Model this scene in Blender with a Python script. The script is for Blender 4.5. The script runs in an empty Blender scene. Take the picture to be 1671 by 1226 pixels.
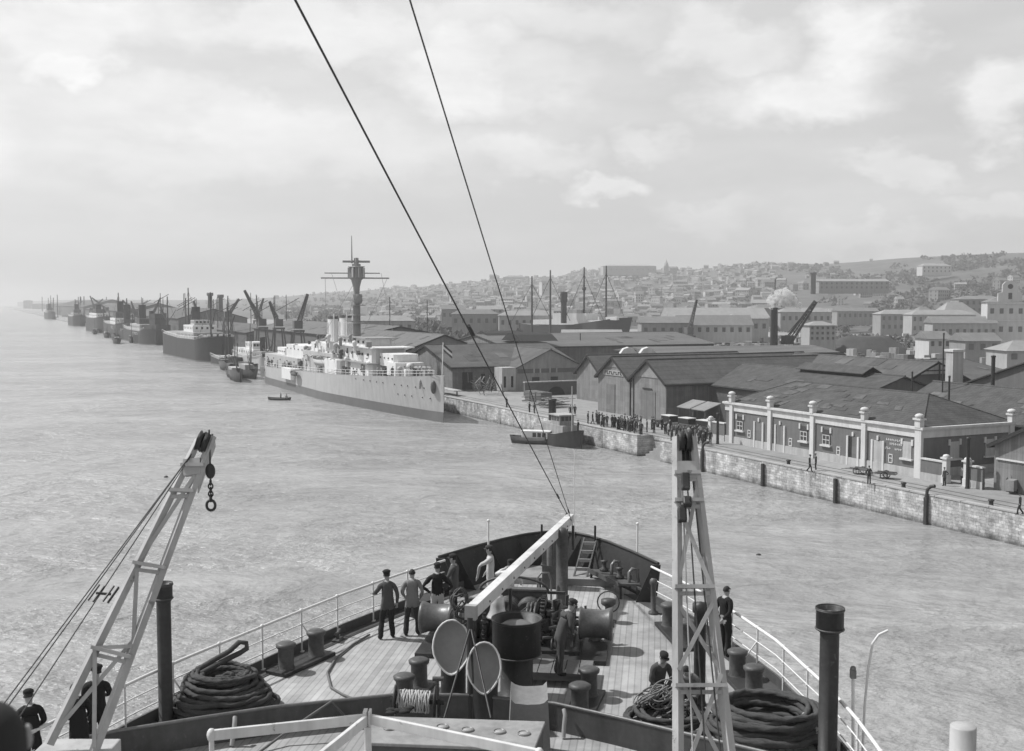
import bpy, math, random
from math import sin, cos, pi, radians, sqrt, atan2, exp, tan
from mathutils import Vector as V, Matrix, noise as MN
random.seed(11)
R = random.random
sc = bpy.context.scene
COL = sc.collection
# ---------------------------------------------------------------- camera model (used to place things where the photograph shows them)
F, CX, CY, HC = 1800.0, 835.5, 613.0, 20.1
PIT = math.atan((613 - 495) / F)
def ray(px, py):
    a, b = (px - CX) / F, -(py - CY) / F
    return V((a, cos(PIT) + b * sin(PIT), -sin(PIT) + b * cos(PIT)))
def Az(px, py, z):
    d = ray(px, py); t = (z - HC) / d.z
    return V((d.x * t, d.y * t, z))
def Ay(px, py, Y):
    d = ray(px, py); t = Y / d.y
    return V((d.x * t, Y, HC + d.z * t))
cam = bpy.data.cameras.new('camera'); co = bpy.data.objects.new('camera', cam); COL.objects.link(co)
co.location = (0, 0, HC); co.rotation_euler = (pi / 2 - PIT, 0, 0)
cam.sensor_width = 36; cam.lens = 36 * F / 1671; cam.clip_start = .1; cam.clip_end = 40000
cam.dof.use_dof = True; cam.dof.focus_distance = 36; cam.dof.aperture_fstop = 3.6
sc.camera = co
# ---------------------------------------------------------------- mesh builder
def fr(d, up=(0, 0, 1)):
    d = V(d).normalized(); up = V(up)
    if abs(d.dot(up)) > .98: up = V((0, 1, 0)) if abs(d.y) < .9 else V((1, 0, 0))
    x = d.cross(up).normalized(); return x, d, x.cross(d).normalized()
class MB:
    def __init__(s): s.v = []; s.f = []; s.m = []; s.s = []
    def add(s, vs, fs, m=0, sm=False):
        n = len(s.v); s.v += [tuple(v) for v in vs]
        for f in fs: s.f.append(tuple(i + n for i in f)); s.m.append(m); s.s.append(sm)
        return s
    def hexa(s, p, m=0):
        return s.add(p, [(0, 3, 2, 1), (4, 5, 6, 7), (0, 1, 5, 4), (1, 2, 6, 5), (2, 3, 7, 6), (3, 0, 4, 7)], m)
    def ob(s, c, ax, ay, az, m=0):
        c, ax, ay, az = V(c), V(ax), V(ay), V(az)
        return s.hexa([c + ax * i + ay * j + az * k for k in (-1, 1) for i, j in ((-1, -1), (1, -1), (1, 1), (-1, 1))], m)
    def box(s, c, d, rz=0, m=0):
        x = V((cos(rz), sin(rz), 0)); y = V((-sin(rz), cos(rz), 0))
        return s.ob(c, x * d[0] / 2, y * d[1] / 2, V((0, 0, d[2] / 2)), m)
    def bar(s, a, b, w, h=None, up=(0, 0, 1), m=0, w2=None, h2=None):
        a, b = V(a), V(b); h = h or w; w2 = w2 or w; h2 = h2 or h; x, d, z = fr(b - a, up)
        return s.hexa([a - x * w / 2 - z * h / 2, a + x * w / 2 - z * h / 2, a + x * w / 2 + z * h / 2, a - x * w / 2 + z * h / 2,
                       b - x * w2 / 2 - z * h2 / 2, b + x * w2 / 2 - z * h2 / 2, b + x * w2 / 2 + z * h2 / 2, b - x * w2 / 2 + z * h2 / 2], m)
    def tube(s, pts, r, n=8, m=0, caps=True, closed=False):
        pts = [V(p) for p in pts]; k = len(pts); vs = []; fs = []; px = None
        for i, p in enumerate(pts):
            if closed: t = pts[(i + 1) % k] - pts[i - 1]
            else: t = pts[min(i + 1, k - 1)] - pts[max(i - 1, 0)]
            x, d, z = fr(t)
            if px is not None:
                x = (px - d * px.dot(d)); x = x.normalized() if x.length > 1e-6 else fr(t)[0]; z = x.cross(d)
            px = x; rr = r[i] if isinstance(r, (list, tuple)) else r
            vs += [p + (x * cos(2 * pi * j / n) + z * sin(2 * pi * j / n)) * rr for j in range(n)]
        for i in range(k if closed else k - 1):
            a, b = i * n, ((i + 1) % k) * n
            fs += [(a + j, a + (j + 1) % n, b + (j + 1) % n, b + j) for j in range(n)]
        s.add(vs, fs, m, True)
        if caps and not closed:
            s.add(vs[:n], [tuple(range(n))[::-1]], m); s.add(vs[-n:], [tuple(range(n))], m)
        return s
    def rope(s, pts, r, n=9, closed=True, tw=1.15):      # three strand laid rope
        pts = [V(p) for p in pts]; k = len(pts); vs = []; px = None
        for i, p in enumerate(pts):
            t = pts[(i + 1) % k] - pts[i - 1] if closed else pts[min(i + 1, k - 1)] - pts[max(i - 1, 0)]
            x, d, z = fr(t)
            if px is not None:
                q = px - d * px.dot(d); x = q.normalized() if q.length > 1e-6 else x; z = x.cross(d)
            px = x
            for j in range(n):
                a = 2 * pi * j / n; rr = r * (.94 + .17 * cos(3 * a - tw * i)); vs.append(p + (x * cos(a) + z * sin(a)) * rr)
        fs = [(i * n + j, i * n + (j + 1) % n, ((i + 1) % k) * n + (j + 1) % n, ((i + 1) % k) * n + j) for i in range(k if closed else k - 1) for j in range(n)]
        return s.add(vs, fs, 0, True)
    def lathe(s, prof, c=(0, 0, 0), n=20, m=0, ax=(0, 0, 1), sm=True):
        c = V(c); x, d, z = fr(ax); vs = []; fs = []
        for r, h in prof: vs += [c + d * h + (x * cos(2 * pi * j / n) + z * sin(2 * pi * j / n)) * r for j in range(n)]
        for i in range(len(prof) - 1):
            a, b = i * n, (i + 1) * n
            fs += [(a + j, b + j, b + (j + 1) % n, a + (j + 1) % n) for j in range(n)]
        s.add(vs, fs, m, sm)
        if prof[0][0] > 1e-4: s.add(vs[:n], [tuple(range(n))], m)
        if prof[-1][0] > 1e-4: s.add(vs[-n:], [tuple(range(n))[::-1]], m)
        return s
    def poly(s, pts, m=0): return s.add(pts, [tuple(range(len(pts)))], m)
    def ext(s, pts, vec, m=0):
        pts = [V(p) for p in pts]; n = len(pts); vec = V(vec)
        return s.add(pts + [p + vec for p in pts], [tuple(range(n))[::-1], tuple(range(n, 2 * n))] + [(i, (i + 1) % n, n + (i + 1) % n, n + i) for i in range(n)], m)
    def ball(s, c, r, n=10, k=7, m=0, jit=0):
        c = V(c); r = (r, r, r) if not isinstance(r, (tuple, list)) else r
        vs = [c + V((0, 0, r[2]))]
        for i in range(1, k):
            t = pi * i / k
            for j in range(n):
                q = 1 + jit * (R() - .5) * 2
                vs.append(c + V((r[0] * sin(t) * cos(2 * pi * j / n), r[1] * sin(t) * sin(2 * pi * j / n), r[2] * cos(t))) * q)
        vs.append(c - V((0, 0, r[2]))); L = len(vs) - 1
        fs = [(0, 1 + j, 1 + (j + 1) % n) for j in range(n)]
        for i in range(k - 2):
            a, b = 1 + i * n, 1 + (i + 1) * n
            fs += [(a + j, b + j, b + (j + 1) % n, a + (j + 1) % n) for j in range(n)]
        a = 1 + (k - 2) * n; fs += [(a + j, L, a + (j + 1) % n) for j in range(n)]
        return s.add(vs, fs, m, True)
    def build(s, name, mats, parent=None, label=None, cat=None, group=None, kind=None, bevel=0, local=False):
        if not isinstance(mats, (list, tuple)): mats = [mats]
        me = bpy.data.meshes.new(name); o = bpy.data.objects.new(name, me); vs = s.v
        if parent is None and not local and vs:
            c = V((sum(v[0] for v in vs) / len(vs), sum(v[1] for v in vs) / len(vs), min(v[2] for v in vs)))
            o.location = c; vs = [(v[0] - c.x, v[1] - c.y, v[2] - c.z) for v in vs]
        me.from_pydata(vs, [], s.f)
        for m in mats: me.materials.append(m)
        me.polygons.foreach_set('material_index', s.m); me.polygons.foreach_set('use_smooth', s.s); me.update()
        COL.objects.link(o)
        if parent is not None:
            o.parent = parent
            if parent.type == 'EMPTY' and not local: o.matrix_parent_inverse = tmat(parent).inverted()
        if bevel:
            b = o.modifiers.new('edge', 'BEVEL'); b.width = bevel; b.segments = 2; b.limit_method = 'ANGLE'
        return tag(o, label, cat, group, kind)
def tag(o, label=None, cat=None, group=None, kind=None):
    for k, v in (('label', label), ('category', cat), ('group', group), ('kind', kind)):
        if v: o[k] = v
    return o
def tmat(o): return Matrix.Translation(o.location) @ Matrix.Rotation(o.rotation_euler.z, 4, 'Z')
def thing(name, label, cat, loc=(0, 0, 0), rz=0, group=None):
    o = bpy.data.objects.new(name, None); COL.objects.link(o); o.location = loc; o.rotation_euler = (0, 0, rz); o.empty_display_size = .3
    return tag(o, label, cat, group)
def copy(o, loc=None, rz=None, label=None, group=None, sc_=None):
    kids = [c for c in COL.objects if c.parent == o] if o.get('_k') is None else []
    c = o.copy(); COL.objects.link(c)
    if loc is not None: c.location = loc
    if rz is not None: c.rotation_euler = (0, 0, rz)
    if sc_ is not None: c.scale = sc_
    if label: c['label'] = label
    if group: c['group'] = group
    for k in kids:
        d = copy(k); d.parent = c; d.matrix_parent_inverse = k.matrix_parent_inverse.copy()
    return c
# ---------------------------------------------------------------- materials (all grey: the photograph is black and white)
MT = {}
def mat(name, v, rough=.65, var=.12, scale=3., bump=0., bs=25., metal=0., st=(1, 1, 1), ptn=None, dirt=0., chip=0.):
    if name in MT: return MT[name]
    v *= .8
    m = bpy.data.materials.new(name); m.use_nodes = True; MT[name] = m
    nt = m.node_tree; N = nt.nodes; L = nt.links; b = N['Principled BSDF']
    b.inputs['Roughness'].default_value = rough; b.inputs['Metallic'].default_value = metal
    b.inputs['Specular IOR Level'].default_value = .35
    tc = N.new('ShaderNodeTexCoord'); mp = N.new('ShaderNodeMapping'); mp.inputs['Scale'].default_value = st
    geo = N.new('ShaderNodeNewGeometry')
    L.new(tc.outputs['Object'], mp.inputs['Vector'])
    def math_(op, a, b_=None, c=None):
        n = N.new('ShaderNodeMath'); n.operation = op
        for i, q in enumerate((a, b_, c)):
            if q is None: continue
            if isinstance(q, (int, float)): n.inputs[i].default_value = q
            else: L.new(q, n.inputs[i])
        return n.outputs[0]
    def noise(sc_, det=5, vec=None, ro=.6):
        n = N.new('ShaderNodeTexNoise'); n.inputs['Scale'].default_value = sc_; n.inputs['Detail'].default_value = det; n.inputs['Roughness'].default_value = ro
        L.new(vec or mp.outputs['Vector'], n.inputs['Vector']); return n.outputs['Fac']
    def rng(x, a, b_, c, d, clamp=True):
        n = N.new('ShaderNodeMapRange'); n.clamp = clamp; L.new(x, n.inputs[0])
        for i, q in enumerate((a, b_, c, d)): n.inputs[i + 1].default_value = q
        return n.outputs[0]
    def along(dx, dy):   # (distance along a horizontal direction, height, 0) in world space
        dt = N.new('ShaderNodeVectorMath'); dt.operation = 'DOT_PRODUCT'; L.new(geo.outputs['Position'], dt.inputs[0]); dt.inputs[1].default_value = (dx, dy, 0)
        sp = N.new('ShaderNodeSeparateXYZ'); L.new(geo.outputs['Position'], sp.inputs[0])
        return dt.outputs['Value'], sp.outputs['Z']
    n1 = noise(scale); n2 = noise(scale * 6.3, 3)
    mix = math_('MULTIPLY_ADD', n2, .4, math_('MULTIPLY', n1, .6))
    col = rng(mix, .3, .7, v * (1 - var), v * (1 + var), False)
    hgt = None
    if ptn:
        kind = ptn[0]
        if kind == 'plank':      # kind, dir x, dir y (across), width, seam darkness
            a, z = along(ptn[1], ptn[2]); a2, _ = along(-ptn[2], ptn[1])
            q = math_('DIVIDE', a, ptn[3]); fl = math_('FLOOR', q); frc = math_('FRACT', q)
            seam = math_('LESS_THAN', math_('ABSOLUTE', math_('SUBTRACT', frc, .5)), .40)
            wn = N.new('ShaderNodeTexWhiteNoise'); wn.noise_dimensions = '2D'; cb = N.new('ShaderNodeCombineXYZ'); L.new(fl, cb.inputs[0])
            L.new(math_('FLOOR', math_('ADD', math_('DIVIDE', a2, 5.5), math_('MULTIPLY', fl, .37))), cb.inputs[1]); L.new(cb.outputs[0], wn.inputs['Vector'])
            col = math_('MULTIPLY', col, rng(wn.outputs['Value'], 0, 1, .84, 1.12))
            col = math_('MULTIPLY', col, rng(seam, 0, 1, 1 - ptn[4], 1)); hgt = seam
        elif kind == 'boards':   # vertical boards on a wall: dir, width, depth
            a, z = along(ptn[1], ptn[2]); q = math_('DIVIDE', a, ptn[3]); fl = math_('FLOOR', q); frc = math_('FRACT', q)
            wn = N.new('ShaderNodeTexWhiteNoise'); wn.noise_dimensions = '1D'; L.new(fl, wn.inputs['W'])
            col = math_('MULTIPLY', col, rng(wn.outputs['Value'], 0, 1, 1 - ptn[4], 1 + ptn[4]))
            col = math_('MULTIPLY', col, rng(math_('LESS_THAN', frc, .12), 0, 1, 1, .72))
            cwn = N.new('ShaderNodeTexWhiteNoise'); cwn.noise_dimensions = '2D'; ccb = N.new('ShaderNodeCombineXYZ'); L.new(math_('FLOOR', math_('DIVIDE', a, 1.4)), ccb.inputs[0]); L.new(math_('FLOOR', math_('DIVIDE', z, .8)), ccb.inputs[1]); L.new(ccb.outputs[0], cwn.inputs['Vector'])
            col = math_('MULTIPLY', col, rng(cwn.outputs['Value'], 0, 1, .9, 1.1))
        elif kind == 'stone':    # dir, block w, block h, contrast
            a, z = along(ptn[1], ptn[2]); cb = N.new('ShaderNodeCombineXYZ')
            wob = noise(.35, 2, geo.outputs['Position'])
            L.new(a, cb.inputs[0]); L.new(math_('MULTIPLY_ADD', wob, .25, z), cb.inputs[1])
            bt = N.new('ShaderNodeTexBrick'); L.new(cb.outputs[0], bt.inputs['Vector'])
            bt.inputs['Scale'].default_value = 1; bt.inputs['Brick Width'].default_value = ptn[3]; bt.inputs['Row Height'].default_value = ptn[4]
            bt.inputs['Mortar Size'].default_value = ptn[4] * .06; bt.inputs['Mortar Smooth'].default_value = .4; bt.inputs['Bias'].default_value = 0
            c = ptn[5]
            bt.inputs['Color1'].default_value = (1 - c, 1 - c, 1 - c, 1); bt.inputs['Color2'].default_value = (1 + c * .5,) * 3 + (1,); bt.inputs['Mortar'].default_value = (.45, .45, .45, 1)
            sep = N.new('ShaderNodeSeparateColor'); L.new(bt.outputs['Color'], sep.inputs[0])
            col = math_('MULTIPLY', col, sep.outputs[0]); hgt = sep.outputs[0]
            if len(ptn) > 6:     # tide stain: weed and wet stone below this height
                zz = math_('ADD', z, math_('MULTIPLY', noise(.7, 6, geo.outputs['Position'], .7), 1.5))
                col = math_('MULTIPLY', col, rng(zz, ptn[6] + .45, ptn[6] + 1.1, .28, 1))
                stv = N.new('ShaderNodeCombineXYZ'); L.new(a, stv.inputs[0]); L.new(math_('MULTIPLY', z, .12), stv.inputs[1])
                col = math_('MULTIPLY', col, rng(noise(.55, 6, stv.outputs[0], .7), .32, .66, .5, 1.15))
        elif kind == 'rows':     # roof tile rows along height
            a, z = along(ptn[1], ptn[2]); q = math_('FRACT', math_('DIVIDE', z, ptn[3]))
            q2 = math_('FRACT', math_('DIVIDE', a, ptn[4]))
            col = math_('MULTIPLY', col, rng(math_('LESS_THAN', q, .3), 0, 1, 1, 1 - ptn[5])); hgt = q
            col = math_('MULTIPLY', col, rng(math_('LESS_THAN', q2, .25), 0, 1, 1, 1 - ptn[5] * .6))
    if dirt:
        sv = N.new('ShaderNodeMapping'); sv.inputs['Scale'].default_value = (1, 1, .12); L.new(geo.outputs['Position'], sv.inputs['Vector'])
        col = math_('MULTIPLY', col, rng(noise(1.3, 5, sv.outputs['Vector'], .7), .42, .68, 1, 1 - dirt))
    if chip:      # chipped paint and rust spots
        cm = rng(noise(7, 7, geo.outputs['Position'], .72), .60, .64, 0, 1); big_ = rng(noise(.9, 3, geo.outputs['Position']), .45, .6, .15, 1)
        k = math_('MULTIPLY', math_('MULTIPLY', cm, big_), chip); col = math_('ADD', math_('MULTIPLY', col, math_('SUBTRACT', 1, k)), math_('MULTIPLY', k, .14))
    cc = N.new('ShaderNodeCombineColor')
    for i in range(3): L.new(col, cc.inputs[i])
    L.new(cc.outputs[0], b.inputs['Base Color'])
    if bump:
        bp = N.new('ShaderNodeBump'); bp.inputs['Strength'].default_value = min(1, bump); bp.inputs['Distance'].default_value = .02
        h = noise(bs, 4)
        if hgt is not None: h = math_('MULTIPLY_ADD', hgt, .8, h)
        L.new(h, bp.inputs['Height']); L.new(bp.outputs['Normal'], b.inputs['Normal'])
    return m
# ---------------------------------------------------------------- light, sky
SUN_EL, SUN_AZ = radians(52), radians(-74)      # azimuth from +Y (view direction), negative = left
w = bpy.data.worlds.new('World'); sc.world = w; w.use_nodes = True
nt = w.node_tree; N = nt.nodes; L = nt.links; bg = N['Background']
def wm(op, *a):
    n = N.new('ShaderNodeMath'); n.operation = op
    for i, q in enumerate(a):
        if isinstance(q, (int, float)): n.inputs[i].default_value = q
        else: L.new(q, n.inputs[i])
    return n.outputs[0]
sky = N.new('ShaderNodeTexSky'); sky.sky_type = 'NISHITA'; sky.sun_disc = False; sky.sun_elevation = SUN_EL; sky.sun_rotation = SUN_AZ
sky.air_density = 1.0; sky.dust_density = 3.0; sky.ozone_density = 1
bw = N.new('ShaderNodeRGBToBW'); L.new(sky.outputs[0], bw.inputs[0])
tc = N.new('ShaderNodeTexCoord'); sp = N.new('ShaderNodeSeparateXYZ'); L.new(tc.outputs['Generated'], sp.inputs[0])
az = wm('ARCTAN2', sp.outputs['X'], sp.outputs['Y']); el = wm('ARCSINE', sp.outputs['Z'])
cb = N.new('ShaderNodeCombineXYZ'); L.new(az, cb.inputs[0]); L.new(el, cb.inputs[1])
def wnoise(scale, det, st=(1, 1, 1), loc=(0, 0, 0), ro=.55):
    mp = N.new('ShaderNodeMapping'); mp.inputs['Scale'].default_value = st; mp.inputs['Location'].default_value = loc; L.new(cb.outputs[0], mp.inputs['Vector'])
    n = N.new('ShaderNodeTexNoise'); n.inputs['Scale'].default_value = scale; n.inputs['Detail'].default_value = det; n.inputs['Roughness'].default_value = ro
    L.new(mp.outputs[0], n.inputs['Vector']); return n
def wr(x, a, b, c, d):
    n = N.new('ShaderNodeMapRange'); L.new(x, n.inputs[0])
    for i, q in enumerate((a, b, c, d)): n.inputs[i + 1].default_value = q
    return n.outputs[0]
# cumulus: soft lobes at given bearings (degrees right of ahead, degrees of elevation, half width, half height, strength), ragged by noise
n3 = wnoise(11, 9, (1, 1.6, 1), ro=.6); dis = N.new('ShaderNodeVectorMath'); dis.operation = 'SUBTRACT'; L.new(n3.outputs['Color'], dis.inputs[0]); dis.inputs[1].default_value = (.5, .5, .5)
ds = N.new('ShaderNodeVectorMath'); ds.operation = 'SCALE'; L.new(dis.outputs[0], ds.inputs[0]); ds.inputs['Scale'].default_value = .13
dv = N.new('ShaderNodeVectorMath'); dv.operation = 'ADD'; L.new(cb.outputs[0], dv.inputs[0]); L.new(ds.outputs[0], dv.inputs[1])
acc = None
for (px, py, hw, hh, st) in ((1310, 150, 190, 75, 1), (1400, 70, 120, 105, 1), (1180, 60, 130, 70, .65), (1640, 150, 95, 75, .9), (745, 105, 145, 85, .8), (130, 82, 75, 45, .75), (1060, 215, 75, 45, .5),
                            (985, 300, 85, 30, .85), (1490, 282, 130, 32, .55), (420, 180, 330, 60, .45), (870, 255, 150, 45, .5), (560, 235, 300, 70, .4), (100, 20, 160, 60, .6), (480, 40, 330, 60, .5),
                            (1620, 330, 110, 35, .4), (1150, 350, 120, 40, .35), (850, 130, 140, 60, .4), (300, 250, 300, 60, .3), (1420, 400, 160, 30, .35), (900, 30, 260, 60, .45), (-300, 200, 300, 150, .7), (2000, 150, 260, 170, .8), (800, -300, 700, 180, .6)):
    d = ray(px, py); a0 = atan2(d.x, d.y); e0 = math.asin(d.normalized().z)
    mp = N.new('ShaderNodeMapping'); mp.inputs['Location'].default_value = (-a0 * F / hw, -e0 * F / hh, 0); mp.inputs['Scale'].default_value = (F / hw, F / hh, 1); L.new(dv.outputs[0], mp.inputs['Vector'])
    g = N.new('ShaderNodeTexGradient'); g.gradient_type = 'SPHERICAL'; L.new(mp.outputs[0], g.inputs['Vector'])
    q = wm('MULTIPLY', wr(g.outputs['Fac'], .06, .58, 0, 1), st); acc = q if acc is None else wm('MAXIMUM', acc, q)
veil = wr(wnoise(5, 8, (1, 3.2, 1), (3, 1, 0)).outputs['Fac'], .38, .72, 0, 1)
fine = wr(wnoise(16, 6, (1, 1.8, 1), (7, 2, 0)).outputs['Fac'], .3, .75, .55, 1.1)
cl = wm('MULTIPLY', acc, fine)
val = wm('MULTIPLY', bw.outputs[0], .42)               # grey sky; clouds replace part of it with bright even cloud
base = wm('ADD', val, 3.12)
base = wm('MULTIPLY', base, wr(veil, 0, 1, .93, 1.10))
base = wm('MULTIPLY', base, wr(el, 0, .30, .97, 1.10)); base = wm('MULTIPLY', base, wr(el, .33, .95, 1, .5)); base = wm('MULTIPLY', base, wr(az, -.42, .5, 1.05, .93))
val = wm('ADD', base, wm('MULTIPLY', cl, 2.0))
c3 = N.new('ShaderNodeCombineColor')
for i in range(3): L.new(val, c3.inputs[i])
L.new(c3.outputs[0], bg.inputs['Color']); bg.inputs['Strength'].default_value = .15
sl = bpy.data.lights.new('sun', 'SUN'); so = bpy.data.objects.new('sun', sl); COL.objects.link(so)
sl.energy = 4.9; sl.angle = radians(1.5); sl.color = (1, 1, 1)
sd = V((sin(SUN_AZ) * cos(SUN_EL), cos(SUN_AZ) * cos(SUN_EL), sin(SUN_EL)))
so.rotation_euler = sd.to_track_quat('Z', 'Y').to_euler(); so.location = (-60, -30, 120)
vs = sc.view_settings; vs.view_transform = 'Standard'; vs.look = 'None'; vs.exposure = 0; vs.gamma = 1; vs.use_curve_mapping = False
sc.cycles.use_denoising = True; sc.cycles.max_bounces = 6; sc.cycles.volume_bounces = 1; sc.cycles.transparent_max_bounces = 12
sc.cycles.volume_step_rate = 2
# ---------------------------------------------------------------- water
def water_mat():
    m = bpy.data.materials.new('water'); m.use_nodes = True; nt = m.node_tree; N = nt.nodes; L = nt.links; b = N['Principled BSDF']
    g = N.new('ShaderNodeNewGeometry')
    def nz(st, rz, det, dist=0., loc=(0, 0, 0), ro=.55):
        mp = N.new('ShaderNodeMapping'); mp.inputs['Scale'].default_value = st; mp.inputs['Rotation'].default_value = (0, 0, rz); mp.inputs['Location'].default_value = loc; L.new(g.outputs['Position'], mp.inputs['Vector'])
        n = N.new('ShaderNodeTexNoise'); n.inputs['Scale'].default_value = 1; n.inputs['Detail'].default_value = det; n.inputs['Distortion'].default_value = dist; n.inputs['Roughness'].default_value = ro
        L.new(mp.outputs[0], n.inputs['Vector']); return n.outputs['Fac']
    def ma(op, *a):
        n = N.new('ShaderNodeMath'); n.operation = op
        for i, q in enumerate(a):
            if isinstance(q, (int, float)): n.inputs[i].default_value = q
            else: L.new(q, n.inputs[i])
        return n.outputs[0]
    def rg(x, a, b_, c, d):
        n = N.new('ShaderNodeMapRange'); L.new(x, n.inputs[0])
        for i, q in enumerate((a, b_, c, d)): n.inputs[i + 1].default_value = q
        return n.outputs[0]
    gust = nz((.018, .045, .02), .35, 4, .8, (2, 9, 0)); big = nz((.07, .13, .1), .5, 5, .5); mid = nz((.42, .66, .4), .3, 5, .05); sml = nz((1.6, 2.3, 1), -.3, 5, 0.)
    h = ma('ADD', ma('MULTIPLY', big, 2.6), ma('MULTIPLY', rg(gust, .35, .62, .35, 1.25), ma('ADD', ma('MULTIPLY', mid, .95), ma('MULTIPLY', sml, .26))))
    bp = N.new('ShaderNodeBump'); bp.inputs['Strength'].default_value = 1; bp.inputs['Distance'].default_value = .8; L.new(h, bp.inputs['Height']); L.new(bp.outputs[0], b.inputs['Normal'])
    silt = nz((.012, .03, .01), .3, 5, .5)
    cap = ma('MULTIPLY', rg(nz((.16, .5, .2), .2, 7, .8, (5, 3, 0), .7), .76, .80, 0, 1), .6)      # small breaking crests
    col = ma('ADD', ma('MULTIPLY', rg(silt, .38, .62, .262, .312), ma('MULTIPLY', rg(big, .35, .65, .86, 1.12), rg(mid, .3, .7, .86, 1.12))), cap)
    c = N.new('ShaderNodeCombineColor')
    for i in range(3): L.new(col, c.inputs[i])
    L.new(c.outputs[0], b.inputs['Base Color']); b.inputs['Roughness'].default_value = .22; b.inputs['IOR'].default_value = 1.33
    return m
# quay frame: s metres along the quay edge (away from the ship), d metres inland
Q0 = V((42, 90.5, 0)); QU = V((-.429, .9033, 0)); QV = V((.9033, .429, 0)); QZ = 2.7
RZQ = atan2(QV.y, QV.x)
def Q(s, d, z=QZ): return Q0 + QU * s + QV * d + V((0, 0, z))
def q_of(p): r = V((p[0], p[1], 0)) - Q0; return r.dot(QU), r.dot(QV)
b = MB(); b.poly([(-9000, -400, 0), (2500, -400, 0), (2500, 12500, 0), (-9000, 12500, 0)]); b.build('river_water', water_mat(), kind='structure', local=True)
# ---------------------------------------------------------------- quay land and wall
M_gnd = mat('paving', .31, .8, .35, .12, bump=.3, bs=3)
M_quay = mat('quay_stone', .6, .85, .6, 1.0, ptn=('stone', QU.x, QU.y, .66, .27, .3, .3), bump=.5, bs=5)
M_cope = mat('coping_stone', .42, .8, .15, 1.2)
NOT = (54.0, 59.5, 2.4)          # a stair notch in the wall
b = MB(); g = [Q(-160, 0), Q(NOT[0], 0), Q(NOT[0], NOT[2]), Q(NOT[1], NOT[2]), Q(NOT[1], 0), Q(6800, 0), V((2400, 6300, QZ)), V((2400, -100, QZ))]
b.poly(g); b.build('quay_ground', M_gnd, kind='structure', local=True)
b = MB(); edge = g[:6]
for i in range(5): a, c = edge[i], edge[i + 1]; b.poly([V((a.x, a.y, -2)), V((c.x, c.y, -2)), c, a])
qw = b.build('quay_wall', M_quay, label='long pale stone quay wall running beside the river, dark along the waterline', cat='quay wall', local=True)
b = MB()
for (s0, s1) in ((-60, NOT[0]), (NOT[1], 700)):
    k = s0
    while k < s1: b.ob(Q(min(k + 1.47, s1), .27, QZ + .05), QU * 1.455, QV * .33, (0, 0, .06)); k += 3 if k < 150 else 3
b.build('coping', M_cope, qw)
b = MB()
for i in range(6): b.ob(Q(NOT[0] + .5 + i * .9, 1.25, (QZ - .45 * i - 2) / 2 - .3), QU * .45, QV * 1.1, (0, 0, (QZ - .45 * i + 1) / 2))
b.build('landing_stairs', mat('stair_stone', .3, .85, .2, 1), label='stone landing stairs in a notch of the quay wall', cat='stairs')
# ---------------------------------------------------------------- hills (heightfield: bearings x distance)
SKY = [(-200, 494), (30, 493), (90, 490), (150, 489), (300, 490), (400, 489), (470, 484), (530, 478), (640, 472), (700, 468), (740, 463), (780, 460), (815, 454), (870, 453), (900, 455), (940, 443), (1000, 440), (1085, 440), (1140, 440), (1200, 434), (1260, 430), (1340, 430), (1400, 427), (1500, 420), (1570, 416), (1671, 412), (1800, 405), (2100, 400)]
D1 = [(-200, 6400), (50, 6300), (150, 5200), (300, 4200), (500, 3500), (800, 2800), (1100, 2400), (1400, 1900), (1671, 1500), (2100, 1300)]
D0 = [(-200, 6000), (50, 5900), (150, 2600), (300, 1500), (500, 1050), (800, 820), (1100, 720), (1400, 620), (1671, 520), (2100, 480)]
def lerp(T, x):
    if x <= T[0][0]: return T[0][1]
    for (a, p), (b_, q) in zip(T, T[1:]):
        if x <= b_: return p + (q - p) * (x - a) / (b_ - a)
    return T[-1][1]
def hill(px, t):
    d1, d0 = lerp(D1, px), lerp(D0, px); d = d0 + (d1 - d0) * t; h1 = Ay(px, lerp(SKY, px), d1).z
    x = (px - CX) / F * d; tt = max(0, min(1, t))
    z = QZ + .15 + (h1 - QZ) * (tt ** 1.35 if t <= 1 else max(0, 1 - (t - 1) * 1.5))
    z += (MN.noise(V((x * .006, d * .004, 0))) * 9 + MN.noise(V((x * .02, d * .015, 3))) * 2.5) * min(1, t * 2.5) * (1 - tt * .75) * min(1, h1 / 60)
    return V((x, d, max(z, QZ + .15)))
cols = list(range(30, 2101, 15)); rows = [i / 26 for i in range(27)] + [1.15, 1.6]
b = MB(); b.add([hill(p, t) for p in cols for t in rows], [(i * 29 + j, (i + 1) * 29 + j, (i + 1) * 29 + j + 1, i * 29 + j + 1) for i in range(len(cols) - 1) for j in range(28)], 0, True)
b.build('hill_terrain', mat('hillside', .11, .9, .7, .02, bump=0), kind='structure', local=True)
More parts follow.
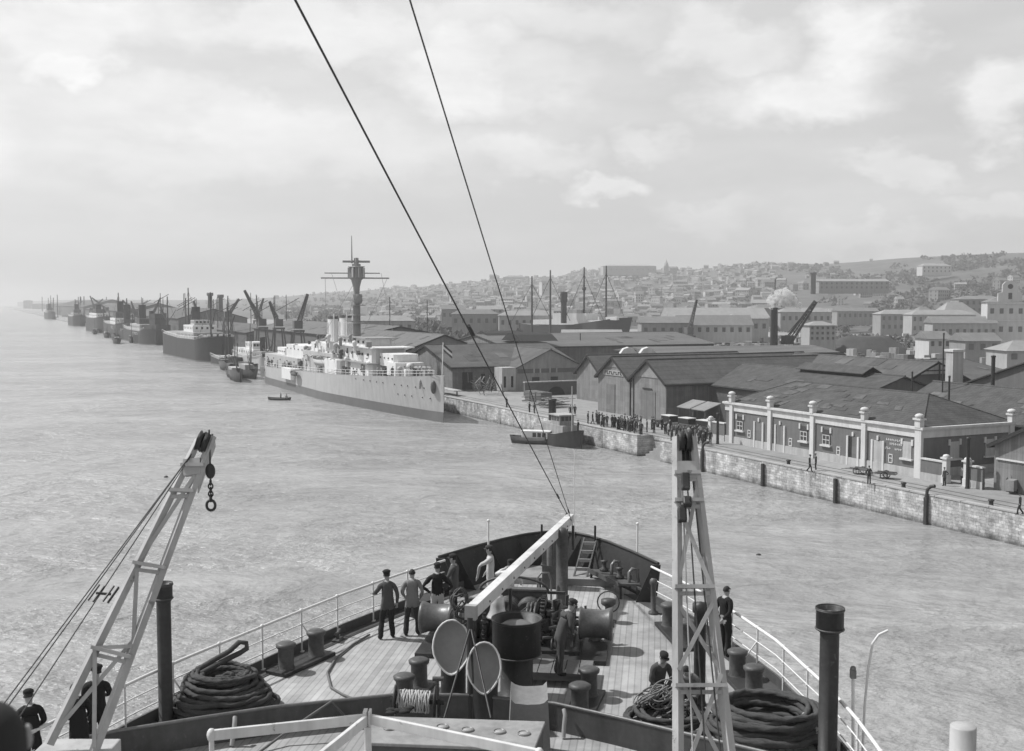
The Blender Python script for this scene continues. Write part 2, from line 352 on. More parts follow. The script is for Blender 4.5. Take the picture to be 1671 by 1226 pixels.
# distant wood on the slopes: many leaf clumps, nobody could count the trees
def clump(b, c, r, n=7):
    for _ in range(n):
        o = V(((R() - .5) * 1.6, (R() - .5) * 1.6, R() * 1.1 + .1)) * r; k = r * (.25 + R() * .35)
        a = R() * 6.3
        vs = [c + o + V((cos(a + i * 2.1) * k, sin(a + i * 2.1) * k, (R() - .5) * k)) for i in range(3)] + [c + o + V((0, 0, k * (.7 + R() * .5)))]
        b.add(vs, [(0, 1, 3), (1, 2, 3), (2, 0, 3), (0, 2, 1)], 0 if R() < .6 else 1)
b = MB()
for _ in range(4300):
    if R() < .72: px = 1210 + R() * 560; t = R() ** .8 * .97
    elif R() < .5: px = 450 + R() * 260; t = R() * .55
    else: px = 300 + R() * 950; t = .25 + R() * .75
    p = hill(px, t)
    if MN.noise(V((px * .011, t * 6, 9))) < -.05: continue
    clump(b, p - V((0, 0, 1)), 2.2 + R() * 3.2, 8)
b.build('wooded_hillside', [mat('far_leaf_dark', .07, .9, .3, .1), mat('far_leaf', .10, .9, .3, .1)], kind='stuff', label='far trees and scrub growing over the hillside behind the town', cat='wood', local=True)
# ---------------------------------------------------------------- the town: small houses on the slopes
M_w = [mat('house_wall_white', .58, .8, .08, .1, dirt=.15), mat('house_wall_pale', .40, .8, .1, .1, dirt=.2), mat('house_wall_grey', .30, .8, .12, .1, dirt=.2)]
M_rt = [mat('tile_roof', .20, .85, .2, .3), mat('tile_roof_pale', .30, .85, .2, .3)]
M_fw = mat('far_window', .13, .4, .2, 1)
M_win = mat('dark_window', .06, .25, .1, 1)
def house_mesh(b, L_, W, H, rh, hip=False, floors=2, nw=4):
    b.box((0, 0, H / 2), (L_, W, H), 0, 0)
    e = .4; x, y = L_ / 2 + e, W / 2 + e; k = (x - y * .8) if hip else x
    vs = [(-x, -y, H), (x, -y, H), (x, y, H), (-x, y, H), (-k, 0, H + rh), (k, 0, H + rh)]
    b.add(vs, [(0, 1, 5, 4), (2, 3, 4, 5), (0, 3, 2, 1)], 1); b.add(vs, [(1, 2, 5), (3, 0, 4)], 1 if hip else 0)
    for f in range(floors):
        zc = H * (f + .55) / floors
        for i in range(nw):
            xx = (i + .5 - nw / 2) * L_ / nw
            for sg in (-1, 1): b.box((xx, sg * W / 2, zc), (1.1, .12, 1.7), 0, 2)
        for i in range(2):
            for sg in (-1, 1): b.box((sg * L_ / 2, (i - .5) * W / 2, zc), (.12, 1.1, 1.7), 0, 2)
    if R() < .6: b.box((L_ * .25, W * .2, H + rh * .8), (.9, .9, rh * 1.2), 0, 0)
HV = []
KINDS = [('white walled house with a dark tiled roof in the town on the far hill', 0, 0), ('pale walled house with a light tiled roof in the town on the far hill', 1, 1), ('grey walled house with a dark tiled roof in the town on the far hill', 2, 0)]
for lab, wi, ri in KINDS:
    for (l_, w_, h_, fl, hip) in ((12, 9, 7, 2, True), (18, 10, 10.5, 3, False), (9, 8, 9, 3, False)):
        b = MB(); house_mesh(b, l_, w_, h_, 2.8, hip, fl, max(3, int(l_ / 3)))
        me = b.build('town_house', [M_w[wi], M_rt[ri], M_win], local=True); HV.append((me, lab)); me['label'] = lab; me['category'] = 'house'; me['group'] = lab.split(' with')[0] + 's on the far hill'
n = 0; used = set()
spots = []
while len(spots) < 270:
    r = R()
    if r < .74: px = 640 + R() ** .9 * 640; t = .03 + R() ** .9 * .93
    elif r < .86: px = 1180 + R() * 500; t = R() * .6
    else: px = 400 + R() * 300; t = .1 + R() * .85
    if px < 640 and R() < .35: continue
    spots.append((px, t))
for px, t in spots:
    k = int(R() ** 1.1 * 9) % 9; src, lab = HV[k]
    if k in used: o = src.copy(); COL.objects.link(o)
    else: o = src; used.add(k)
    p = hill(px, t); s_ = .55 + R() * .4
    o.location = p - V((0, 0, .6)); o.rotation_euler = (0, 0, (R() - .5) * 1.4 + (pi / 2 if R() < .2 else 0)); o.scale = (s_, s_, s_ * (.9 + R() * .35))
b = MB(); mw = M_w + [M_rt[0], M_rt[1], M_fw]
for _ in range(900):     # the rest of the town, past counting
    px = 620 + R() * 640 if R() < .85 else 420 + R() * 1000; t = .02 + R() * .96
    p = hill(px, t); l_, w_, h_ = 4 + R() * 7, 4 + R() * 4, 3.5 + R() * 5; a = (R() - .5) * 1.6; wi = int(R() ** .8 * 3); x = V((cos(a), sin(a), 0)); y = V((-sin(a), cos(a), 0)); p = p - V((0, 0, 1))
    b.ob(p + V((0, 0, h_ / 2)), x * l_ / 2, y * w_ / 2, (0, 0, h_ / 2), wi); q = [p + x * l_ / 2 * i * 1.05 + y * w_ / 2 * j * 1.08 + V((0, 0, h_)) for i, j in ((-1, -1), (1, -1), (1, 1), (-1, 1))] + [p + x * l_ / 2 * i + V((0, 0, h_ + 1.8)) for i in (-1, 1)]
    b.add(q, [(0, 1, 5, 4), (2, 3, 4, 5), (3, 0, 4), (1, 2, 5)], 3 if R() < .6 else 4)
    for i in range(int(l_ / 2.5)): b.ob(p + x * (i + .5 - int(l_ / 2.5) / 2) * 2.2 - y * w_ / 2 + V((0, 0, h_ * .55)), x * .4, y * .06, (0, 0, .7), 5)
b.build('far_town', mw, kind='stuff', label='mass of tiny far houses filling the town on the hill', cat='town', local=True)
for k in range(9):
    if k not in used: bpy.data.objects.remove(HV[k][0])
def building(name, label, cat, px, py, Y, L_, W, H, rh, rz=0, wall=1, roof=0, hip=False, floors=2, nw=8, z=None):
    """a larger far building standing where the photograph shows its foot centre"""
    p = Ay(px, py, Y)
    t = thing(name, label, cat, (p.x, p.y, p.z), rz)
    b = MB(); b.box((0, 0, H / 2 - 1.5), (L_, W, H + 3)); b.build('wall', M_w[wall], t, local=True)
    e = .5; x, y = L_ / 2 + e, W / 2 + e; k = (x - y * .8) if hip else x; b = MB()
    vs = [(-x, -y, H), (x, -y, H), (x, y, H), (-x, y, H), (-k, 0, H + rh), (k, 0, H + rh)]
    b.add(vs, [(0, 1, 5, 4), (2, 3, 4, 5), (0, 3, 2, 1), (1, 2, 5), (3, 0, 4)]); b.build('roof', M_rt[roof], t, local=True)
    first = None
    for f in range(floors):
        for i in range(nw):
            if first is None:
                b = MB(); b.box((0, 0, 0), (min(1.3, L_ / nw * .4), .3, min(1.9, H / floors * .5))); first = o = b.build('window', M_fw, t, local=True)
            else: o = first.copy(); COL.objects.link(o)
            o.location = ((i + .5 - nw / 2) * L_ / nw, -W / 2, H * (f + .52) / floors)
    return t
# ---------------------------------------------------------------- the ship we stand on (ship frame: u forward, v to starboard)
DK = 11.4
HD = radians(7.5); S0 = V((.15, 25.36, 0)); SU = V((sin(HD), cos(HD), 0)); SV = V((cos(HD), -sin(HD), 0)); RZS = -HD
def S(u, v, z=DK): return S0 + SU * u + SV * v + V((0, 0, z))
M_deck = mat('deck_planks', .42, .75, .3, .35, ptn=('plank', SV.x, SV.y, .15, .24), bump=.2, bs=6, dirt=.22)
M_iron = mat('dark_iron', .042, .5, .4, 1.5, bump=.2, bs=12, dirt=.3, chip=.5)
M_iron2 = mat('worn_iron', .09, .5, .45, 2.5, bump=.3, bs=14, chip=.6)
M_steel = mat('worn_steel', .22, .38, .3, 2, bump=.15, bs=10, metal=.3)
M_bulk = mat('bulwark_paint', .04, .55, .35, 1.2, bump=.2, bs=4, dirt=.4, chip=.35)
M_brk = mat('breakwater_paint', .095, .6, .3, 1.1, dirt=.35, bump=.2, bs=5, chip=.45)
M_white = mat('white_paint', .74, .5, .1, 1.5, dirt=.3, chip=.75)
M_rail = mat('rail_paint', .8, .5, .05, 2, chip=.5)
M_rope = mat('tarred_rope', .085, .95, .35, 6, bump=.8, bs=60)
M_rope2 = mat('light_rope', .5, .95, .2, 6, bump=.6, bs=60)
M_wire = mat('wire_rope', .05, .6, .2, 6)
M_drum = mat('drum_iron', .13, .4, .35, 3, bump=.2, bs=9, metal=.2)
M_canvas = mat('grey_canvas', .22, .95, .18, 2, bump=.6, bs=5)
M_pale = mat('pale_paint', .40, .6, .1, 1.6, dirt=.15)
M_ltgrey = mat('light_grey_paint', .34, .6, .2, 1.2, dirt=.35, bump=.2, bs=8, chip=.5)
M_grate = mat('old_boards', .15, .85, .25, 2, bump=.3, bs=8)
WH = [(-60, 9.2), (-14, 8.7), (-9, 8.25), (-4.5, 7.35), (-3, 6.95), (0, 5.95), (2.7, 5.0), (5, 4.0), (6.8, 3.05), (8.2, 2.25), (9.4, 1.45), (10.1, .85), (10.5, .3), (10.6, 0)]
us = [-60, -30, -14, -11, -9, -7.5, -6, -4.5, -3, -1.5, 0, 1.4, 2.7, 3.9, 5, 5.9, 6.8, 7.5, 8.2, 8.8, 9.4, 9.8, 10.1, 10.3, 10.45, 10.55, 10.6]
WS_ = [(-60, 7.6), (-14, 7.35), (-9, 7.2), (-6, 7.05), (-4.5, 6.9), (-3, 6.65), (-1.5, 6.3)] + [q_ for q_ in WH if q_[0] >= 0]
hw = lambda u, sg=-1: lerp(WS_ if sg > 0 else WH, u)
ship = thing('ship', 'foredeck of the ship carrying the camera, pale planks and a dark bow bulwark', 'ship', S(0, 0, 0))
b = MB(); port = [S(u, -hw(u)) for u in us]; stb = [S(u, hw(u, 1)) for u in us[-2::-1]]
b.poly(port + stb); b.build('deck', M_deck, ship)
b = MB()                                                   # hull: flared sides down to the water
for sg in (-1, 1):
    vs = []; k = len(us)
    for u in us:
        h = hw(u, sg); vs += [S(u, sg * (h + .02), DK - .004), S(u - .25, sg * max(0, h * .93 - .1), 8.5), S(u - .9 - max(0, u) * .12, sg * max(0, h * .72 - .5), -1.5)]
    b.add(vs, [(i * 3 + j, (i + 1) * 3 + j, (i + 1) * 3 + j + 1, i * 3 + j + 1) for i in range(k - 1) for j in range(2)])
b.build('hull', mat('black_hull', .04, .5, .2, 1, dirt=.1), ship)
for sg in (-1, 1):                                         # dark waterway along the deck edge
    b = MB()
    q = [u for u in us if -31 < u < 7.6]
    for a, c in zip(q, q[1:]):
        b.hexa([S(a, sg * (hw(a, sg) - .42), DK + .004), S(a, sg * hw(a, sg), DK + .004), S(c, sg * hw(c, sg), DK + .004), S(c, sg * (hw(c, sg) - .42), DK + .004),
                S(a, sg * (hw(a, sg) - .42), DK + .02), S(a, sg * hw(a, sg), DK + .02), S(c, sg * hw(c, sg), DK + .02), S(c, sg * (hw(c, sg) - .42), DK + .02)])
        b.bar(S(a, sg * (hw(a, sg) - .02), DK + .13), S(c, sg * (hw(c, sg) - .02), DK + .13), .05, .26)
    b.build('waterway', M_brk, ship)
BH = 1.12; q = [u for u in us if u >= 6.7]
rim = [(u, -1) for u in q] + [(u, 1) for u in q[-2::-1]]
def rimp(u, sg, f): return S(u + .28 * f * max(0, (u - 6.8) / 3.8), sg * (hw(u, sg) + .2 * f), DK + BH * f)
b = MB(); vs = []
for u, sg in rim: vs += [rimp(u, sg, 0), rimp(u, sg, .55), rimp(u, sg, 1), rimp(u + .04, sg * 1, 1.0), rimp(u + .03, sg, 0) + V((0, 0, -.1))]
for i in range(len(rim) * 5):
    if i % 5 >= 3: u, sg = rim[i // 5]; vs[i] = vs[i] + (SV * sg * .05 + SU * .03)
n5 = len(rim); b.add(vs, [(i * 5 + j, (i + 1) * 5 + j, (i + 1) * 5 + (j + 1) % 5, i * 5 + (j + 1) % 5) for i in range(n5 - 1) for j in range(5)])
b.tube([rimp(u, sg, 1) + V((0, 0, .02)) for u, sg in rim], .045, 8)
b.build('bulwark', M_bulk, ship)
for i in (1, 3, 5, 7, 9, 11, 13, 15):                       # stiffening brackets inside the bulwark
    u, sg = rim[i]; c = rimp(u, sg, 0); inn = S(u - .1, sg * max(0, hw(u, sg) - .42)); tp = rimp(u, sg, .95)
    b = MB(); b.ext([c, inn, tp], (SU * .03)); b.build('bulwark_bracket', M_bulk, ship)
for sg in (-1, 1):                                         # end posts of the bulwark
    b = MB(); p = S(6.75, sg * 3.1); b.ext([p + SV * sg * .22 + V((0, 0, BH)), p + SV * sg * .1, p - SV * sg * .5, p - SV * sg * .02 + V((0, 0, BH))], SU * -.07); b.build('bulwark_end', M_bulk, ship)
b = MB()                                                   # a raised step across the bow
b.ext([S(8.35, -1.9, DK), S(8.35, 1.9, DK), S(9.9, .8, DK), S(9.9, -.8, DK)], (0, 0, .22)); b.build('bow_step', M_ltgrey, ship, bevel=.01)
zt = 11.95                                                 # breakwater across the deck
bp_ = [(60, 1222), (190, 1195), (330, 1173), (445, 1156), (640, 1136), (765, 1136), (905, 1150), (1000, 1171), (1100, 1195), (1300, 1242), (1420, 1275)]
BWP = [Az(x, y, zt) for x, y in bp_]; b = MB(); vs = []
for p in BWP: vs += [p, V((p.x, p.y + .05, zt)), V((p.x, p.y + .05, DK)), V((p.x, p.y, DK))]
b.add(vs, [(i * 4 + j, i * 4 + 4 + j, i * 4 + 4 + (j + 1) % 4, i * 4 + (j + 1) % 4) for i in range(len(BWP) - 1) for j in range(4)])
bk = b.build('breakwater', M_brk, ship)
b = MB(); b.tube([p + V((0, .02, .02)) for p in BWP], .035, 8); b.build('breakwater_rim', M_steel, bk)
for x, y in ((385, 1166), (920, 1154)):
    p = Az(x, y, zt) - V((0, .08, 0)); b = MB(); b.tube([p + V((0, 0, -.02)), p + V((.02, -.1, -.1)), p + V((0, -.13, -.3)), p + V((-.02, -.2, -.52))], .045, 8); b.build('breakwater_brace', M_pale, bk)
# railings
def railing(sg, u0, u1, label):
    t = thing('deck_railing', label, 'railing', S(u0, sg * hw(u0, sg)))
    k = 0; u = u0; hts = (1.06, .72, .4); pts = []
    while u <= u1 + .01:
        c = S(u, sg * (hw(u, sg) - .05)); b = MB(); b.tube([c, c + V((0, 0, 1.06))], .026, 6)
        for h in hts[1:]: b.ball(c + V((0, 0, h)), .04, 6, 4)
        b.ball(c + V((0, 0, 1.07)), .05, 6, 4); b.box(c + V((0, 0, .02)), (.12, .12, .04), RZS); b.build('stanchion', M_rail, t)
        if k % 3 == 1: b = MB(); b.tube([c + V((0, 0, .75)), S(u, sg * (hw(u, sg) - .55)) + V((0, 0, .02))], .018, 6); b.build('brace', M_rail, t)
        pts.append(u); u += 1.42; k += 1
    fin = [u0 + (u1 + .1 - u0) * i / 40 for i in range(41)]
    b = MB(); b.tube([S(a, sg * (hw(a, sg) - .05), DK + 1.06) for a in fin], .036, 8); b.build('top_rail', M_rail, t)
    for h in hts[1:]: b = MB(); b.tube([S(a, sg * (hw(a, sg) - .05), DK + h) for a in fin], .015, 6); b.build('lower_rail', M_rail, t)
railing(-1, -9.0, 6.6, 'white tubular railing along the left edge of the foredeck')
railing(1, -9.0, 6.6, 'white tubular railing along the right edge of the foredeck')
# bollards
BOL = []
def bollards(p1, p2, label):
    a, c = Az(*p1, DK), Az(*p2, DK); mid = (a + c) / 2; ang = atan2(c.y - a.y, c.x - a.x); h = (c - a).length / 2
    t = thing('bollard_pair', label, 'bollards', mid, ang, 'bollard pairs on the foredeck')
    b = MB(); b.box((0, 0, .05), (2 * h + .75, .62, .09)); b.build('base_plate', M_iron, t, local=True, bevel=.012)
    for sg in (-1, 1):
        b = MB(); b.lathe([(.22, .09), (.19, .14), (.185, .55), (.23, .6), (.24, .66), (.17, .7), (0, .715)], (sg * h, 0, 0), 20, 0)
        bo = b.build('post', M_iron2, t, local=True)
bollards((467, 1096), (516, 1074), 'pair of iron bollards by the left railing, in front of the rope pile')
bollards((660, 1152), (684, 1124), 'pair of iron bollards just left of the two cowl vents')
bollards((961, 1140), (946, 1168), 'pair of iron bollards behind the windlass platform, right of the broad ventilator')
bollards((1092, 1026), (1120, 1056), 'pair of iron bollards half hidden behind the right crane jib')
bollards((1203, 1108), (1230, 1136), 'pair of iron bollards by the right railing, before the big rope coil')
b = MB(); c = Az(694, 1006, DK); b.ob(c + V((0, 0, .24)), SU * .28 + SV * .2, SV * .22 - SU * .15, (0, 0, .24)); b.ob(c + V((0, 0, .5)), SU * .31 + SV * .22, SV * .25 - SU * .17, (0, 0, .03)); b.build('deck_bin', M_iron, label='low dark lidded bin on deck by the left rail behind the group of men', cat='bin')
for (x, y), lab in (((551, 1046), 'small iron cleat by the left rail, left of the leftmost man'), ((1180, 1052), 'small iron cleat by the right rail at the feet of the black suited man')):
    c = Az(x, y, DK); b = MB(); b.ob(c + V((0, 0, .03)), SU * .2, SV * .1, (0, 0, .03)); b.lathe([(.05, 0), (.05, .2)], c, 8); b.tube([c + SU * -.2 + V((0, 0, .24)), c + V((0, 0, .2)), c + SU * .2 + V((0, 0, .24))], .04, 8); b.build('cleat', M_iron2, label=lab, cat='cleat')
# ventilators
def pipe_vent(px, py, topy, r, rh, hh, label):
    p = Az(px, py, DK); top = Ay(px, topy, p.y).z
    t = thing('pipe_ventilator', label, 'ventilator', p)
    b = MB(); b.lathe([(r * 1.35, 0), (r * 1.35, .05), (r, .07), (r, top - DK - hh)], (0, 0, 0), 24); b.build('pipe', M_iron, t, local=True)
    h0, h1 = top - DK - hh, top - DK; b = MB()
    b.lathe([(r, h0 - .06), (rh, h0), (rh, h1), (rh * 1.05, h1 + .01), (rh * 1.05, h1 - .03), (rh * .93, h1 - .02), (rh * .93, h0 + .1), (0, h0 + .08)], (0, 0, 0), 28); b.build('head', M_iron, t, local=True)
    b = MB(); b.lathe([(rh * .8, h1 - .2), (rh * .5, h1 - .09), (0, h1 - .05)], (0, 0, 0), 20); b.build('inner_cap', M_steel, t, local=True)
    for z in (h0 + .02, h1 - .03): b = MB(); b.tube([V((rh * 1.01 * cos(i * pi / 14), rh * 1.01 * sin(i * pi / 14), z)) for i in range(28)], .018, 6, closed=True); b.build('band', M_iron2, t, local=True)
pipe_vent(271, 1178, 952, .145, .185, .33, 'slim dark ventilator pipe standing beside the left railing and the left rope pile')
pipe_vent(1350, 1236, 992, .18, .26, .42, 'tall dark ventilator pipe with a wide open head by the right railing')
pipe_vent(843, 1140, 1009, .36, .535, .80, 'broad dark drum headed ventilator standing in the middle in front of the windlass')
def cowl(px, py, Y, wd, ht, label, tilt=radians(18), yaw=0.):
    c = Ay(px, py, Y); t = thing('cowl_ventilator', label, 'ventilator', (c.x, Y + .62, DK), yaw)
    zc = c.z - DK; n = 24; b = MB(); rings = []
    def ring(cy, cz, rx, rz, tl, egg):
        out = []
        for j in range(n):
            a = 2 * pi * j / n; x = cos(a) * rx; z = sin(a) * rz
            if z < 0: x *= 1 - egg * (z / rz) ** 2
            out.append(V((x, cy - z * sin(tl) * -1, cz + z * cos(tl))))
        return out
    prof = [(0, 0, .27, .27, pi / 2, 0), (0, zc - .62, .27, .27, pi / 2, 0), (-.03, zc - .35, .30, .30, pi / 2 * .9, 0), (-.14, zc - .12, .36, .40, pi / 2 * .55, .1), (-.36, zc - .02, wd * .46, ht * .44, tilt * 1.3, .25), (-.6, zc, wd * .5, ht * .5, tilt, .34)]
    vs = []
    for p in prof: vs += ring(*p)
    k = len(prof); b.add(vs, [(i * n + j, i * n + (j + 1) % n, (i + 1) * n + (j + 1) % n, (i + 1) * n + j) for i in range(k - 1) for j in range(n)], 0, True); b.build('trunk', M_iron, t, local=True)
    b = MB(); ins = [(-.6, zc, wd * .49, ht * .49, tilt, .34), (-.5, zc, wd * .46, ht * .465, tilt, .34), (-.36, zc, wd * .36, ht * .38, tilt, .3)]; vs = []
    for p in ins: vs += ring(*p)
    vs.append(V((0, -.28, zc))); b.add(vs, [(i * n + j, (i + 1) * n + j, (i + 1) * n + (j + 1) % n, i * n + (j + 1) % n) for i in range(2) for j in range(n)] + [(2 * n + j, 3 * n, 2 * n + (j + 1) % n) for j in range(n)], 0, True); b.build('mouth', M_pale, t, local=True)
    b = MB(); b.tube(ring(-.6, zc, wd * .5, ht * .5, tilt, .34), .02, 8, closed=True); b.build('rim', M_white, t, local=True)
cowl(737, 1057, 22.7, .79, 1.12, 'larger pale mouthed cowl ventilator on the left of the pair under the boom')
cowl(790, 1091, 21.9, .68, 1.02, 'smaller pale mouthed cowl ventilator on the right of the pair under the boom')
# anchor davit boom and its post
E1, E2 = Ay(768, 1000, 22.5), Ay(931, 846, 33.2)
t = thing('anchor_davit', 'long white box boom above the deck from the cowl vents to the bow', 'davit', S(0, 0))
b = MB(); b.bar(E1, E2, .21, .27, m=0); bm_ = b.build('boom', M_white, t, bevel=.01)
b = MB(); b.bar(E1 - (E2 - E1).normalized() * .04, E1 + (E2 - E1).normalized() * .12, .24, .3); b.build('end_cap', M_pale, bm_)
for i in range(9): b = MB(); p = E1.lerp(E2, .1 + i * .1) + V((.105, 0, -.04)); b.ball(p, .03, 6, 4); b.build('stud', M_iron2, bm_)
p = Ay(917, 980, 31); b = MB(); b.lathe([(.3, DK - .0), (.3, DK + .1), (.17, DK + .15), (.17, 13.45), (.19, 13.5), (.16, 13.64), (.09, 13.73), (0, 13.75)], (p.x, p.y, 0), 20); b.build('post', M_iron2, t)
b = MB(); b.lathe([(.10, 12.6), (.11, 13.5), (.06, 13.6), (0, 13.62)], (p.x - .33, p.y + .2, 0), 14); b.build('side_post', M_steel, t)
f = Ay(768, 1035, 22.5); b = MB(); b.tube([V((f.x, 22.5, DK)), V((f.x, 22.5, 13.6))], .075, 10); b.build('crutch_post', M_iron, t)
for x, y, Y in ((725, 1172, 20.6), (772, 1115, 21.6), (801, 1172, 20.5)): b = MB(); b.tube([E1 + V((0, 0, -.3)), V((Ay(x, y, Y).x, Y, Ay(x, y, Y).z))], .022, 6); b.build('stay_rod', M_iron, t)
b = MB()
for i in range(9): a = R() * 6.3; p = E1 + V((-.3 + R() * .25, .3 + R() * .5, -.25 + R() * .4)); b.tube([p + V((.16 * cos(j * pi / 8), .1 * sin(j * pi / 8) * cos(a), (.14 + .1 * R()) * sin(j * pi / 8))) for j in range(16)], .02, 6, closed=True)
b.build('tackle', M_iron, t)
# windlass
t = thing('windlass', 'big dark anchor windlass with two drum ends in the middle of the foredeck', 'windlass', S(2.6, 0))
zw = DK + .66; wc = S(2.15, -.34, 0)
def W(v, u=0, z=zw): return wc + SV * v + SU * u + V((0, 0, z))
b = MB(); b.ob(W(0, .1, DK + .06), SV * 2.35, SU * 1.35, (0, 0, .06)); b.ob(W(0, .1, DK + .16), SV * 1.7, SU * 1.0, (0, 0, .05)); b.build('bed_plate', M_iron, t, bevel=.015)
b = MB(); b.tube([W(-2.5), W(2.5)], .085, 12); b.build('main_shaft', M_steel, t)
for sg in (-1, 1):
    b = MB(); b.lathe([(.40, 0), (.42, .05), (.36, .10), (.345, .40), (.355, .62), (.40, .74), (.415, .80), (.38, .83), (.1, .84)], W(sg * 1.62), 28, 0, SV * sg); b.build('warping_drum', M_drum, t)
    for k, vv in enumerate((.42, 1.05)):
        b = MB(); x = W(sg * vv)
        b.lathe([(.12, -.14), (.46, -.13), (.48, -.08), (.30, -.03), (.30, .03), (.48, .08), (.46, .13), (.12, .14)], x, 24, 0, SV); b.build('chain_wheel' if k else 'brake_wheel', M_iron2, t)
    b = MB(); x = W(sg * .72); vs = []
    b.lathe([(.12, -.05), (.62, -.05), (.62, .05), (.12, .05)], x, 36, 0, SV)
    for i in range(36):
        a = i * pi / 18; d = SU * cos(a) + V((0, 0, sin(a))); tn = SU * -sin(a) + V((0, 0, cos(a))); b.ob(x + d * .64, SV * .05, d * .035, tn * .025)
    b.build('gear_wheel', M_iron, t)
    b = MB()
    for vv in (.25, 1.42):
        b.ext([W(sg * vv, -.65, DK + .1), W(sg * vv, .75, DK + .1), W(sg * vv, .3, zw + .3), W(sg * vv, -.15, zw + .3)], SV * .09)
    b.build('side_frame', M_iron, t, bevel=.01)
    b = MB(); x = W(sg * .28, .72, DK + .75)                # ribbed motor
    b.tube([x - SU * .38, x + SU * .38], .30, 20)
    for i in range(6): b.lathe([(.25, -.025), (.345, -.02), (.345, .02), (.25, .025)], x + SU * (-.32 + i * .128), 20, 0, SU)
    b.build('motor', M_iron2, t)
    b = MB(); x = W(sg * 1.28, -.75, zw + .25)               # brake hand wheel
    pts = [x + (SV * cos(i * pi / 10) + V((0, 0, sin(i * pi / 10)))) * .28 for i in range(20)]
    b.tube(pts, .022, 6, closed=True)
    for i in range(4): b.tube([x, pts[i * 5]], .016, 6)
    b.tube([x, x + SU * .5 - V((0, 0, .2))], .03, 6); b.build('hand_wheel', M_iron2, t)
    b = MB()
    for i in range(22):
        x = W(sg * (.75 + R() * .5), -.35 + R() * .8, zw - .1 + R() * .5); b.box(x, (.12 + R() * .2, .1 + R() * .25, .1 + R() * .3), R(), 0)
    b.build('valve_gear', M_iron2, t, bevel=.008)
b = MB()
for i in range(60):                                          # small gear: pipes, levers, oil cups, valve rods
    x = W(-1.5 + R() * 3.0, -.9 + R() * 1.7, DK + .15 + R() * .75); k = R()
    if k < .5: b.tube([x, x + SV * (R() - .5) * .7 + SU * (R() - .5) * .5, x + SV * (R() - .5) * .8 + V((0, 0, (R() - .3) * .5))], .018 + R() * .025, 6)
    elif k < .8: b.lathe([(.05, 0), (.07, .04), (.05, .09), (.03, .2), (0, .22)], x, 8)
    else: b.tube([x + (SU * cos(j * pi / 6) + V((0, 0, sin(j * pi / 6)))) * .13 for j in range(12)], .02, 6, closed=True)
b.build('small_gear', M_iron2, t)['kind'] = 'stuff'
b = MB(); b.tube([W(.9 * cos(pi - i * pi / 14) - .15, .85, zw + .55 + .36 * sin(i * pi / 14)) for i in range(15)], .035, 8); b.tube([W(-1.05, .85, zw + .55), W(.75, .85, zw + .55)], .03, 8)
b.ob(W(-.15, 1.0, zw + .42), SV * .85, SU * .12, (0, 0, .16)); b.build('guard_arch', M_iron2, t)
b = MB(); b.bar(W(-.5, 1.4, zw + .38), W(1.15, 1.4, zw + .38), .07); b.tube([W(.55, 1.5, DK), W(.45, 1.5, DK + 1.4)], .03); b.tube([W(1.15, 1.35, DK), W(1.2, 1.35, DK + 1.0)], .05); b.build('control_rod', M_iron2, t)
for sg, off in ((-1, .2), (1, 0)):                           # anchor chains running over the wheels
    b = MB()
    for i in range(13):
        a = -.5 + i * .32
        if a < 2.0: p = W(sg * 1.05 * .42 / .42 * .4 if False else sg * .42, -.40 * cos(a), zw + .40 * sin(a))
        else: p = W(sg * .42, .17 + (a - 2.0) * .9, zw + .36 - (a - 2) * .42)
        d = SV if i % 2 else V((0, 0, 1)); f1 = SU * sin(a) + V((0, 0, cos(a))) if a < 2 else SU
        b.tube([p + f1 * .13 * cos(j * pi / 6) + (SV if i % 2 else f1.cross(SV)) * .075 * sin(j * pi / 6) for j in range(12)], .032, 6, closed=True)
    for i in range(5): p = W(sg * .42, -.44, zw - .1 - i * .15); b.tube([p + V((0, 0, .11 * cos(j * pi / 6))) + (SV if i % 2 else SU) * .07 * sin(j * pi / 6) for j in range(12)], .03, 6, closed=True)
    b.build('anchor_chain', M_iron2, t)
pl = Az(905, 1100, DK + .3)
b = MB()
for i in range(6): b.ob(S(-.78 + .55, .05 + i * .31, DK + .3), SV * .145, SU * .5, (0, 0, .03))
for i in range(2): b.ob(S(-.6 + i * .8, .82, DK + .2), SV * .95, SU * .06, (0, 0, .07))
for v in (-.05, 1.7):
    for u in (-.6, .2): b.ob(S(u, v, DK + .07), SV * .05, SU * .05, (0, 0, .07))
b.build('wooden_platform', M_grate, label='low platform of grey boards behind the windlass', cat='platform')
b = MB(); p = W(.25, -1.2, DK + .1); b.tube([p + SV * .34 * cos(i * pi / 10) + SU * .3 * sin(i * pi / 10) for i in range(20)], .04, 8, closed=True); b.lathe([(.3, -.08), (.3, 0), (0, .01)], p, 16); b.build('chain_pipe', M_iron2, label='round iron chain pipe lip at the foot of the windlass', cat='chain pipe')
t = thing('ship_bell', 'bright bell hanging over the windlass beside the white boom', 'bell', Ay(812, 990, 25.6))
c = Ay(812, 990, 25.6); b = MB(); b.lathe([(.0, .27), (.12, .26), (.16, .22), (.165, .05), (.19, -.1), (.25, -.22), (.27, -.25), (.24, -.25), (.15, -.05)], c, 24); b.build('bell', mat('bell_bronze', .6, .35, .2, 3, metal=.6), t)
b = MB(); b.tube([c + V((0, 0, .27)), c + V((0, 0, .36)), c + V((.3, .25, .36)), V((c.x + .3, c.y + .25, DK))], .04, 8); b.build('bracket', M_iron, t)
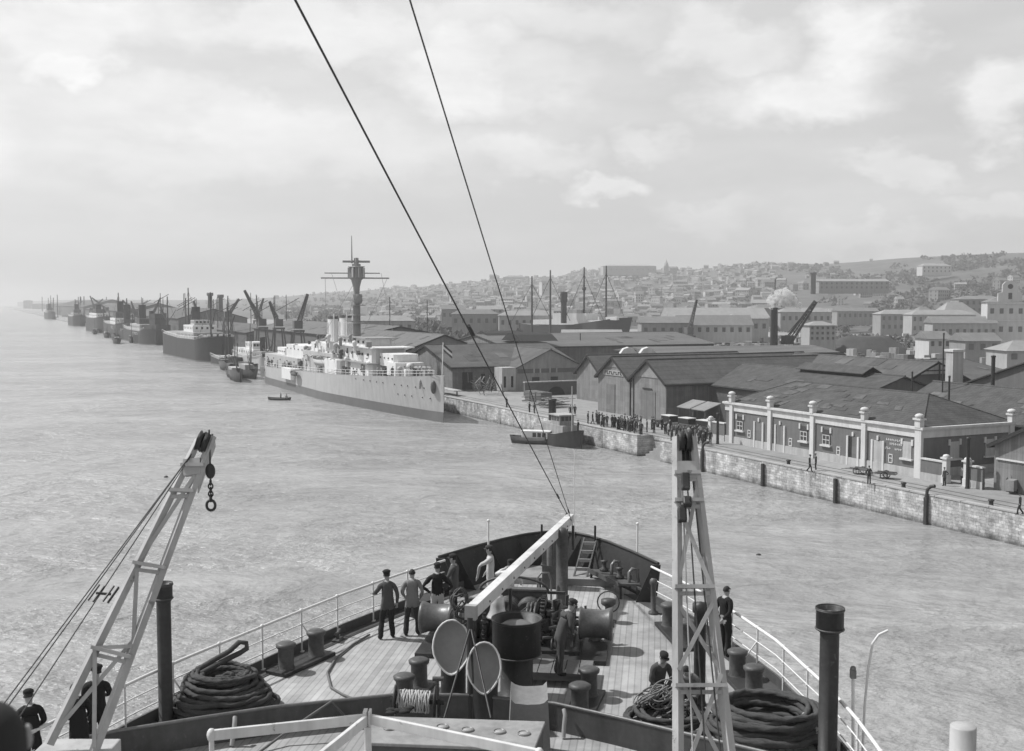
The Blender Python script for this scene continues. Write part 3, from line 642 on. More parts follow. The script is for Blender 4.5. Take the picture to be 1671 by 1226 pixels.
# things round the bow
p = Ay(902, 950, 33.4); b = MB(); b.box((p.x, p.y, DK + .75), (.62, .5, 1.5), RZS); b.box((p.x, p.y, DK + .72), (.7, .54, .06), RZS); b.build('bow_locker', M_iron2, label='tall dark iron locker standing at the bow behind the davit post', cat='locker', bevel=.02)
t = thing('ladder', 'short pale ladder leaning on the dark bow bulwark', 'ladder', Ay(950, 945, 34.2)); a = Ay(944, 948, 33.6); c = Ay(966, 888, 35.2); a.z = DK + .05; b = MB()
sd_ = SV * .2
for sg in (-1, 1): b.bar(a + sd_ * sg, V((c.x - .05, 35.1, DK + 1.15)) + sd_ * sg, .045, .07)
b.build('side_rail', M_iron2, t)
for i in range(5): q1 = a.lerp(V((c.x - .05, 35.1, DK + 1.15)), .12 + i * .19); b = MB(); b.bar(q1 - sd_, q1 + sd_, .05, .1); b.build('rung', M_pale, t)
t = thing('gear_shelf', 'iron shelf along the right bow bulwark loaded with fittings', 'shelf', S(7.6, 1.9)); b = MB(); b.hexa([S(6.9, 2.1, DK + .42), S(6.9, 2.75, DK + .42), S(8.6, 1.75, DK + .42), S(8.6, 1.1, DK + .42), S(6.9, 2.1, DK + .48), S(6.9, 2.75, DK + .48), S(8.6, 1.75, DK + .48), S(8.6, 1.1, DK + .48)]); b.bar(S(6.9, 2.1, DK + .44), S(8.6, 1.1, DK + .44), .03, .14); b.build('shelf_plate', M_iron2, t)
for u, v in ((7.0, 2.15), (8.5, 1.2)): b = MB(); b.tube([S(u, v, DK), S(u, v, DK + .43)], .04); b.build('leg', M_iron, t)
for i, (u, v) in enumerate(((7.1, 2.4), (7.55, 2.1), (8.0, 1.85), (8.4, 1.6))):
    b = MB(); c = S(u, v, DK + .49)
    if i % 2: b.lathe([(.13, 0), (.15, .05), (.07, .1), (.07, .25), (.12, .3), (0, .33)], c, 14)
    else: b.tube([c, c + V((0, 0, .28)), c + V((.1, .08, .38)), c + V((.24, .05, .36)), c + V((.27, .02, .0))], .05, 8)
    b.build('iron_fitting', M_iron2 if i % 2 else M_steel, label=('bent pipe fitting at the near end of the bow shelf', 'round capped fitting second from the near end of the bow shelf', 'bent pipe fitting third along the bow shelf', 'round capped fitting at the far end of the bow shelf')[i], cat='fitting')
def pole(name, pts, r, m, label, cat, knob=0, n=8):
    b = MB(); b.tube(pts, r, n)
    if knob: b.ball(pts[-1], knob, 8, 6)
    return b.build(name, m, label=label, cat=cat)
def vpole(px, y0, y1, Y, r, m, name, label, cat, knob=0, z0=None):
    a, c = Ay(px, y0, Y), Ay(px, y1, Y); a.z = a.z if z0 is None else z0; c.x = a.x
    return pole(name, [a, c], r, m, label, cat, knob)
vpole(937, 888, 735, 35.9, .012, M_rail, 'jackstaff', 'thin pale jackstaff rising from the very bow of the foredeck', 'flagstaff')
vpole(884, 888, 856, 35.0, .035, M_iron, 'bow_post', 'short dark post on the bow rim left of the davit post', 'post')
vpole(971, 892, 858, 35.0, .035, M_iron, 'bow_post', 'short dark post on the bow rim right of the ladder', 'post')
vpole(797, 905, 850, 33.4, .03, M_rail, 'white_post', 'thin white post on the left bow rim behind the white clad sailor', 'post', .05)
vpole(1040, 912, 855, 33.0, .03, M_rail, 'white_post', 'thin white post on the right bow rim', 'post', .05)
p = Az(1066, 1002, DK); b = MB(); b.lathe([(.14, 0), (.14, .06), (.075, .1), (.075, .8), (.11, .88), (.1, .98), (0, 1.02)], p, 16); b.build('air_pipe', M_iron2, label='short capped air pipe standing where the right bulwark ends', cat='pipe')
p = Az(1392, 1240, DK); t = thing('davit_post', 'white post with a small lamp head outside the tall right ventilator', 'post', p); a = Ay(1392, 1100, p.y); b = MB(); b.tube([p, a], .03, 8); b.build('post', M_rail, t); b = MB(); b.box(a, (.1, .1, .16)); b.ball(a + V((0, 0, .1)), .06, 8, 5); b.build('lamp', M_steel, t)
q1 = [(1407, 1240), (1411, 1150), (1417, 1090), (1424, 1050), (1434, 1036), (1449, 1029)]; pole('curved_davit', [Ay(x, y, 20.6) for x, y in q1], .025, M_rail, 'thin curved white davit arm outside the right railing', 'davit')
# stays from the bow up to a mast behind the camera
tip = Ay(928, 846, 33.3) + V((0, 0, .05))
mast = V((-5.2, -6, 31.5))
for (ax, ay, tx, ty, lab, kn) in ((487, 0, 925, 838, 'thick dark wire stay slanting up from the bow, the left one of two', (.46, .06)), (672, 0, 935, 858, 'thinner dark wire stay slanting up from the bow, the right one of two', (.05,))):
    a = Ay(tx, ty, 33.4); c = Ay(ax, ay, 11.5); d = (c - a); e = a + d * 1.5; t = thing('wire_stay', lab, 'rigging', a)
    r_ = .0135 if kn[0] > .3 else .010
    b = MB(); b.tube([a.lerp(e, i / 12) - V((0, 0, .25 * sin(pi * i / 12))) * .3 for i in range(13)], r_, 8); b.build('wire', M_wire, t)
    for k in kn: p = a.lerp(e, .18 * k / .2 if k > .1 else k) ; b = MB(); b.tube([p - d * .006, p + d * .012], r_ * 2.2, 8); b.build('splice', M_wire, t)
    b = MB(); b.tube([a + V((0, 0, -.75)), a], .04, 8); b.build('end_shackle', M_iron, t)
M_crane = mat('crane_paint', .48, .55, .12, 1.5, dirt=.35, chip=.8)
# ---------------------------------------------------------------- the two crane jibs
def V3(px, py, Y): return Ay(px, py, Y)
def jib(foot, top, Y0, Y1, label, bats, braces, w=.15):
    """foot/top: pixel of the left and right leg; Y0/Y1 distance of foot and head"""
    fl, fr_ = V3(*foot[0], Y0), V3(*foot[1], Y0); tl, tr = V3(*top[0], Y1), V3(*top[1], Y1)
    t = thing('crane', label, 'crane', V(((fl.x + fr_.x) / 2, Y0, DK)))
    ax = (tl + tr - fl - fr_).normalized(); side = (fr_ - fl).normalized(); nrm = side.cross(ax).normalized()
    if nrm.z < 0: nrm = -nrm
    for a, c, sg in ((fl, tl, -1), (fr_, tr, 1)):
        b = MB(); d = (c - a).normalized(); s2 = side
        b.bar(a, c, w * .62, w * .72, up=nrm * cos(.62) + side * sin(.62), w2=w * .5, h2=w * .6)
        b.build('leg', M_crane, t)
    def on(f, sg):
        a, c = (fl, tl) if sg < 0 else (fr_, tr); return a.lerp(c, f)
    for f in bats:
        b = MB(); b.bar(on(f, -1) + nrm * .06 - side * .04, on(f, 1) + nrm * .06 + side * .04, .11, .045, up=ax); b.bar(on(f, -1) - ax * .08 + nrm * .03, on(f, 1) - ax * .08 + nrm * .03, .03, .05, up=ax); b.build('cross_bar', M_crane, t)
    for f0, s0, f1, s1 in braces: b = MB(); b.bar(on(f0, s0) + nrm * (.05 + .02 * s0), on(f1, s1) + nrm * (.05 + .02 * s0), .05, .02, up=nrm); b.build('brace', M_crane, t)
    # head: plates, sheave and pin
    m0, m1 = on(.93, -1), on(.93, 1)
    b = MB(); b.bar(on(.9, -1), on(.9, 1), .12, .22, up=ax); b.build('head_plate', M_crane, t)
    b = MB(); hc = (tl + tr) / 2 - ax * .06; wd = (tr - tl).length
    for k in (-.22, .22): b.lathe([(.05, -.03), (.145, -.03), (.115, 0), (.145, .03), (.05, .03)], hc + side * wd * k, 20, 0, side)
    b.tube([tl, tr], .03, 8); b.build('sheave', M_iron, t)
    return t, fl, fr_, tl, tr, ax, side, nrm, on
t, fl, fr_, tl, tr, ax, side, nrm, on = jib(((80, 1214), (150, 1236)), ((324, 718), (347, 712)), 13.4, 14.7, 'white lattice crane jib leaning over the left side, its hook block hanging', (.30, .575, .82, .905), ((.03, -1, .36, 1), (.33, 1, .30, -1), (.03, 1, .30, -1), (.575, -1, .33, 1), (.575, -1, .9, 1)))
LJ = t
b = MB(); c = (fl + fr_) / 2 + V((0, .05, -.3)); b.box(c, (.95, .8, .55)); b.build('foot_box', M_crane, t, bevel=.02)
b = MB(); b.lathe([(.7, DK), (.6, DK + .2), (.5, DK + 1.2), (.5, c.z - .3)], (c.x, c.y, 0), 24); b.build('pedestal', M_crane, t)
b = MB(); b.ext([tr + side * .03 + nrm * .1, tr + side * .03 - nrm * .2 - ax * .1, tr + side * .03 - nrm * .38 - ax * .75, tr + side * .03 - ax * .55], side * .02); b.build('side_cheek', M_crane, t)
# hook block, chain and ring
top = V3(343, 757, 14.6); t2 = thing('hook_block', 'dark hook block with a short chain and ring hanging from the left crane jib', 'hook block', top)
b = MB(); b.ball(top - V((0, 0, .10)), (.068, .05, .105), 14, 10); b.build('block', M_iron, t2)
b = MB(); b.tube([top + V((0, 0, .0)), top + V((-.02, .05, .45))], .012, 6); b.build('fall_wire', M_wire, t2)
z = top.z - .25; b = MB()
for i in range(5):
    r1 = .030 if i < 4 else .04; b.tube([V((top.x, top.y, z)) + (V((1, 0, 0)) if i % 2 else V((0, 1, 0))) * r1 * cos(j * pi / 6) + V((0, 0, r1 * 1.3 * sin(j * pi / 6))) for j in range(12)], .0105, 6, closed=True); z -= r1 * 1.75
b.build('chain', M_iron, t2)
b = MB(); b.tube([V((top.x, top.y, z - .03)) + V((.058 * cos(j * pi / 10), 0, .068 * sin(j * pi / 10))) for j in range(20)], .019, 8, closed=True); b.build('ring', M_iron, t2)
# luffing wires of the left crane
hd = (tl + tr) / 2
b = MB()
for (x, y, Y) in ((12, 1140, 11.5), (20, 1142, 11.5), (34, 1166, 11.8)):
    b = MB(); b.tube([tl + V((-.03, 0, -.1)), V3(x, y, Y) + (V3(x, y, Y) - tl) * .12], .0075, 6); b.build('luffing_wire', M_wire, t)
for x, y in ((157, 968), (181, 970)):
    c = V3(x, y, 12.85); d = (tl - V3(15, 1140, 11.5)).normalized(); b = MB()
    for k in (-.03, .03): b.bar(c - d * .12 + side * k, c + d * .12 + side * k, .014, .024)
    b.build('turnbuckle', M_iron, t)
b = MB(); b.bar(V3(157, 968, 12.85), V3(181, 970, 12.85), .025); b.build('spreader_bar', M_iron, t)
t, fl, fr_, tl, tr, ax, side, nrm, on = jib(((1107, 1310), (1201, 1310)), ((1104, 713), (1129, 713)), 12.6, 14.2, 'white lattice crane jib standing almost upright on the right, seen end on', (.30, .565, .81, .89), ((.33, -1, .04, 1), (.33, 1, .04, -1), (.52, -1, .34, 1), (.52, 1, .34, -1), (.57, -1, .86, 1), (.57, 1, .8, -1)))
b = MB(); b.lathe([(.7, DK), (.6, DK + .2), (.5, DK + 1.2), (.5, (fl.z + fr_.z) / 2)], ((fl.x + fr_.x) / 2, fl.y, 0), 24); b.build('pedestal', M_crane, t)
mid = (tl + tr) / 2
for dx, dz, a in ((-.05, -.15, .02), (.0, -.2, .0), (.06, -.15, .03)):
    b = MB(); b.tube([mid + side * dx + ax * -.1, (fl + fr_) / 2 + side * dx * 3 + nrm * .1 + ax * .5], .010, 6); b.build('hoist_wire', M_wire if dx > -.03 else M_crane, t)
b = MB(); b.bar(on(.885, -1) * .5 + on(.885, 1) * .5 - nrm * .12, on(.98, -1) * .5 + on(.98, 1) * .5 - nrm * .12, .17, .12, up=nrm); b.build('sheave_box', M_iron, t)
for y0, y1, x in ((772, 800, 1118), (812, 826, 1121), (828, 852, 1113)): b = MB(); c0, c1 = V3(x, y0, 13.8), V3(x + 1, y1, 13.7); b.bar(c0, c1, .11, .09); b.build('pulley_block', M_iron, t, bevel=.02)
# two legged trestle inside the right jib: tall dark post seen between its legs
p = Az(1141, 1150, DK); a = Ay(1141, 1000, p.y); b = MB(); b.lathe([(.16, 0), (.13, .1), (.13, a.z - DK), (.17, a.z - DK + .02), (.17, a.z - DK + .2), (0, a.z - DK + .25)], p, 16); b.build('pipe_ventilator', M_iron, label='dark ventilator pipe seen between the legs of the right crane jib', cat='ventilator')
# ---------------------------------------------------------------- skylight house, covers, reel, awning frame
t = thing('skylight_house', 'low grey skylight house with round deck lights in its flat top, at the bottom centre', 'skylight', (-1, 19.3, DK))
zt2 = 12.6; A, B_, C_, D_ = Az(606, 1168, zt2), Az(890, 1177, zt2), Az(872, 1222, zt2), Az(602, 1212, zt2)
b = MB(); b.hexa([V((p.x, p.y, zt2 - .06)) for p in (D_, C_, B_, A)] + [V((p.x, p.y, zt2)) for p in (D_, C_, B_, A)]); b.build('top', M_ltgrey, t, bevel=.015)
k = .04; b = MB(); b.hexa([V((p.x + dx, p.y + dy, DK)) for p, dx, dy in ((D_, k, k), (C_, -k, k), (B_, -k, -k), (A, k, -k))] + [V((p.x + dx, p.y + dy, zt2 - .06)) for p, dx, dy in ((D_, k, k), (C_, -k, k), (B_, -k, -k), (A, k, -k))]); b.build('wall', M_brk, t)
M_glass = mat('deck_glass', .42, .25, .12, 3)
for x, y in ((636, 1189), (722, 1187), (763, 1192), (815, 1195), (855, 1198)):
    c = Az(x, y, zt2); b = MB(); b.lathe([(.115, 0), (.115, .022), (.095, .03), (.09, .012)], c, 24); dl = b.build('deck_light', M_steel, t); b = MB(); b.lathe([(.089, .0), (.08, .02), (0, .024)], c, 20); b.build('glass', M_glass, dl)
t = thing('canvas_cover', 'grey canvas cover over a locker behind the right end of the skylight house', 'cover', Az(870, 1172, 12.4))
bl = [Ay(828, 1170, 20.25), Ay(900, 1175, 20.25)]; tpz = 12.7; b = MB(); n_ = 9; vs = []
x0, x1 = bl[0].x, bl[1].x
for j in range(n_ + 1):
    for i in range(n_ + 1):
        u, v_ = i / n_, j / n_
        vs.append(V((x0 + (x1 - x0) * (.08 + .84 * u) + MN.noise(V((i, j, 1))) * .03, 20.3 + v_ * .75, tpz - .09 * (1 - v_) + .03 * sin(u * 9) * MN.noise(V((i * .5, j * .5, 4))) + (.05 if u in (0, 1) else 0) - .05 * sin(pi * u))))
b.add(vs, [(j * (n_ + 1) + i, j * (n_ + 1) + i + 1, (j + 1) * (n_ + 1) + i + 1, (j + 1) * (n_ + 1) + i) for j in range(n_) for i in range(n_)], 0, True)
base = [V((x0, 20.2, DK)), V((x1, 20.2, DK)), V((x1, 21.1, DK)), V((x0, 21.1, DK))]; e_ = n_ + 1
edges = [[vs[i] for i in range(e_)], [vs[j * e_ + n_] for j in range(e_)], [vs[n_ * e_ + i] for i in range(e_)][::-1], [vs[j * e_] for j in range(e_)][::-1]]
for q, ed in enumerate(edges):
    lo = [base[q].lerp(base[(q + 1) % 4], i / n_) + V((0, 0, 0)) for i in range(e_)]; b.add(ed + lo, [(i, e_ + i, e_ + i + 1, i + 1) for i in range(n_)], 0, True)
b.build('canvas', M_canvas, t)
t = thing('rope_reel', 'reel wound with pale rope standing behind the left end of the skylight house', 'reel', Ay(672, 1160, 20.9))
c0, c1 = Ay(646, 1143, 21.0), Ay(704, 1146, 21.0); d = (c1 - c0).normalized()
b = MB(); b.tube([c0 - d * .1, c1 + d * .25], .05, 10); b.build('axle', M_iron, t)
for c in (c0 - d * .02, c1 + d * .06): b = MB(); b.lathe([(.05, -.02), (.30, -.02), (.30, .02), (.05, .02)], c, 24, 0, d); b.build('flange', M_iron, t)
b = MB(); pts = []
x_, y_, z_ = fr(d)
for i in range(260): a = i * .52; f = (i % 44) / 44; f = f if (i // 44) % 2 == 0 else 1 - f; r = .2 + .025 * MN.noise(V((i * .3, 0, 0))); pts.append(c0.lerp(c1, .04 + .92 * f) + (x_ * cos(a) + z_ * sin(a)) * r)
b.tube(pts, .02, 5); b.build('rope_winding', M_rope2, t)
b = MB()
for c in (c0 - d * .08, c1 + d * .13): b = MB(); b.ext([c + V((-.0, -.3, -.5)), c + V((0, .3, -.5)), c + V((0, .06, .1)), c + V((0, -.06, .1))], d * .04); b.bar(V((c.x, c.y, DK)), V((c.x, c.y, c.z - .4)), .1); b.build('stand', M_iron, t)
b = MB(); c = Ay(714, 1108, 21.6); b.tube([V((c.x, 21.6, DK)), c], .03); b.tube([c - V((.1, 0, 0)), c + V((.12, 0, 0))], .05); b.build('valve_spindle', M_iron2, label='small iron valve spindle with a T handle beside the rope reel', cat='valve')
b = MB(); c = Az(651, 1163, zt2)
for _ in range(10): b.ball(c + V(((R() - .5) * .38, (R() - .5) * .22, .03 + R() * .04)), (.1, .07, .035), 8, 5, 0, .2)
b.build('dark_cloth', mat('dark_cloth', .03, .95, .3, 6, bump=.5, bs=20), label='small crumpled dark cloth lying on the left corner of the skylight top', cat='cloth')
t = thing('awning_frame', 'white awning frame of flat spars meeting at a point at the bottom centre left', 'awning frame', Ay(600, 1172, 13.9))
hub = Ay(600, 1173, 13.9); e1 = Ay(345, 1200, 13.3); e2 = Ay(880, 1232, 12.6); e3 = Ay(505, 1250, 12.4)
for e in (e1, e2, e3):
    d = (e - hub).normalized(); b = MB(); b.bar(hub + d * .06, e, .055, .13); b.build('spar', M_white, t, bevel=.008)
b = MB(); b.box(hub + V((-.03, 0, .01)), (.05, .14, .2)); b.box(hub + V((.03, 0, .01)), (.03, .14, .2)); b.tube([hub - V((0, 0, .1)), V((hub.x, hub.y, DK))], .045, 10); b.build('king_post', M_white, t)
for e in (e1, e2, e3): b = MB(); b.tube([e - V((0, 0, .04)), V((e.x, e.y, DK))], .033, 8); b.ball(e, (.06, .06, .09), 8, 6); b.build('post', M_white, t)
b = MB(); p = Ay(1572, 1184, 8.0); b.lathe([(.16, 0), (.16, .1), (.09, .12), (.09, p.z - DK - .35), (.13, p.z - DK - .34), (.13, p.z - DK - .3), (.094, p.z - DK - .29), (.094, p.z - DK - .01), (.085, p.z - DK), (0, p.z - DK)], (p.x, p.y, DK), 24); b.build('white_pipe', M_crane, label='pale pipe end sticking up into the bottom right corner', cat='pipe')
# ---------------------------------------------------------------- rope heaps on deck
def coil(name, c, r0, r1, h, turns, rr, label, m, loop=None, sq=1.0, hollow=.45):
    b = MB(); pts = []
    seed = R() * 50
    for k in range(turns):
        f = k / turns; z = c.z + rr + h * f; rad = r0 + (r1 - r0) * f
        rad *= 1 - .35 * R() ** 2
        ex, ey = (R() - .5) * .2, (R() - .5) * .2; tx, ty = (R() - .5) * .16, (R() - .5) * .16
        ring_ = []
        for j in range(100):
            a = 2 * pi * j / 100; q = rad * (1 + .12 * MN.noise(V((cos(a) * 1.2, sin(a) * 1.2, k * .7 + seed))))
            x, y = cos(a) * q, sin(a) * q * sq
            ring_.append(c + V((ex + x, ey + y, max(rr, z - c.z + x * tx + y * ty + .05 * MN.noise(V((x * 2, y * 2, k + seed)))))))
        b.rope(ring_, rr * (.92 + .2 * R()))
    for k in range(int(turns * .5)):                  # loops filling the middle
        a0 = R() * 6.3; rad = r1 * (.25 + .6 * R()); cc = c + V((cos(a0), sin(a0) * sq, 0)) * r1 * .35 * R(); z = c.z + h * (.3 + .7 * R()) * (1 - hollow)
        b.tube([cc + V((cos(2 * pi * j / 22) * rad, sin(2 * pi * j / 22) * rad * sq * .8, z - c.z + .12 * MN.noise(V((j * .3, k, seed))))) for j in range(22)], rr * .9, 6, closed=True)
    if loop: b.tube([c + V(p) for p in loop], rr * 1.05, 8)
    t = thing(name, label, 'rope', c); b.build('rope', m, t); return t
c = Az(364, 1158, DK)
coil('rope_pile', c, 1.05, .62, .78, 24, .055, 'big heap of dark hawser by the left ventilator, one loop sticking up', M_rope, [(-.75, .1, .72), (-.3, .2, .98), (.1, .25, 1.2), (.3, .3, 1.38), (.45, .3, 1.36), (.46, .3, 1.24), (.3, .28, 1.14), (-.05, .2, .98), (-.5, .05, .76)], hollow=.1)
c = Az(1252, 1196, DK)
coil('rope_coil', c, 1.12, .95, .55, 15, .06, 'round coil of thick dark hawser by the tall right ventilator', M_rope, None, hollow=.75)
b = MB(); c2 = Az(1326, 1212, DK); b.tube([c2 + V((-.15, .2, .5)), c2 + V((.02, 0, .42)), c2 + V((.05, -.15, .05))], [.05, .05, .03], 8); b.build('rope_end', M_rope2, label='pale frayed rope end hanging on the right hawser coil', cat='rope')
c = Az(1088, 1180, DK)
t = coil('rope_coil', c, .92, .75, .28, 9, .045, 'flat pile of dark rope where the seated man works, left of the right crane jib', M_rope, None, hollow=.3)
b = MB()
for k in range(26):
    cc = c + V(((R() - .6) * .9, .1 + (R() - .3) * .45, .35 + R() * .35)); r_ = .1 + R() * .18; a0 = R() * 3; tl_ = R() - .5
    b.tube([cc + V((cos(j * pi / 8) * r_, sin(j * pi / 8) * r_ * .6, sin(j * pi / 8 + a0) * r_ * .7)) for j in range(16)], .012 + R() * .008, 5, closed=True)
b.build('net_line', mat('net_line', .22, .95, .3, 8), label='tangle of thin net line heaped over the flat rope pile', cat='line')
hp = [(603, 1036), (575, 1052), (548, 1074), (534, 1098), (540, 1122), (560, 1134), (578, 1141)]
b = MB(); b.tube([Az(x, y, DK + .04) for x, y in hp] , .028, 7)
e = Az(578, 1141, DK + .04); up = Az(540, 1148, 12.02)
b.tube([e, V((up.x + .3, up.y + .25, DK + .2)), up + V((0, .05, .02)), up + V((-.25, -.35, -.05)), Az(460, 1200, DK + .2), Az(425, 1226, DK + .03), Az(395, 1250, DK + .03)], .028, 7)
b.build('hose', mat('deck_hose', .16, .8, .2, 5), label='grey hose curling over the planked deck and across the breakwater', cat='hose')
c = S(3.1, 1.75, DK)
b = MB(); vs = []
for j in range(9):
    for i in range(7): u, v_ = i / 6, j / 8; vs.append(c + SV * (-.2 + .42 * u + .1 * sin(v_ * 5)) + SU * (-.35 - .35 * v_ + .05 * sin(u * 12)) + V((0, 0, .62 * (1 - v_) ** 1.3 + .03 + .03 * sin(u * 14 + v_ * 3))))
b.add(vs, [(j * 7 + i, j * 7 + i + 1, (j + 1) * 7 + i + 1, (j + 1) * 7 + i) for j in range(8) for i in range(6)], 0, True)
ob = b.build('canvas_rag', mat('pale_canvas', .42, .95, .15, 4, bump=.4, bs=8), label='pale canvas rag hanging from the right drum of the windlass to the deck', cat='cloth'); sm_ = ob.modifiers.new('thick', 'SOLIDIFY'); sm_.thickness = .015
b = MB()
for i in range(7): p = S(4.9 + (R() - .5) * .6, 2.2 + R() * .4, DK); b.lathe([(.07, 0), (.09, .2), (.05, .3), (0, .34)], p + V((0, 0, 0)), 10)
p = S(4.6, 1.9); b = MB(); b.lathe([(.22, 0), (.22, .03), (.09, .06), (.09, .42), (.2, .5), (.2, .62), (.05, .66), (0, .66)], p, 16); b.tube([p + V((0, 0, .55)) + SV * .3 * cos(i * pi / 8) + V((0, 0, .3 * sin(i * pi / 8))) for i in range(16)], .02, 6, closed=True); b.build('hand_capstan', M_iron2, label='small iron capstan with a hand wheel behind the right drum of the windlass', cat='capstan')
p = S(5.6, -.15); b = MB(); b.tube([p, p + V((0, 0, .9)), p + V((.1, 0, 1.05)), p + V((.3, 0, 1.05)), p + V((.38, 0, .85)), p + V((.38, 0, 0))], .03, 8); b.build('bent_pipe', M_steel, label='thin bent pipe frame on deck just forward of the windlass', cat='pipe')
# ---------------------------------------------------------------- people
M_skin = mat('skin', .36, .6, .08, 6); M_hair = mat('hair', .03, .8, .2, 20)
def cloth(v): return mat('cloth_%d' % round(v * 1000), v, .95, .14, 5, bump=.4, bs=14)
def person(label, loc, rz, top=.1, bot=.05, shoe=.02, head=None, cap=None, hair=True, arms=None, legs=None, lean=0., pelvis=None, hands=True, twist=0., apron=False, hscale=1., group=None, collar=None, sleeves=None, look=0.):
    """one continuous skinned body; local frame: x right, y ahead, z up. arms/legs: ((elbow, hand) L, R) / ((knee, ankle) L, R)"""
    P = V(pelvis or (0, 0, .92)); up = Matrix.Rotation(-lean, 3, 'X') @ Matrix.Identity(3); tw = Matrix.Rotation(twist, 3, 'Z')
    def U(x, y, z): return P + up @ (tw @ V((x, y, z)))
    vs, ed, rad, seg = [], [], [], []
    def v(p, r, par=None, tg='top'):
        vs.append(V(p)); rad.append(r if isinstance(r, tuple) else (r, r))
        if par is not None: ed.append((par, len(vs) - 1)); seg.append((par, len(vs) - 1, tg))
        return len(vs) - 1
    p0 = v(P, (.165, .125)); s1 = v(U(0, .0, .20), (.155, .115), p0); s2 = v(U(0, -.01, .40), (.175, .12), s1); s3 = v(U(0, -.005, .52), (.11, .085), s2)
    nk = v(U(0, .02, .59), .052, s3, 'skin'); hb = v(U(0, .035, .65), (.068, .078), nk, 'skin'); hm = v(U(0, .04, .73), (.078, .096), hb, 'skin'); ht = v(U(0, .03, .80), (.06, .07), hm, 'skin')
    ar = arms or (((-.26, -.04, .26), (-.27, .03, .02)), ((.26, -.04, .26), (.27, .03, .02)))
    for i, sg in enumerate((-1, 1)):
        el, hd_ = ar[i]
        sh = v(U(sg * .185, 0, .47), (.075, .075), s2 if False else s3); e = v(U(*el), .053, sh); w_ = v(U(*hd_), .038, e, 'sleeve')
        ed_, hp = V(vs[w_]) - V(vs[e]), V(vs[w_]); d = ed_.normalized(); side = fr(d, (0, 1, .3))[0]
        if hands:
            pm = v(hp + d * .07, (.04, .022), w_, 'skin')
            for k, (o, l_) in enumerate(((-.030, .055), (-.010, .065), (.010, .062), (.029, .045))):
                f1 = v(hp + d * (.105 + l_ * .2) + side * o, .0095, pm, 'skin'); curl = V((0, .35, -.1)) * l_; v(hp + d * (.10 + l_ * .9) + side * o * .95 + curl, .008, f1, 'skin')
            th = v(hp + d * .05 + side * (-.045) + V((0, .02, 0)), .012, pm, 'skin'); v(hp + d * .095 + side * -.055 + V((0, .03, 0)), .009, th, 'skin')
        else: v(hp + d * .1, (.04, .025), w_, 'skin')
    lg = legs or (((-.10, .02, .48), (-.11, -.03, .08)), ((.10, .02, .48), (.11, -.03, .08)))
    for i, sg in enumerate((-1, 1)):
        kn, an = lg[i]; hp = v(P + V((sg * .09, 0, -.07)), (.105, .11), p0, 'bot'); k = v(kn, .075, hp, 'bot'); a = v(an, (.07, .075), k, 'bot'); fd = V((sg * .03, .17, -.035))
        if an[2] > .3: fd = V((0, .1, -.12))
        h = v(V(an) + V((0, .0, -.035)), (.045, .04), a, 'shoe'); v(V(an) + fd, (.045, .032), h, 'shoe')
    me = bpy.data.meshes.new('person'); me.from_pydata([tuple(x) for x in vs], ed, []); o = bpy.data.objects.new('person', me); COL.objects.link(o)
    sk = o.modifiers.new('skin', 'SKIN'); sk.use_smooth_shade = True; lay = me.skin_vertices[0].data
    for i, r in enumerate(rad): lay[i].radius = r; lay[i].use_root = (i == 0)
    ss = o.modifiers.new('sub', 'SUBSURF'); ss.levels = ss.render_levels = 2 if hands else 1
    dg = bpy.context.evaluated_depsgraph_get(); m2 = bpy.data.meshes.new_from_object(o.evaluated_get(dg)); bpy.data.objects.remove(o); m2.name = 'person'
    o = bpy.data.objects.new('person', m2); COL.objects.link(o)
    order = ['top', 'bot', 'skin', 'shoe', 'sleeve']; mats = [cloth(top), cloth(bot), M_skin, cloth(shoe), M_skin if sleeves == 'bare' else cloth(sleeves if sleeves else top)]
    m2.materials.clear()
    for m in mats: m2.materials.append(m)
    segs = [(vs[a], vs[c], order.index(t_)) for a, c, t_ in seg]
    mi = []
    for f in m2.polygons:
        c = f.center; best = (9, 0)
        for a, c2, t_ in segs:
            ab = c2 - a; q = max(0, min(1, (c - a).dot(ab) / max(ab.length_squared, 1e-9))); dd = (c - (a + ab * q)).length
            if dd < best[0]: best = (dd, t_)
        if pelvis is None and best[1] == 1 and c.z > P.z - .15 and not apron: best = (0, 0)
        mi.append(best[1])
    m2.polygons.foreach_set('material_index', mi); m2.polygons.foreach_set('use_smooth', [True] * len(mi))
    if hands:         # folds and creases in the clothes
        cv = set()
        for f in m2.polygons:
            if f.material_index in (0, 1, 4): cv.update(f.vertices)
        sd_ = R() * 90
        for i in cv:
            vx = m2.vertices[i]; c = vx.co; vx.co = c + vx.normal * (MN.noise(V((c.x * 9, c.y * 9, c.z * 5 + sd_))) * .016 + MN.noise(V((c.x * 20, c.y * 20, c.z * 14 + sd_))) * .008)
    o.location = loc; o.rotation_euler = (0, 0, rz); o.scale = (hscale,) * 3
    tag(o, label, 'person', group)
    hc = V(vs[hm]); q3 = up @ tw @ Matrix.Rotation(look, 3, 'Z')
    def H(x, y, z): return hc + q3 @ V((x, y, z))
    if hair:
        b = MB(); vv = []; n = 14
        for i in range(7):
            t_ = i / 6 * 1.75
            for j in range(n):
                a = 2 * pi * j / n; fw = max(0, sin(a)); tt = t_ * (1 - .42 * fw)
                vv.append(H(sin(tt) * cos(a) * .084, -.012 + sin(tt) * sin(a) * .1, .0 + cos(tt) * .108))
        b.add(vv, [(i * n + j, (i + 1) * n + j, (i + 1) * n + (j + 1) % n, i * n + (j + 1) % n) for i in range(6) for j in range(n)], 0, True); b.build('hair', M_hair, o, local=True)
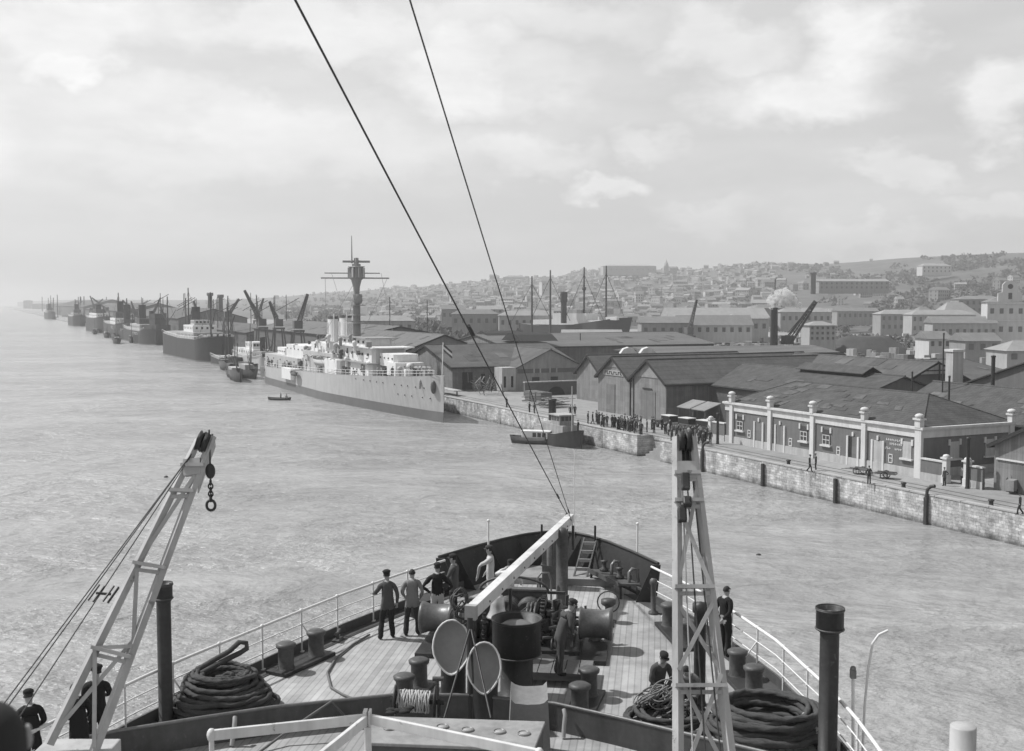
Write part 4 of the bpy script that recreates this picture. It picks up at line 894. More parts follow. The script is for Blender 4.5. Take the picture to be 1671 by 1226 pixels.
    if cap is not None:
        b = MB(); n = 18; pr = [(.0, .152), (.06, .15), (.118, .12), (.122, .095), (.1, .07), (.098, .045)] if cap[1] == 'peak' else [(0, .145), (.05, .142), (.1, .115), (.108, .08), (.1, .055)]
        vv = [H(r * .88 * cos(2 * pi * j / n), -.012 + r * sin(2 * pi * j / n) * 1.05, h) for r, h in pr for j in range(n)]
        b.add(vv, [(i * n + j, (i + 1) * n + j, (i + 1) * n + (j + 1) % n, i * n + (j + 1) % n) for i in range(len(pr) - 1) for j in range(n)], 0, True)
        vv = [H(.085 * cos(a), .07 + .0 * a, .05) for a in (0, pi)] + [H(.085 * cos(a), .075 + .075 * sin(a), .035) for a in [pi * i / 8 for i in range(9)]]
        b.add(vv, [(0, 2 + i, 3 + i) for i in range(4)] + [(1, 6 + i, 7 + i) for i in range(4)] + [(0, 6, 1)], 0); b.build('cap', cloth(cap[0]), o, local=True)
    if hands:   # face
        b = MB(); b.ext([H(-.012, .098, .0), H(.012, .098, .0), H(.004, .1, .035), H(-.004, .1, .035)], q3 @ V((0, .018, -.004))); b.build('nose', M_skin, o, local=True)
        for sg in (-1, 1):
            b = MB(); b.ball(H(sg * .03, .088, .032), (.011, .008, .008), 8, 5); b.build('eye', M_hair, o, local=True)
            b = MB(); b.ball(H(sg * .082, .0, .01), (.012, .02, .032), 8, 5); b.build('ear', M_skin, o, local=True)
        b = MB(); b.ball(H(0, .082, -.035), (.022, .008, .006), 8, 4); b.build('mouth', mat('lips', .2, .6), o, local=True)
    return o
AK = ((-.40, -.12, .24), (-.20, .05, .06)); AKR = ((.40, -.12, .24), (.20, .05, .06))
RL = ((-.27, .16, .28), (-.30, .40, .22)); RR = ((.27, .16, .28), (.30, .40, .22))
FO = ((-.25, .08, .26), (-.02, .26, .2)); FOR = ((.25, .08, .26), (.04, .27, .16))
DN = ((-.25, -.05, .24), (-.25, .02, .0)); DNR = ((.25, -.05, .24), (.25, .02, .0))
ST = (((-.14, .03, .48), (-.17, -.03, .08)), ((.13, .04, .48), (.15, .02, .08)))
D = lambda x, y: Az(x, y, DK)
person('man in a dark peaked cap and grey jacket, leftmost of the group by the rail', D(633, 1042), .3, .085, .022, cap=(.02, 'peak'), arms=(RL, DNR), legs=(((-.14, .06, .48), (-.2, -.06, .08)), ((.1, .02, .48), (.13, .03, .08))), lean=.08, look=-.5, hair=True)
person('bareheaded man in a light grey jacket seen from behind, by the left rail', D(673, 1037), .1, .22, .045, arms=(((-.27, -.06, .26), (-.2, .1, .1)), ((.27, -.06, .26), (.22, .1, .08))), legs=ST)
person('man in a black jersey and white trousers, hands on hips, behind the left drum', D(714, 1026), .05, .018, .6, apron=True, cap=(.035, 'flat'), arms=(AK, AKR), lean=.05)
person('man in a grey coat and flat cap facing left behind the black jersey', D(741, 1008), 1.25, .10, .03, cap=(.03, 'flat'), arms=(FO, FOR), look=.2)
person('sailor all in white with a dark cap, facing left at the bow', D(800, 990), 1.5, .55, .6, cap=(.05, 'flat'), arms=(((-.22, .28, .32), (-.2, .34, .02)), ((.24, .0, .24), (.22, .14, .02))), sleeves='bare')
person('man in a white shirt with a raised elbow, half hidden behind the white boom', D(829, 1020), -.4, .7, .04, cap=(.025, 'flat'), arms=(((-.4, -.05, .42), (-.16, .16, .62)), ((.3, .15, .3), (.22, .36, .22))), lean=.2)
person('man in grey overalls standing on the wooden platform, bent over the windlass', Az(913, 1102, DK + .34), -1.15, .085, .075, cap=(.05, 'flat'), arms=(FO, FOR), lean=.4, legs=(((-.08, .05, .48), (-.09, -.03, .08)), ((.08, .0, .48), (.09, -.05, .08))))
person('man in a black suit standing at the right rail, looking out over the water', D(1183, 1071), -1.0, .014, .013, arms=(((-.25, -.08, .25), (-.1, -.16, .08)), ((.25, -.08, .25), (.1, -.16, .06))), hair=True)
person('man in a flat cap seated on the flat rope pile, mending line', D(1072, 1152), 3.5, .085, .05, cap=(.025, 'flat'), pelvis=(0, 0, .47), lean=.35, arms=(((-.25, .12, .22), (-.04, .32, .1)), ((.25, .12, .22), (.06, .34, .1))), legs=(((-.16, .40, .46), (-.14, .42, .1)), ((.16, .40, .46), (.14, .42, .1))))
person('man in a pale shirt crouching behind the right crane jib', D(1128, 1166), 2.7, .16, .022, pelvis=(0, 0, .5), lean=.6, arms=(((-.25, .15, .22), (-.05, .38, .1)), ((.25, .15, .22), (.06, .38, .1))), legs=(((-.16, .40, .48), (-.14, .3, .1)), ((.16, .40, .48), (.14, .3, .1))))
person('man in a dark cap and black coat standing behind the left crane jib', V((Ay(157, 1120, 20.7).x, 20.7, DK)), .35, .014, .013, cap=(.014, 'peak'), arms=(FO, FOR), look=.9)
person('man in a black jacket leaning on the left rail under the crane jib', V((Ay(128, 1165, 19.7).x, 19.7, DK)), .6, .014, .02, lean=.3, arms=(FO, FOR), hair=True, look=-.3)
person('man in a dark jacket in the bottom left corner behind the blurred head', V((Ay(50, 1180, 19.3).x, 19.3, DK)), .5, .013, .013, lean=.32, arms=(FO, FOR), cap=(.02, 'flat'))
b = MB(); b.box((-.6, 1.9, HC - 2.74), (5.5, 2.8, .08)); b.build('bridge_wing', M_grate, label='narrow bridge wing deck under the blurred head at the left edge', cat='platform')
person('blurred dark head and shoulders of a person close to the camera, bottom left corner', V((Ay(-20, 1200, 2.5).x, 2.5, 17.41)), .35, .012, .012, arms=(FO, FOR), hair=True)
# people on the quay: eight simple figures, copied
CW = 'people standing on the quay'
proto = []
for i, (tp, bt, cp, kw) in enumerate(((.03, .025, (.03, 'flat'), {}), (.05, .04, (.1, 'flat'), dict(arms=(FO, FOR))), (.02, .02, None, {}), (.12, .05, (.04, 'flat'), dict(arms=(DN, AKR))), (.028, .03, (.02, 'peak'), dict(legs=(((-.1, .15, .48), (-.1, .2, .08)), ((.1, .0, .5), (.1, -.28, .12))))), (.4, .05, (.03, 'flat'), {}), (.07, .03, (.3, 'flat'), dict(lean=.15)), (.04, .10, None, dict(arms=(AK, DNR))))):
    proto.append(person('quay figure', (0, 0, -50), 0, tp, bt, cap=cp, hands=False, hair=cp is None, **kw))
used_p = set()
def quay_person(k, p, rz, label, group=None):
    o = proto[k]
    if k in used_p: o = copy(o)
    used_p.add(k); o.location = p; o.rotation_euler = (0, 0, rz); o['label'] = label
    if group: o['group'] = group
    elif 'group' in o: del o['group']
    return o
# ---------------------------------------------------------------- quayside buildings (quay frame: s along the edge, d inland)
def s_of(px, d): k = (px - CX) / F; return (Q0.x + QV.x * d - k * (Q0.y + QV.y * d)) / (k * QU.y - QU.x)
M_brick = mat('painted_brick', .17, .8, .12, 1.5, bump=.2, bs=10, dirt=.2)
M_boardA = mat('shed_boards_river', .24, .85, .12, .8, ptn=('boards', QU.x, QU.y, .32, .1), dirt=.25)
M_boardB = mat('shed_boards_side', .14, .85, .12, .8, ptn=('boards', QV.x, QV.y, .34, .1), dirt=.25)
M_rf1 = mat('dark_tiles', .085, .85, .5, .9, ptn=('rows', QU.x, QU.y, .16, .5, .22), bump=.3, bs=6)
M_rf2 = mat('grey_sheet_roof', .105, .8, .3, .35, dirt=.2, ptn=('boards', QU.x, QU.y, .9, .05))
M_rf3 = mat('pale_sheet_roof', .15, .8, .14, .3, dirt=.2, ptn=('boards', QU.x, QU.y, .9, .05))
M_trim = mat('cream_trim', .68, .75, .08, .8, dirt=.2)
M_dark = mat('dark_opening', .022, .8, .2, 2)
M_door = mat('plank_door', .17, .8, .15, 1, ptn=('boards', QU.x, QU.y, .25, .12))
M_verge = mat('dark_verge', .03, .8, .2, 2)
M_plast = mat('pale_plaster', .5, .85, .12, .6, dirt=.3)
def shed(name, label, s0, s1, d0, d1, eave, ridge, ax='v', wall=None, roof=None, ov=.45, verge=True, doors=(), cat='shed', wall2=None):
    t = thing(name, label, cat, Q((s0 + s1) / 2, (d0 + d1) / 2))
    wall = wall or M_boardA; roof = roof or M_rf2; b = MB()
    if ax == 'v':
        m = (s0 + s1) / 2; pr = [(s0, QZ - .3), (s1, QZ - .3), (s1, eave), (m, ridge), (s0, eave)]
        g0 = [Q(s, d0, z) for s, z in pr]; g1 = [Q(s, d1, z) for s, z in pr]; P = lambda s, e, z: Q(s, e, z); e0, e1 = d0 - ov, d1 + ov; lo, hi = s0, s1
    else:
        m = (d0 + d1) / 2; pr = [(d0, QZ - .3), (d1, QZ - .3), (d1, eave), (m, ridge), (d0, eave)]
        g0 = [Q(s0, d, z) for d, z in pr]; g1 = [Q(s1, d, z) for d, z in pr]; P = lambda d, e, z: Q(e, d, z); e0, e1 = s0 - ov, s1 + ov; lo, hi = d0, d1
    side = 1
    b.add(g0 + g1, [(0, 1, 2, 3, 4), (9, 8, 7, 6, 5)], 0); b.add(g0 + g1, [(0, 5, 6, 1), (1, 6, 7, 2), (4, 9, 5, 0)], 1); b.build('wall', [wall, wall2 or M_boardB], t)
    sl = (ridge - eave) / (m - lo); b = MB()
    for a in (lo - ov, hi + ov):
        za = eave - sl * ov
        q = [P(a, e0, za), P(m, e0, ridge), P(m, e1, ridge), P(a, e1, za)]; b.hexa([p + V((0, 0, .03)) for p in q] + [p + V((0, 0, .2)) for p in q])
    r_ = b.build('roof', roof, t)
    b = MB(); NL = V((0, 0, .23))
    for _ in range(int(4 + (e1 - e0) / 5)):      # patched sheets and a few rooflights
        u0_ = e0 + 1 + R() * (e1 - e0 - 4); f0 = .08 + R() * .6; f1 = f0 + .1 + R() * .2; a = lo if R() < .65 else hi; wd = .8 + R() * 2.2
        pt = lambda f, e: P(a + (m - a) * f, e, eave + (ridge - eave) * f) + NL
        b.hexa([pt(f0, u0_), pt(f0, u0_ + wd), pt(f1, u0_ + wd), pt(f1, u0_)] + [q + V((0, 0, .03)) for q in (pt(f0, u0_), pt(f0, u0_ + wd), pt(f1, u0_ + wd), pt(f1, u0_))], int(R() * 3))
    b.build('sheet_patches', [M_rf1, M_rf2, M_rf3], r_)['kind'] = 'stuff'
    b = MB(); b.tube([P(m, e0, ridge + .2), P(m, (e0 + e1) / 2, ridge + .14), P(m, e1, ridge + .2)], .16, 6); b.build('ridge_cap', roof, r_)
    for a in (lo - ov, hi + ov): b = MB(); za = eave - sl * ov; b.tube([P(a, e0, za), P(a, e1, za)], .12, 6); b.build('gutter', M_verge, r_)
    if verge:
        for e, o in ((e0, -.06), (e1, .06)):
            b = MB()
            for a in (lo - ov, hi + ov): za = eave - sl * ov; b.bar(P(a, e + o, za + .05), P(m, e + o, ridge + .05), .1, .34)
            b.build('verge_board', M_verge, r_)
    for (c, wd, h, z0) in doors:      # doors on the near face d0 (ax v) or s0 (ax u)
        b = MB()
        if ax == 'v': b.ob(Q(c, d0 - .04, z0 + h / 2), QU * wd / 2, QV * .05, (0, 0, h / 2))
        else: b.ob(Q(s0 - .04, c, z0 + h / 2), QV * wd / 2, QU * .05, (0, 0, h / 2))
        b.build('door', M_door, t)
    return t
# --- brick harbour station with cream trim
t = thing('harbour_station', 'long low brick harbour building with cream pilasters, cornice and a hipped tile roof', 'building', Q(33, 13))
s0, s1, d0, d1 = 17.2, 49.4, 6.8, 19.6; HE = QZ + 5.1; HR = 10.5
b = MB(); b.ob(Q((s0 + s1) / 2, (d0 + d1) / 2, (QZ + HE) / 2 - .2), QU * (s1 - s0) / 2, QV * (d1 - d0) / 2, (0, 0, (HE - QZ) / 2 + .2)); b.build('wall', M_brick, t)
b = MB(); e = .12
for f in ((s0 - e, s1 + e, d0 - e, d0), (s0 - e, s1 + e, d1, d1 + e), (s0 - e, s0, d0, d1)):
    b.ob(Q((f[0] + f[1]) / 2, (f[2] + f[3]) / 2, QZ + .42), QU * (f[1] - f[0]) / 2, QV * (f[3] - f[2]) / 2, (0, 0, .42))
b.build('plinth', M_plast, t)
b = MB()
for z, h, e in ((HE - .66, .42, .12), (HE - .12, .12, .38), (HE - .3, .08, .24)):
    b.ob(Q((s0 + s1) / 2, d0 - e / 2, z), QU * ((s1 - s0) / 2 + e), QV * e / 2, (0, 0, h)); b.ob(Q(s0 - e / 2, (d0 + d1) / 2, z), QU * e / 2, QV * (d1 - d0) / 2, (0, 0, h)); b.ob(Q(s1 + e / 2, (d0 + d1) / 2, z), QU * e / 2, QV * (d1 - d0) / 2, (0, 0, h))
b.build('cornice', M_trim, t)
b = MB(); k = 5.5; e = .12; zb = HE + .02
c4 = [Q(s0 + e, d0 + e, zb), Q(s1 - e, d0 + e, zb), Q(s1 - e, d1 - e, zb), Q(s0 + e, d1 - e, zb)]; rl, rr = Q(s0 + k, (d0 + d1) / 2, HR), Q(s1 - k, (d0 + d1) / 2, HR)
b.add(c4 + [rl, rr], [(0, 1, 5, 4), (2, 3, 4, 5), (3, 0, 4), (1, 2, 5), (0, 3, 2, 1)]); rf = b.build('roof', M_rf1, t)
b = MB()
for _ in range(26):
    f0 = .05 + R() * .8; g_ = .03 + R() * .9; w_, h_ = .02 + R() * .06, .06 + R() * .14
    pt = lambda f, g: c4[0].lerp(rl, f).lerp(c4[1].lerp(rr, f), g) + V((0, 0, .02))
    b.hexa([pt(f0, g_), pt(f0, g_ + w_), pt(min(.97, f0 + h_), g_ + w_), pt(min(.97, f0 + h_), g_)] + [q + V((0, 0, .03)) for q in (pt(f0, g_), pt(f0, g_ + w_), pt(min(.97, f0 + h_), g_ + w_), pt(min(.97, f0 + h_), g_))], int(R() * 2))
b.build('tile_patches', [mat('old_tiles', .11, .9, .5, 1.2), mat('new_tiles', .07, .9, .4, 1.2)], rf)['kind'] = 'stuff'
b = MB(); b.tube([rl, rr], .1, 8)
for a, c in ((c4[0], rl), (c4[3], rl), (c4[1], rr), (c4[2], rr)): b.tube([a, c], .09, 6)
b.build('ridge_tiles', M_rf1, rf)
def pilaster(s, d, nx, big=False):
    w_ = .62 if not big else .85; n = -QV if nx == 'r' else -QU; tn = QU if nx == 'r' else QV; c = Q(s, d, 0); b = MB()
    b.ob(V((c.x, c.y, (QZ + HE) / 2)) + n * .12, tn * w_ / 2, n * .17, (0, 0, (HE - QZ) / 2)); p = V((c.x, c.y, HE)) + n * .12
    b.ob(p + V((0, 0, .35)), tn * w_ * .42, n * .3, (0, 0, .4)); b.ob(p + V((0, 0, .8)), tn * w_ * .6, n * .42, (0, 0, .09))
    pi_ = b.build('pilaster', M_trim, t); b = MB(); b.lathe([(.2, .88), (.42, 1.0), (.46, 1.15), (.3, 1.3), (0, 1.38)], p, 14); b.build('finial', M_trim, pi_)
for i, px in enumerate((1197, 1260, 1330, 1415, 1508)): pilaster(min(max(s_of(px, d0), s0 + .3), s1 - .3), d0, 'r', px == 1508)
pilaster(s0, d1 - .5, 'u')
def opening(px, z0, z1, wd, kind, face='r'):
    if face == 'r': s = s_of(px, d0); c = Q(s, d0, 0); n, tn = -QV, QU
    else: d = face; c = Q(s0, d, 0); n, tn = -QU, QV
    at = lambda z, k=0, o=.03: V((c.x, c.y, z)) + tn * k + n * o
    b = MB(); hz, cz = (z1 - z0) / 2, (z0 + z1) / 2
    if kind == 'window':
        b.ob(at(cz), tn * wd / 2, n * .04, (0, 0, hz)); wn = b.build('window', M_win, t)
        b = MB(); b.ob(at(z0 - .1, 0, .14), tn * (wd / 2 + .25), n * .14, (0, 0, .09)); b.build('sill', M_trim, wn)
        b = MB()
        for k in (-1, 1): b.ob(at(z1 - .05, k * (wd / 2 + .12), .06), tn * .12, n * .07, (0, 0, .3))
        b.build('lintel_block', M_trim, wn)
        b = MB()
        for k in (-.5, 0, .5): b.ob(at(cz - hz * .35, k * wd * .96, .09), tn * .035, n * .025, (0, 0, hz * .62))
        for q in (-.95, -.35, .25): b.ob(at(cz + hz * q, 0, .088), tn * wd / 2, n * .02, (0, 0, .035))
        b.build('frame', M_trim, wn)
    elif kind == 'shutter':
        b.ob(at(cz), tn * wd / 2, n * .04, (0, 0, hz)); wn = b.build('window', M_plast, t)
        b = MB(); b.ob(at(z0 - .1, 0, .14), tn * (wd / 2 + .25), n * .14, (0, 0, .09)); b.build('sill', M_trim, wn); b = MB()
        for k in (-1, 1): b.ob(at(z1 - .05, k * (wd / 2 + .12), .06), tn * .12, n * .07, (0, 0, .3))
        b.build('lintel_block', M_trim, wn)
    else:
        b.ob(at(cz), tn * wd / 2, n * .03, (0, 0, hz)); dr = b.build('door', M_door if kind == 'door' else (M_plast if kind == 'pale' else M_dark), t); b = MB()
        for k in (-1, 1): b.ob(at(cz, k * (wd / 2 + .13), .07), tn * .13, n * .09, (0, 0, hz + .05))
        b.ob(at(z1 + .3, 0, .08), tn * .12, n * .08, (0, 0, .22)); b.build('jamb', M_trim, dr)
        if kind == 'half': b = MB(); b.ob(at(cz, -wd * .2, .07), tn * wd * .28, n * .03, (0, 0, hz)); b.build('door_leaf', M_door, dr)
for px in (1210, 1315, 1352): opening(px, QZ + 1.75, QZ + 3.45, 1.15, 'window')
opening(1485, QZ + 1.75, QZ + 3.45, 1.15, 'shutter')
for px, k in ((1241, 'door'), (1276, 'door'), (1396, 'half'), (1437, 'pale')): opening(px, QZ + .02, QZ + 3.1, 1.35, k)
opening(0, QZ + 1.75, QZ + 3.45, 1.25, 'shutter', 11.2); opening(0, QZ + 1.75, QZ + 3.45, 1.25, 'shutter', 16.2)
b = MB(); M_note = mat('white_lettering', .8, .7, .05, 2)      # faded painted lines of lettering, too worn to read in the photograph
for (px, z, n, w_) in ((1464, QZ + 3.4, 9, .2), (1467, QZ + 3.0, 7, .2), (1453, QZ + 2.5, 4, .2), (1471, QZ + 2.5, 4, .22)):
    s = s_of(px, d0)
    for i in range(n):
        h = .09 + .04 * R(); b.ob(Q(s + (n / 2 - i) * .25, d0 - .02, z), QU * .028, QV * .012, (0, 0, h)); b.ob(Q(s + (n / 2 - i) * .25 - .07, d0 - .02, z + (h - .03) * R() * (1 if i % 2 else -1)), QU * .06, QV * .012, (0, 0, .025))
b.build('painted_lettering', M_note, t)
for px, z in ((1225, 1.5), (1293, 1.35), (1372, 1.3), (1458, 1.45)):
    s = s_of(px, d0); b = MB()
    for ds, dz, hs, hz in ((-.25, 0, .05, .45), (.25, 0, .05, .45), (0, .42, .3, .05), (0, -.42, .3, .05), (0, .05, .2, .04)): b.ob(Q(s + ds, d0 - .03, QZ + z + dz), QU * hs, QV * .03, (0, 0, hz))
    b.build('notice_frame', M_trim, t)
# walls and piers beside it
def wall_run(label, s0, s1, d, h, m=None, cop=None):
    t = thing('yard_wall', label, 'wall', Q((s0 + s1) / 2, d)); b = MB(); b.ob(Q((s0 + s1) / 2, d, QZ + h / 2), QU * (s1 - s0) / 2, QV * .15, (0, 0, h / 2)); b.build('brickwork', m or M_brick, t)
    b = MB(); b.ob(Q((s0 + s1) / 2, d, QZ + .35), QU * (s1 - s0) / 2, QV * .2, (0, 0, .35)); b.build('plinth', M_plast, t)
    b = MB(); b.ob(Q((s0 + s1) / 2, d, QZ + h + .06), QU * ((s1 - s0) / 2), QV * .24, (0, 0, .07)); b.build('coping', M_trim, t)
def pier(label, s, d, h):
    t = thing('gate_pier', label, 'gate pier', Q(s, d)); b = MB(); b.ob(Q(s, d, QZ + h / 2), QU * .27, QV * .27, (0, 0, h / 2)); b.ob(Q(s, d, QZ + .4), QU * .33, QV * .33, (0, 0, .4)); b.build('shaft', M_trim, t, bevel=.02)
    b = MB(); b.ob(Q(s, d, QZ + h + .06), QU * .4, QV * .4, (0, 0, .08)); b.lathe([(.3, 0), (.36, .1), (.25, .25), (0, .32)], Q(s, d, QZ + h + .13), 12); b.build('cap', M_trim, t)
wall_run('low brick wall joining the harbour building to the first gate pier', 14.2, 17.0, 6.6, 2.0); wall_run('low brick wall between the second gate pier and the wooden shed', 9.7, 11.2, 6.9, 2.0); wall_run('short low brick wall at the far end of the harbour building', 49.7, 52.3, 6.9, 2.2)
pier('cream gate pier left of the gateway with two men', 13.9, 6.6, 2.4); pier('cream gate pier right of the gateway with two men', 11.5, 6.8, 2.4); pier('cream gate pier with a ball cap beside the crowd at the far end', 52.8, 6.9, 2.5)
# --- wooden sheds
t = shed('wooden_shed', 'dark board shed cut off by the right edge of the photo', .6, 9.5, 8.0, 21, 6.9, 9.1, 'v', M_boardA, M_rf2, doors=((6.2, 2.4, 2.6, QZ),))
b = MB(); b.ob(Q(6.0, 7.93, QZ + 2.95), QU * 3.2, QV * .08, (0, 0, .07)); b.build('ledge', M_trim, t)
t = shed('twin_shed', 'nearer of the two tall gabled board sheds behind the quay crowd', 71.7, 81.4, 12.5, 50, 8.4, 11.5, 'v', M_boardA, M_rf2, doors=((76.5, 4.0, 4.2, QZ),))
b = MB(); b.ext([Q(72.6, 12.44, 9.0), Q(80.6, 12.44, 9.0), Q(76.55, 12.44, 11.1)], QV * -.03); b.build('gable_paint', mat('worn_pale_paint', .26, .9, .35, .7), t)
b = MB(); b.bar(Q(78, 12.4, 7.3), Q(75.4, 12.4, 7.3), .06, .2); b.bar(Q(80.6, 12.42, QZ), Q(80.6, 12.42, 8.6), .12); b.build('rail_beam', M_verge, t)
t = shed('twin_shed', 'farther of two tall gabled board sheds, a worn sign band in its gable', 81.9, 91.6, 12.5, 50, 8.4, 11.5, 'v', M_boardA, M_rf2, doors=((87.5, 2.6, 4.6, QZ),))
b = MB(); b.ob(Q(86.7, 12.42, 9.1), QU * 3.1, QV * .03, (0, 0, .42)); sg_ = b.build('sign_band', mat('worn_sign_paint', .36, .9, .25, .9), t)
b = MB()
for i in range(8): b.ob(Q(89.2 - i * .68, 12.36, 9.1), QU * .06, QV * .03, (0, 0, .24)); b.ob(Q(89.0 - i * .68, 12.36, 9.1 + .18 * (-1) ** i), QU * .18, QV * .03, (0, 0, .05))
b.build('worn_letters', M_verge, sg_)
b = MB(); b.ext([Q(85, 12.44, 10.0), Q(88.4, 12.44, 10.0), Q(86.7, 12.44, 11.1)], QV * -.03); b.build('gable_paint', MT['worn_pale_paint'], t)
shed('gabled_shed', 'small gabled shed with dark verges just left of the twin sheds', 103.5, 112.5, 20, 52, 7.6, 10.7, 'v', M_boardA, M_rf2)
shed('gabled_shed', 'far gabled shed with a low grey roof behind the pale gabled store', 114, 124, 34, 60, 8.0, 10.8, 'v', M_boardA, M_rf2)
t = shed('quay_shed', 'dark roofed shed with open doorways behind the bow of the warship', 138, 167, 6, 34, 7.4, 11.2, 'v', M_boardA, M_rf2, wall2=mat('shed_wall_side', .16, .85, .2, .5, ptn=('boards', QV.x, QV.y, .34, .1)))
for d, w_, h in ((9.2, 2.2, 3.4), (12.6, .8, 3.0), (15, .8, 3.0), (17, .7, 3)): b = MB(); b.ob(Q(137.96, d, QZ + h / 2 + .3), QV * w_ / 2, QU * .06, (0, 0, h / 2)); b.build('doorway', M_dark, t)
t = shed('gabled_store', 'pale store with a broad gable facing the river and a dark window band', 134, 182, 17.5, 33.8, 6.9, 10.7, 'u', mat('store_wall', .36, .85, .15, .4, dirt=.25), M_rf2, verge=False, wall2=M_plast)
b = MB(); b.ob(Q(133.95, 25.8, 6.55), QV * 7.4, QU * .05, (0, 0, .42)); wb = b.build('window_band', M_brick, t)
for d in (22.0, 23.4, 25.6, 27.1): b = MB(); b.ob(Q(133.88, d, 6.55), QV * .14, QU * .05, (0, 0, .45)); b.build('band_post', M_plast, wb)
for d in (22.4, 26.6): b = MB(); b.ob(Q(133.95, d, 4.85), QV * .8, QU * .05, (0, 0, .42)); b.build('window', M_win, t)
b = MB(); b.ob(Q(134.6, 15.9, 5.1), QV * 1.5, QU * 1.8, (0, 0, 2.3)); an = b.build('annex_wall', M_plast, t)
for d in (15.0, 16.6): b = MB(); b.ob(Q(132.76, d, 4.6), QV * .22, QU * .05, (0, 0, 1.1)); b.build('annex_door', M_dark, an)
t = thing('arched_wall', 'dark masonry wall with a low arch and pale coping below the pale gabled store', 'wall', Q(122, 25)); b = MB(); b.ob(Q(122, 24.5, 3.9), QV * 10.5, QU * .3, (0, 0, 1.3)); b.build('masonry', mat('old_masonry', .14, .9, .25, .8, bump=.4, bs=3), t)
b = MB(); b.ob(Q(122, 24.5, 5.26), QV * 10.6, QU * .4, (0, 0, .1)); b.build('coping', M_plast, t); b = MB(); b.ext([Q(121.66, 20.6 + 1.9 * cos(pi * i / 10), 2.4 + 1.9 * sin(pi * i / 10)) for i in range(11)], QU * .02); b.build('arch_opening', M_dark, t)
shed('long_roof_shed', 'large shed with a broad grey roof behind the warship foredeck', 176, 250, 9, 30, 8.8, 12.6, 'u', M_boardA, M_rf3, verge=True)
t = shed('monitor_shed', 'wide pale roofed shed with two dark roof ventilators behind the stay wires', 176, 214, 36, 96, 9.4, 12.0, 'v', M_boardA, M_rf3, verge=False)
for px in (797, 846):
    s = s_of(px, 40); b = MB(); b.ext([Q(s - 5.6, 38, 11.0), Q(s + 5.6, 38, 11.0), Q(s + 2.5, 38, 12.5), Q(s, 38, 13.0), Q(s - 2.5, 38, 12.5)], QV * 10); b.build('roof_ventilator', M_verge, t)
t = thing('long_transit_shed', 'very long low transit shed with a dark eave line and two white dormers', 'shed', V((44, 212, QZ)))
p0, p1 = Ay(1075, 584, 205), Ay(1366, 584, 214); b = MB(); dd = (p1 - p0).normalized(); nn = V((-dd.y, dd.x, 0))
b.hexa([V((q.x, q.y, z)) for z in (QZ, 10.4) for q in (p0, p1, p1 + nn * 22, p0 + nn * 22)]); b.build('wall', M_brick, t)
b = MB(); o1 = p0 - dd - nn * .8; o2 = p1 + dd - nn * .8; m_ = nn * 12; q = [V((o1.x, o1.y, 10.5)), V((o2.x, o2.y, 10.5)), V((o2.x, o2.y, 11.6)) + m_, V((o1.x, o1.y, 11.6)) + m_, V((o2.x, o2.y, 10.5)) + m_ * 2, V((o1.x, o1.y, 10.5)) + m_ * 2]
b.add(q, [(0, 1, 2, 3), (3, 2, 4, 5), (0, 3, 5), (1, 4, 2), (0, 5, 4, 1)]); r2 = b.build('roof', M_rf3, t)
b = MB(); b.bar(q[0] - V((0, 0, .12)), q[1] - V((0, 0, .12)), .2, .5); b.build('eave_board', M_verge, r2)
for px in (1026, 1058):
    c = Ay(px, 583, 203); b = MB(); b.ext([c + V((-1.5, 0, -.6)), c + V((1.5, 0, -.6)), c + V((1.5, 0, .7)), c + V((.9, 0, 1.5)), c + V((0, 0, 1.8)), c + V((-.9, 0, 1.5)), c + V((-1.5, 0, .7))], (0, 3, 0)); dm = b.build('dormer', M_trim, t); b = MB(); b.ext([c + V((-.55, -.05, -.4)), c + V((.55, -.05, -.4)), c + V((.35, -.05, .6)), c + V((-.35, -.05, .6))], (0, -.05, 0)); b.build('dormer_window', M_win, dm)
b = MB(); b.hexa([V((q.x, q.y, z)) for z in (QZ, 9.6) for q in (Ay(1010, 600, 204), Ay(1075, 600, 204.5), Ay(1075, 600, 224), Ay(1010, 600, 224))]); b.build('end_block', M_brick, t)
# roofs between the long shed and the station
t = shed('lantern_shed', 'dark roofed shed with a long dark roof lantern just behind the harbour building', 42, 88, 20.5, 37, 8.0, 10.6, 'u', M_brick, M_rf1, verge=False)
b = MB(); b.ob(Q(54, 28.7, 10.5), QU * 6.2, QV * 1.2, (0, 0, .45)); ln = b.build('roof_lantern', M_verge, t); b = MB()
for k in (-1.7, 1.7): b.hexa([Q(s, 28.7 + d, z + o) for o in (0, .1) for s, d, z in ((47.2, k, 10.75), (47.2, 0, 11.6), (60.6, 0, 11.6), (60.6, k, 10.75))])
b.build('lantern_roof', M_rf1, ln)
t = shed('open_truss_shed', 'shed with an open gable truss rising behind the harbour building roof', 52, 82, 38, 52, 8.6, 11.6, 'u', M_brick, M_rf2)
b = MB(); b.ext([Q(51.4, 41.5, 10.1), Q(51.4, 48.5, 10.1), Q(51.4, 45, 11.5)], QU * -.03); b.build('gable_light', M_plast, t); b = MB(); b.bar(Q(51.3, 45, 9.2), Q(51.3, 45, 11.5), .18); b.bar(Q(51.3, 42.5, 10.6), Q(51.3, 47.5, 10.6), .14); b.build('truss', M_verge, t)
shed('hipped_warehouse', 'big dark sloping roof rising at the right edge behind the harbour building', 8, 46, 42, 80, 8.5, 15.0, 'v', M_brick, M_rf1, verge=False, cat='warehouse')
shed('low_store', 'low dark roofed store behind the right end of the harbour building', 3, 15, 24, 38, 6.6, 8.6, 'u', M_brick, M_rf1, cat='store')
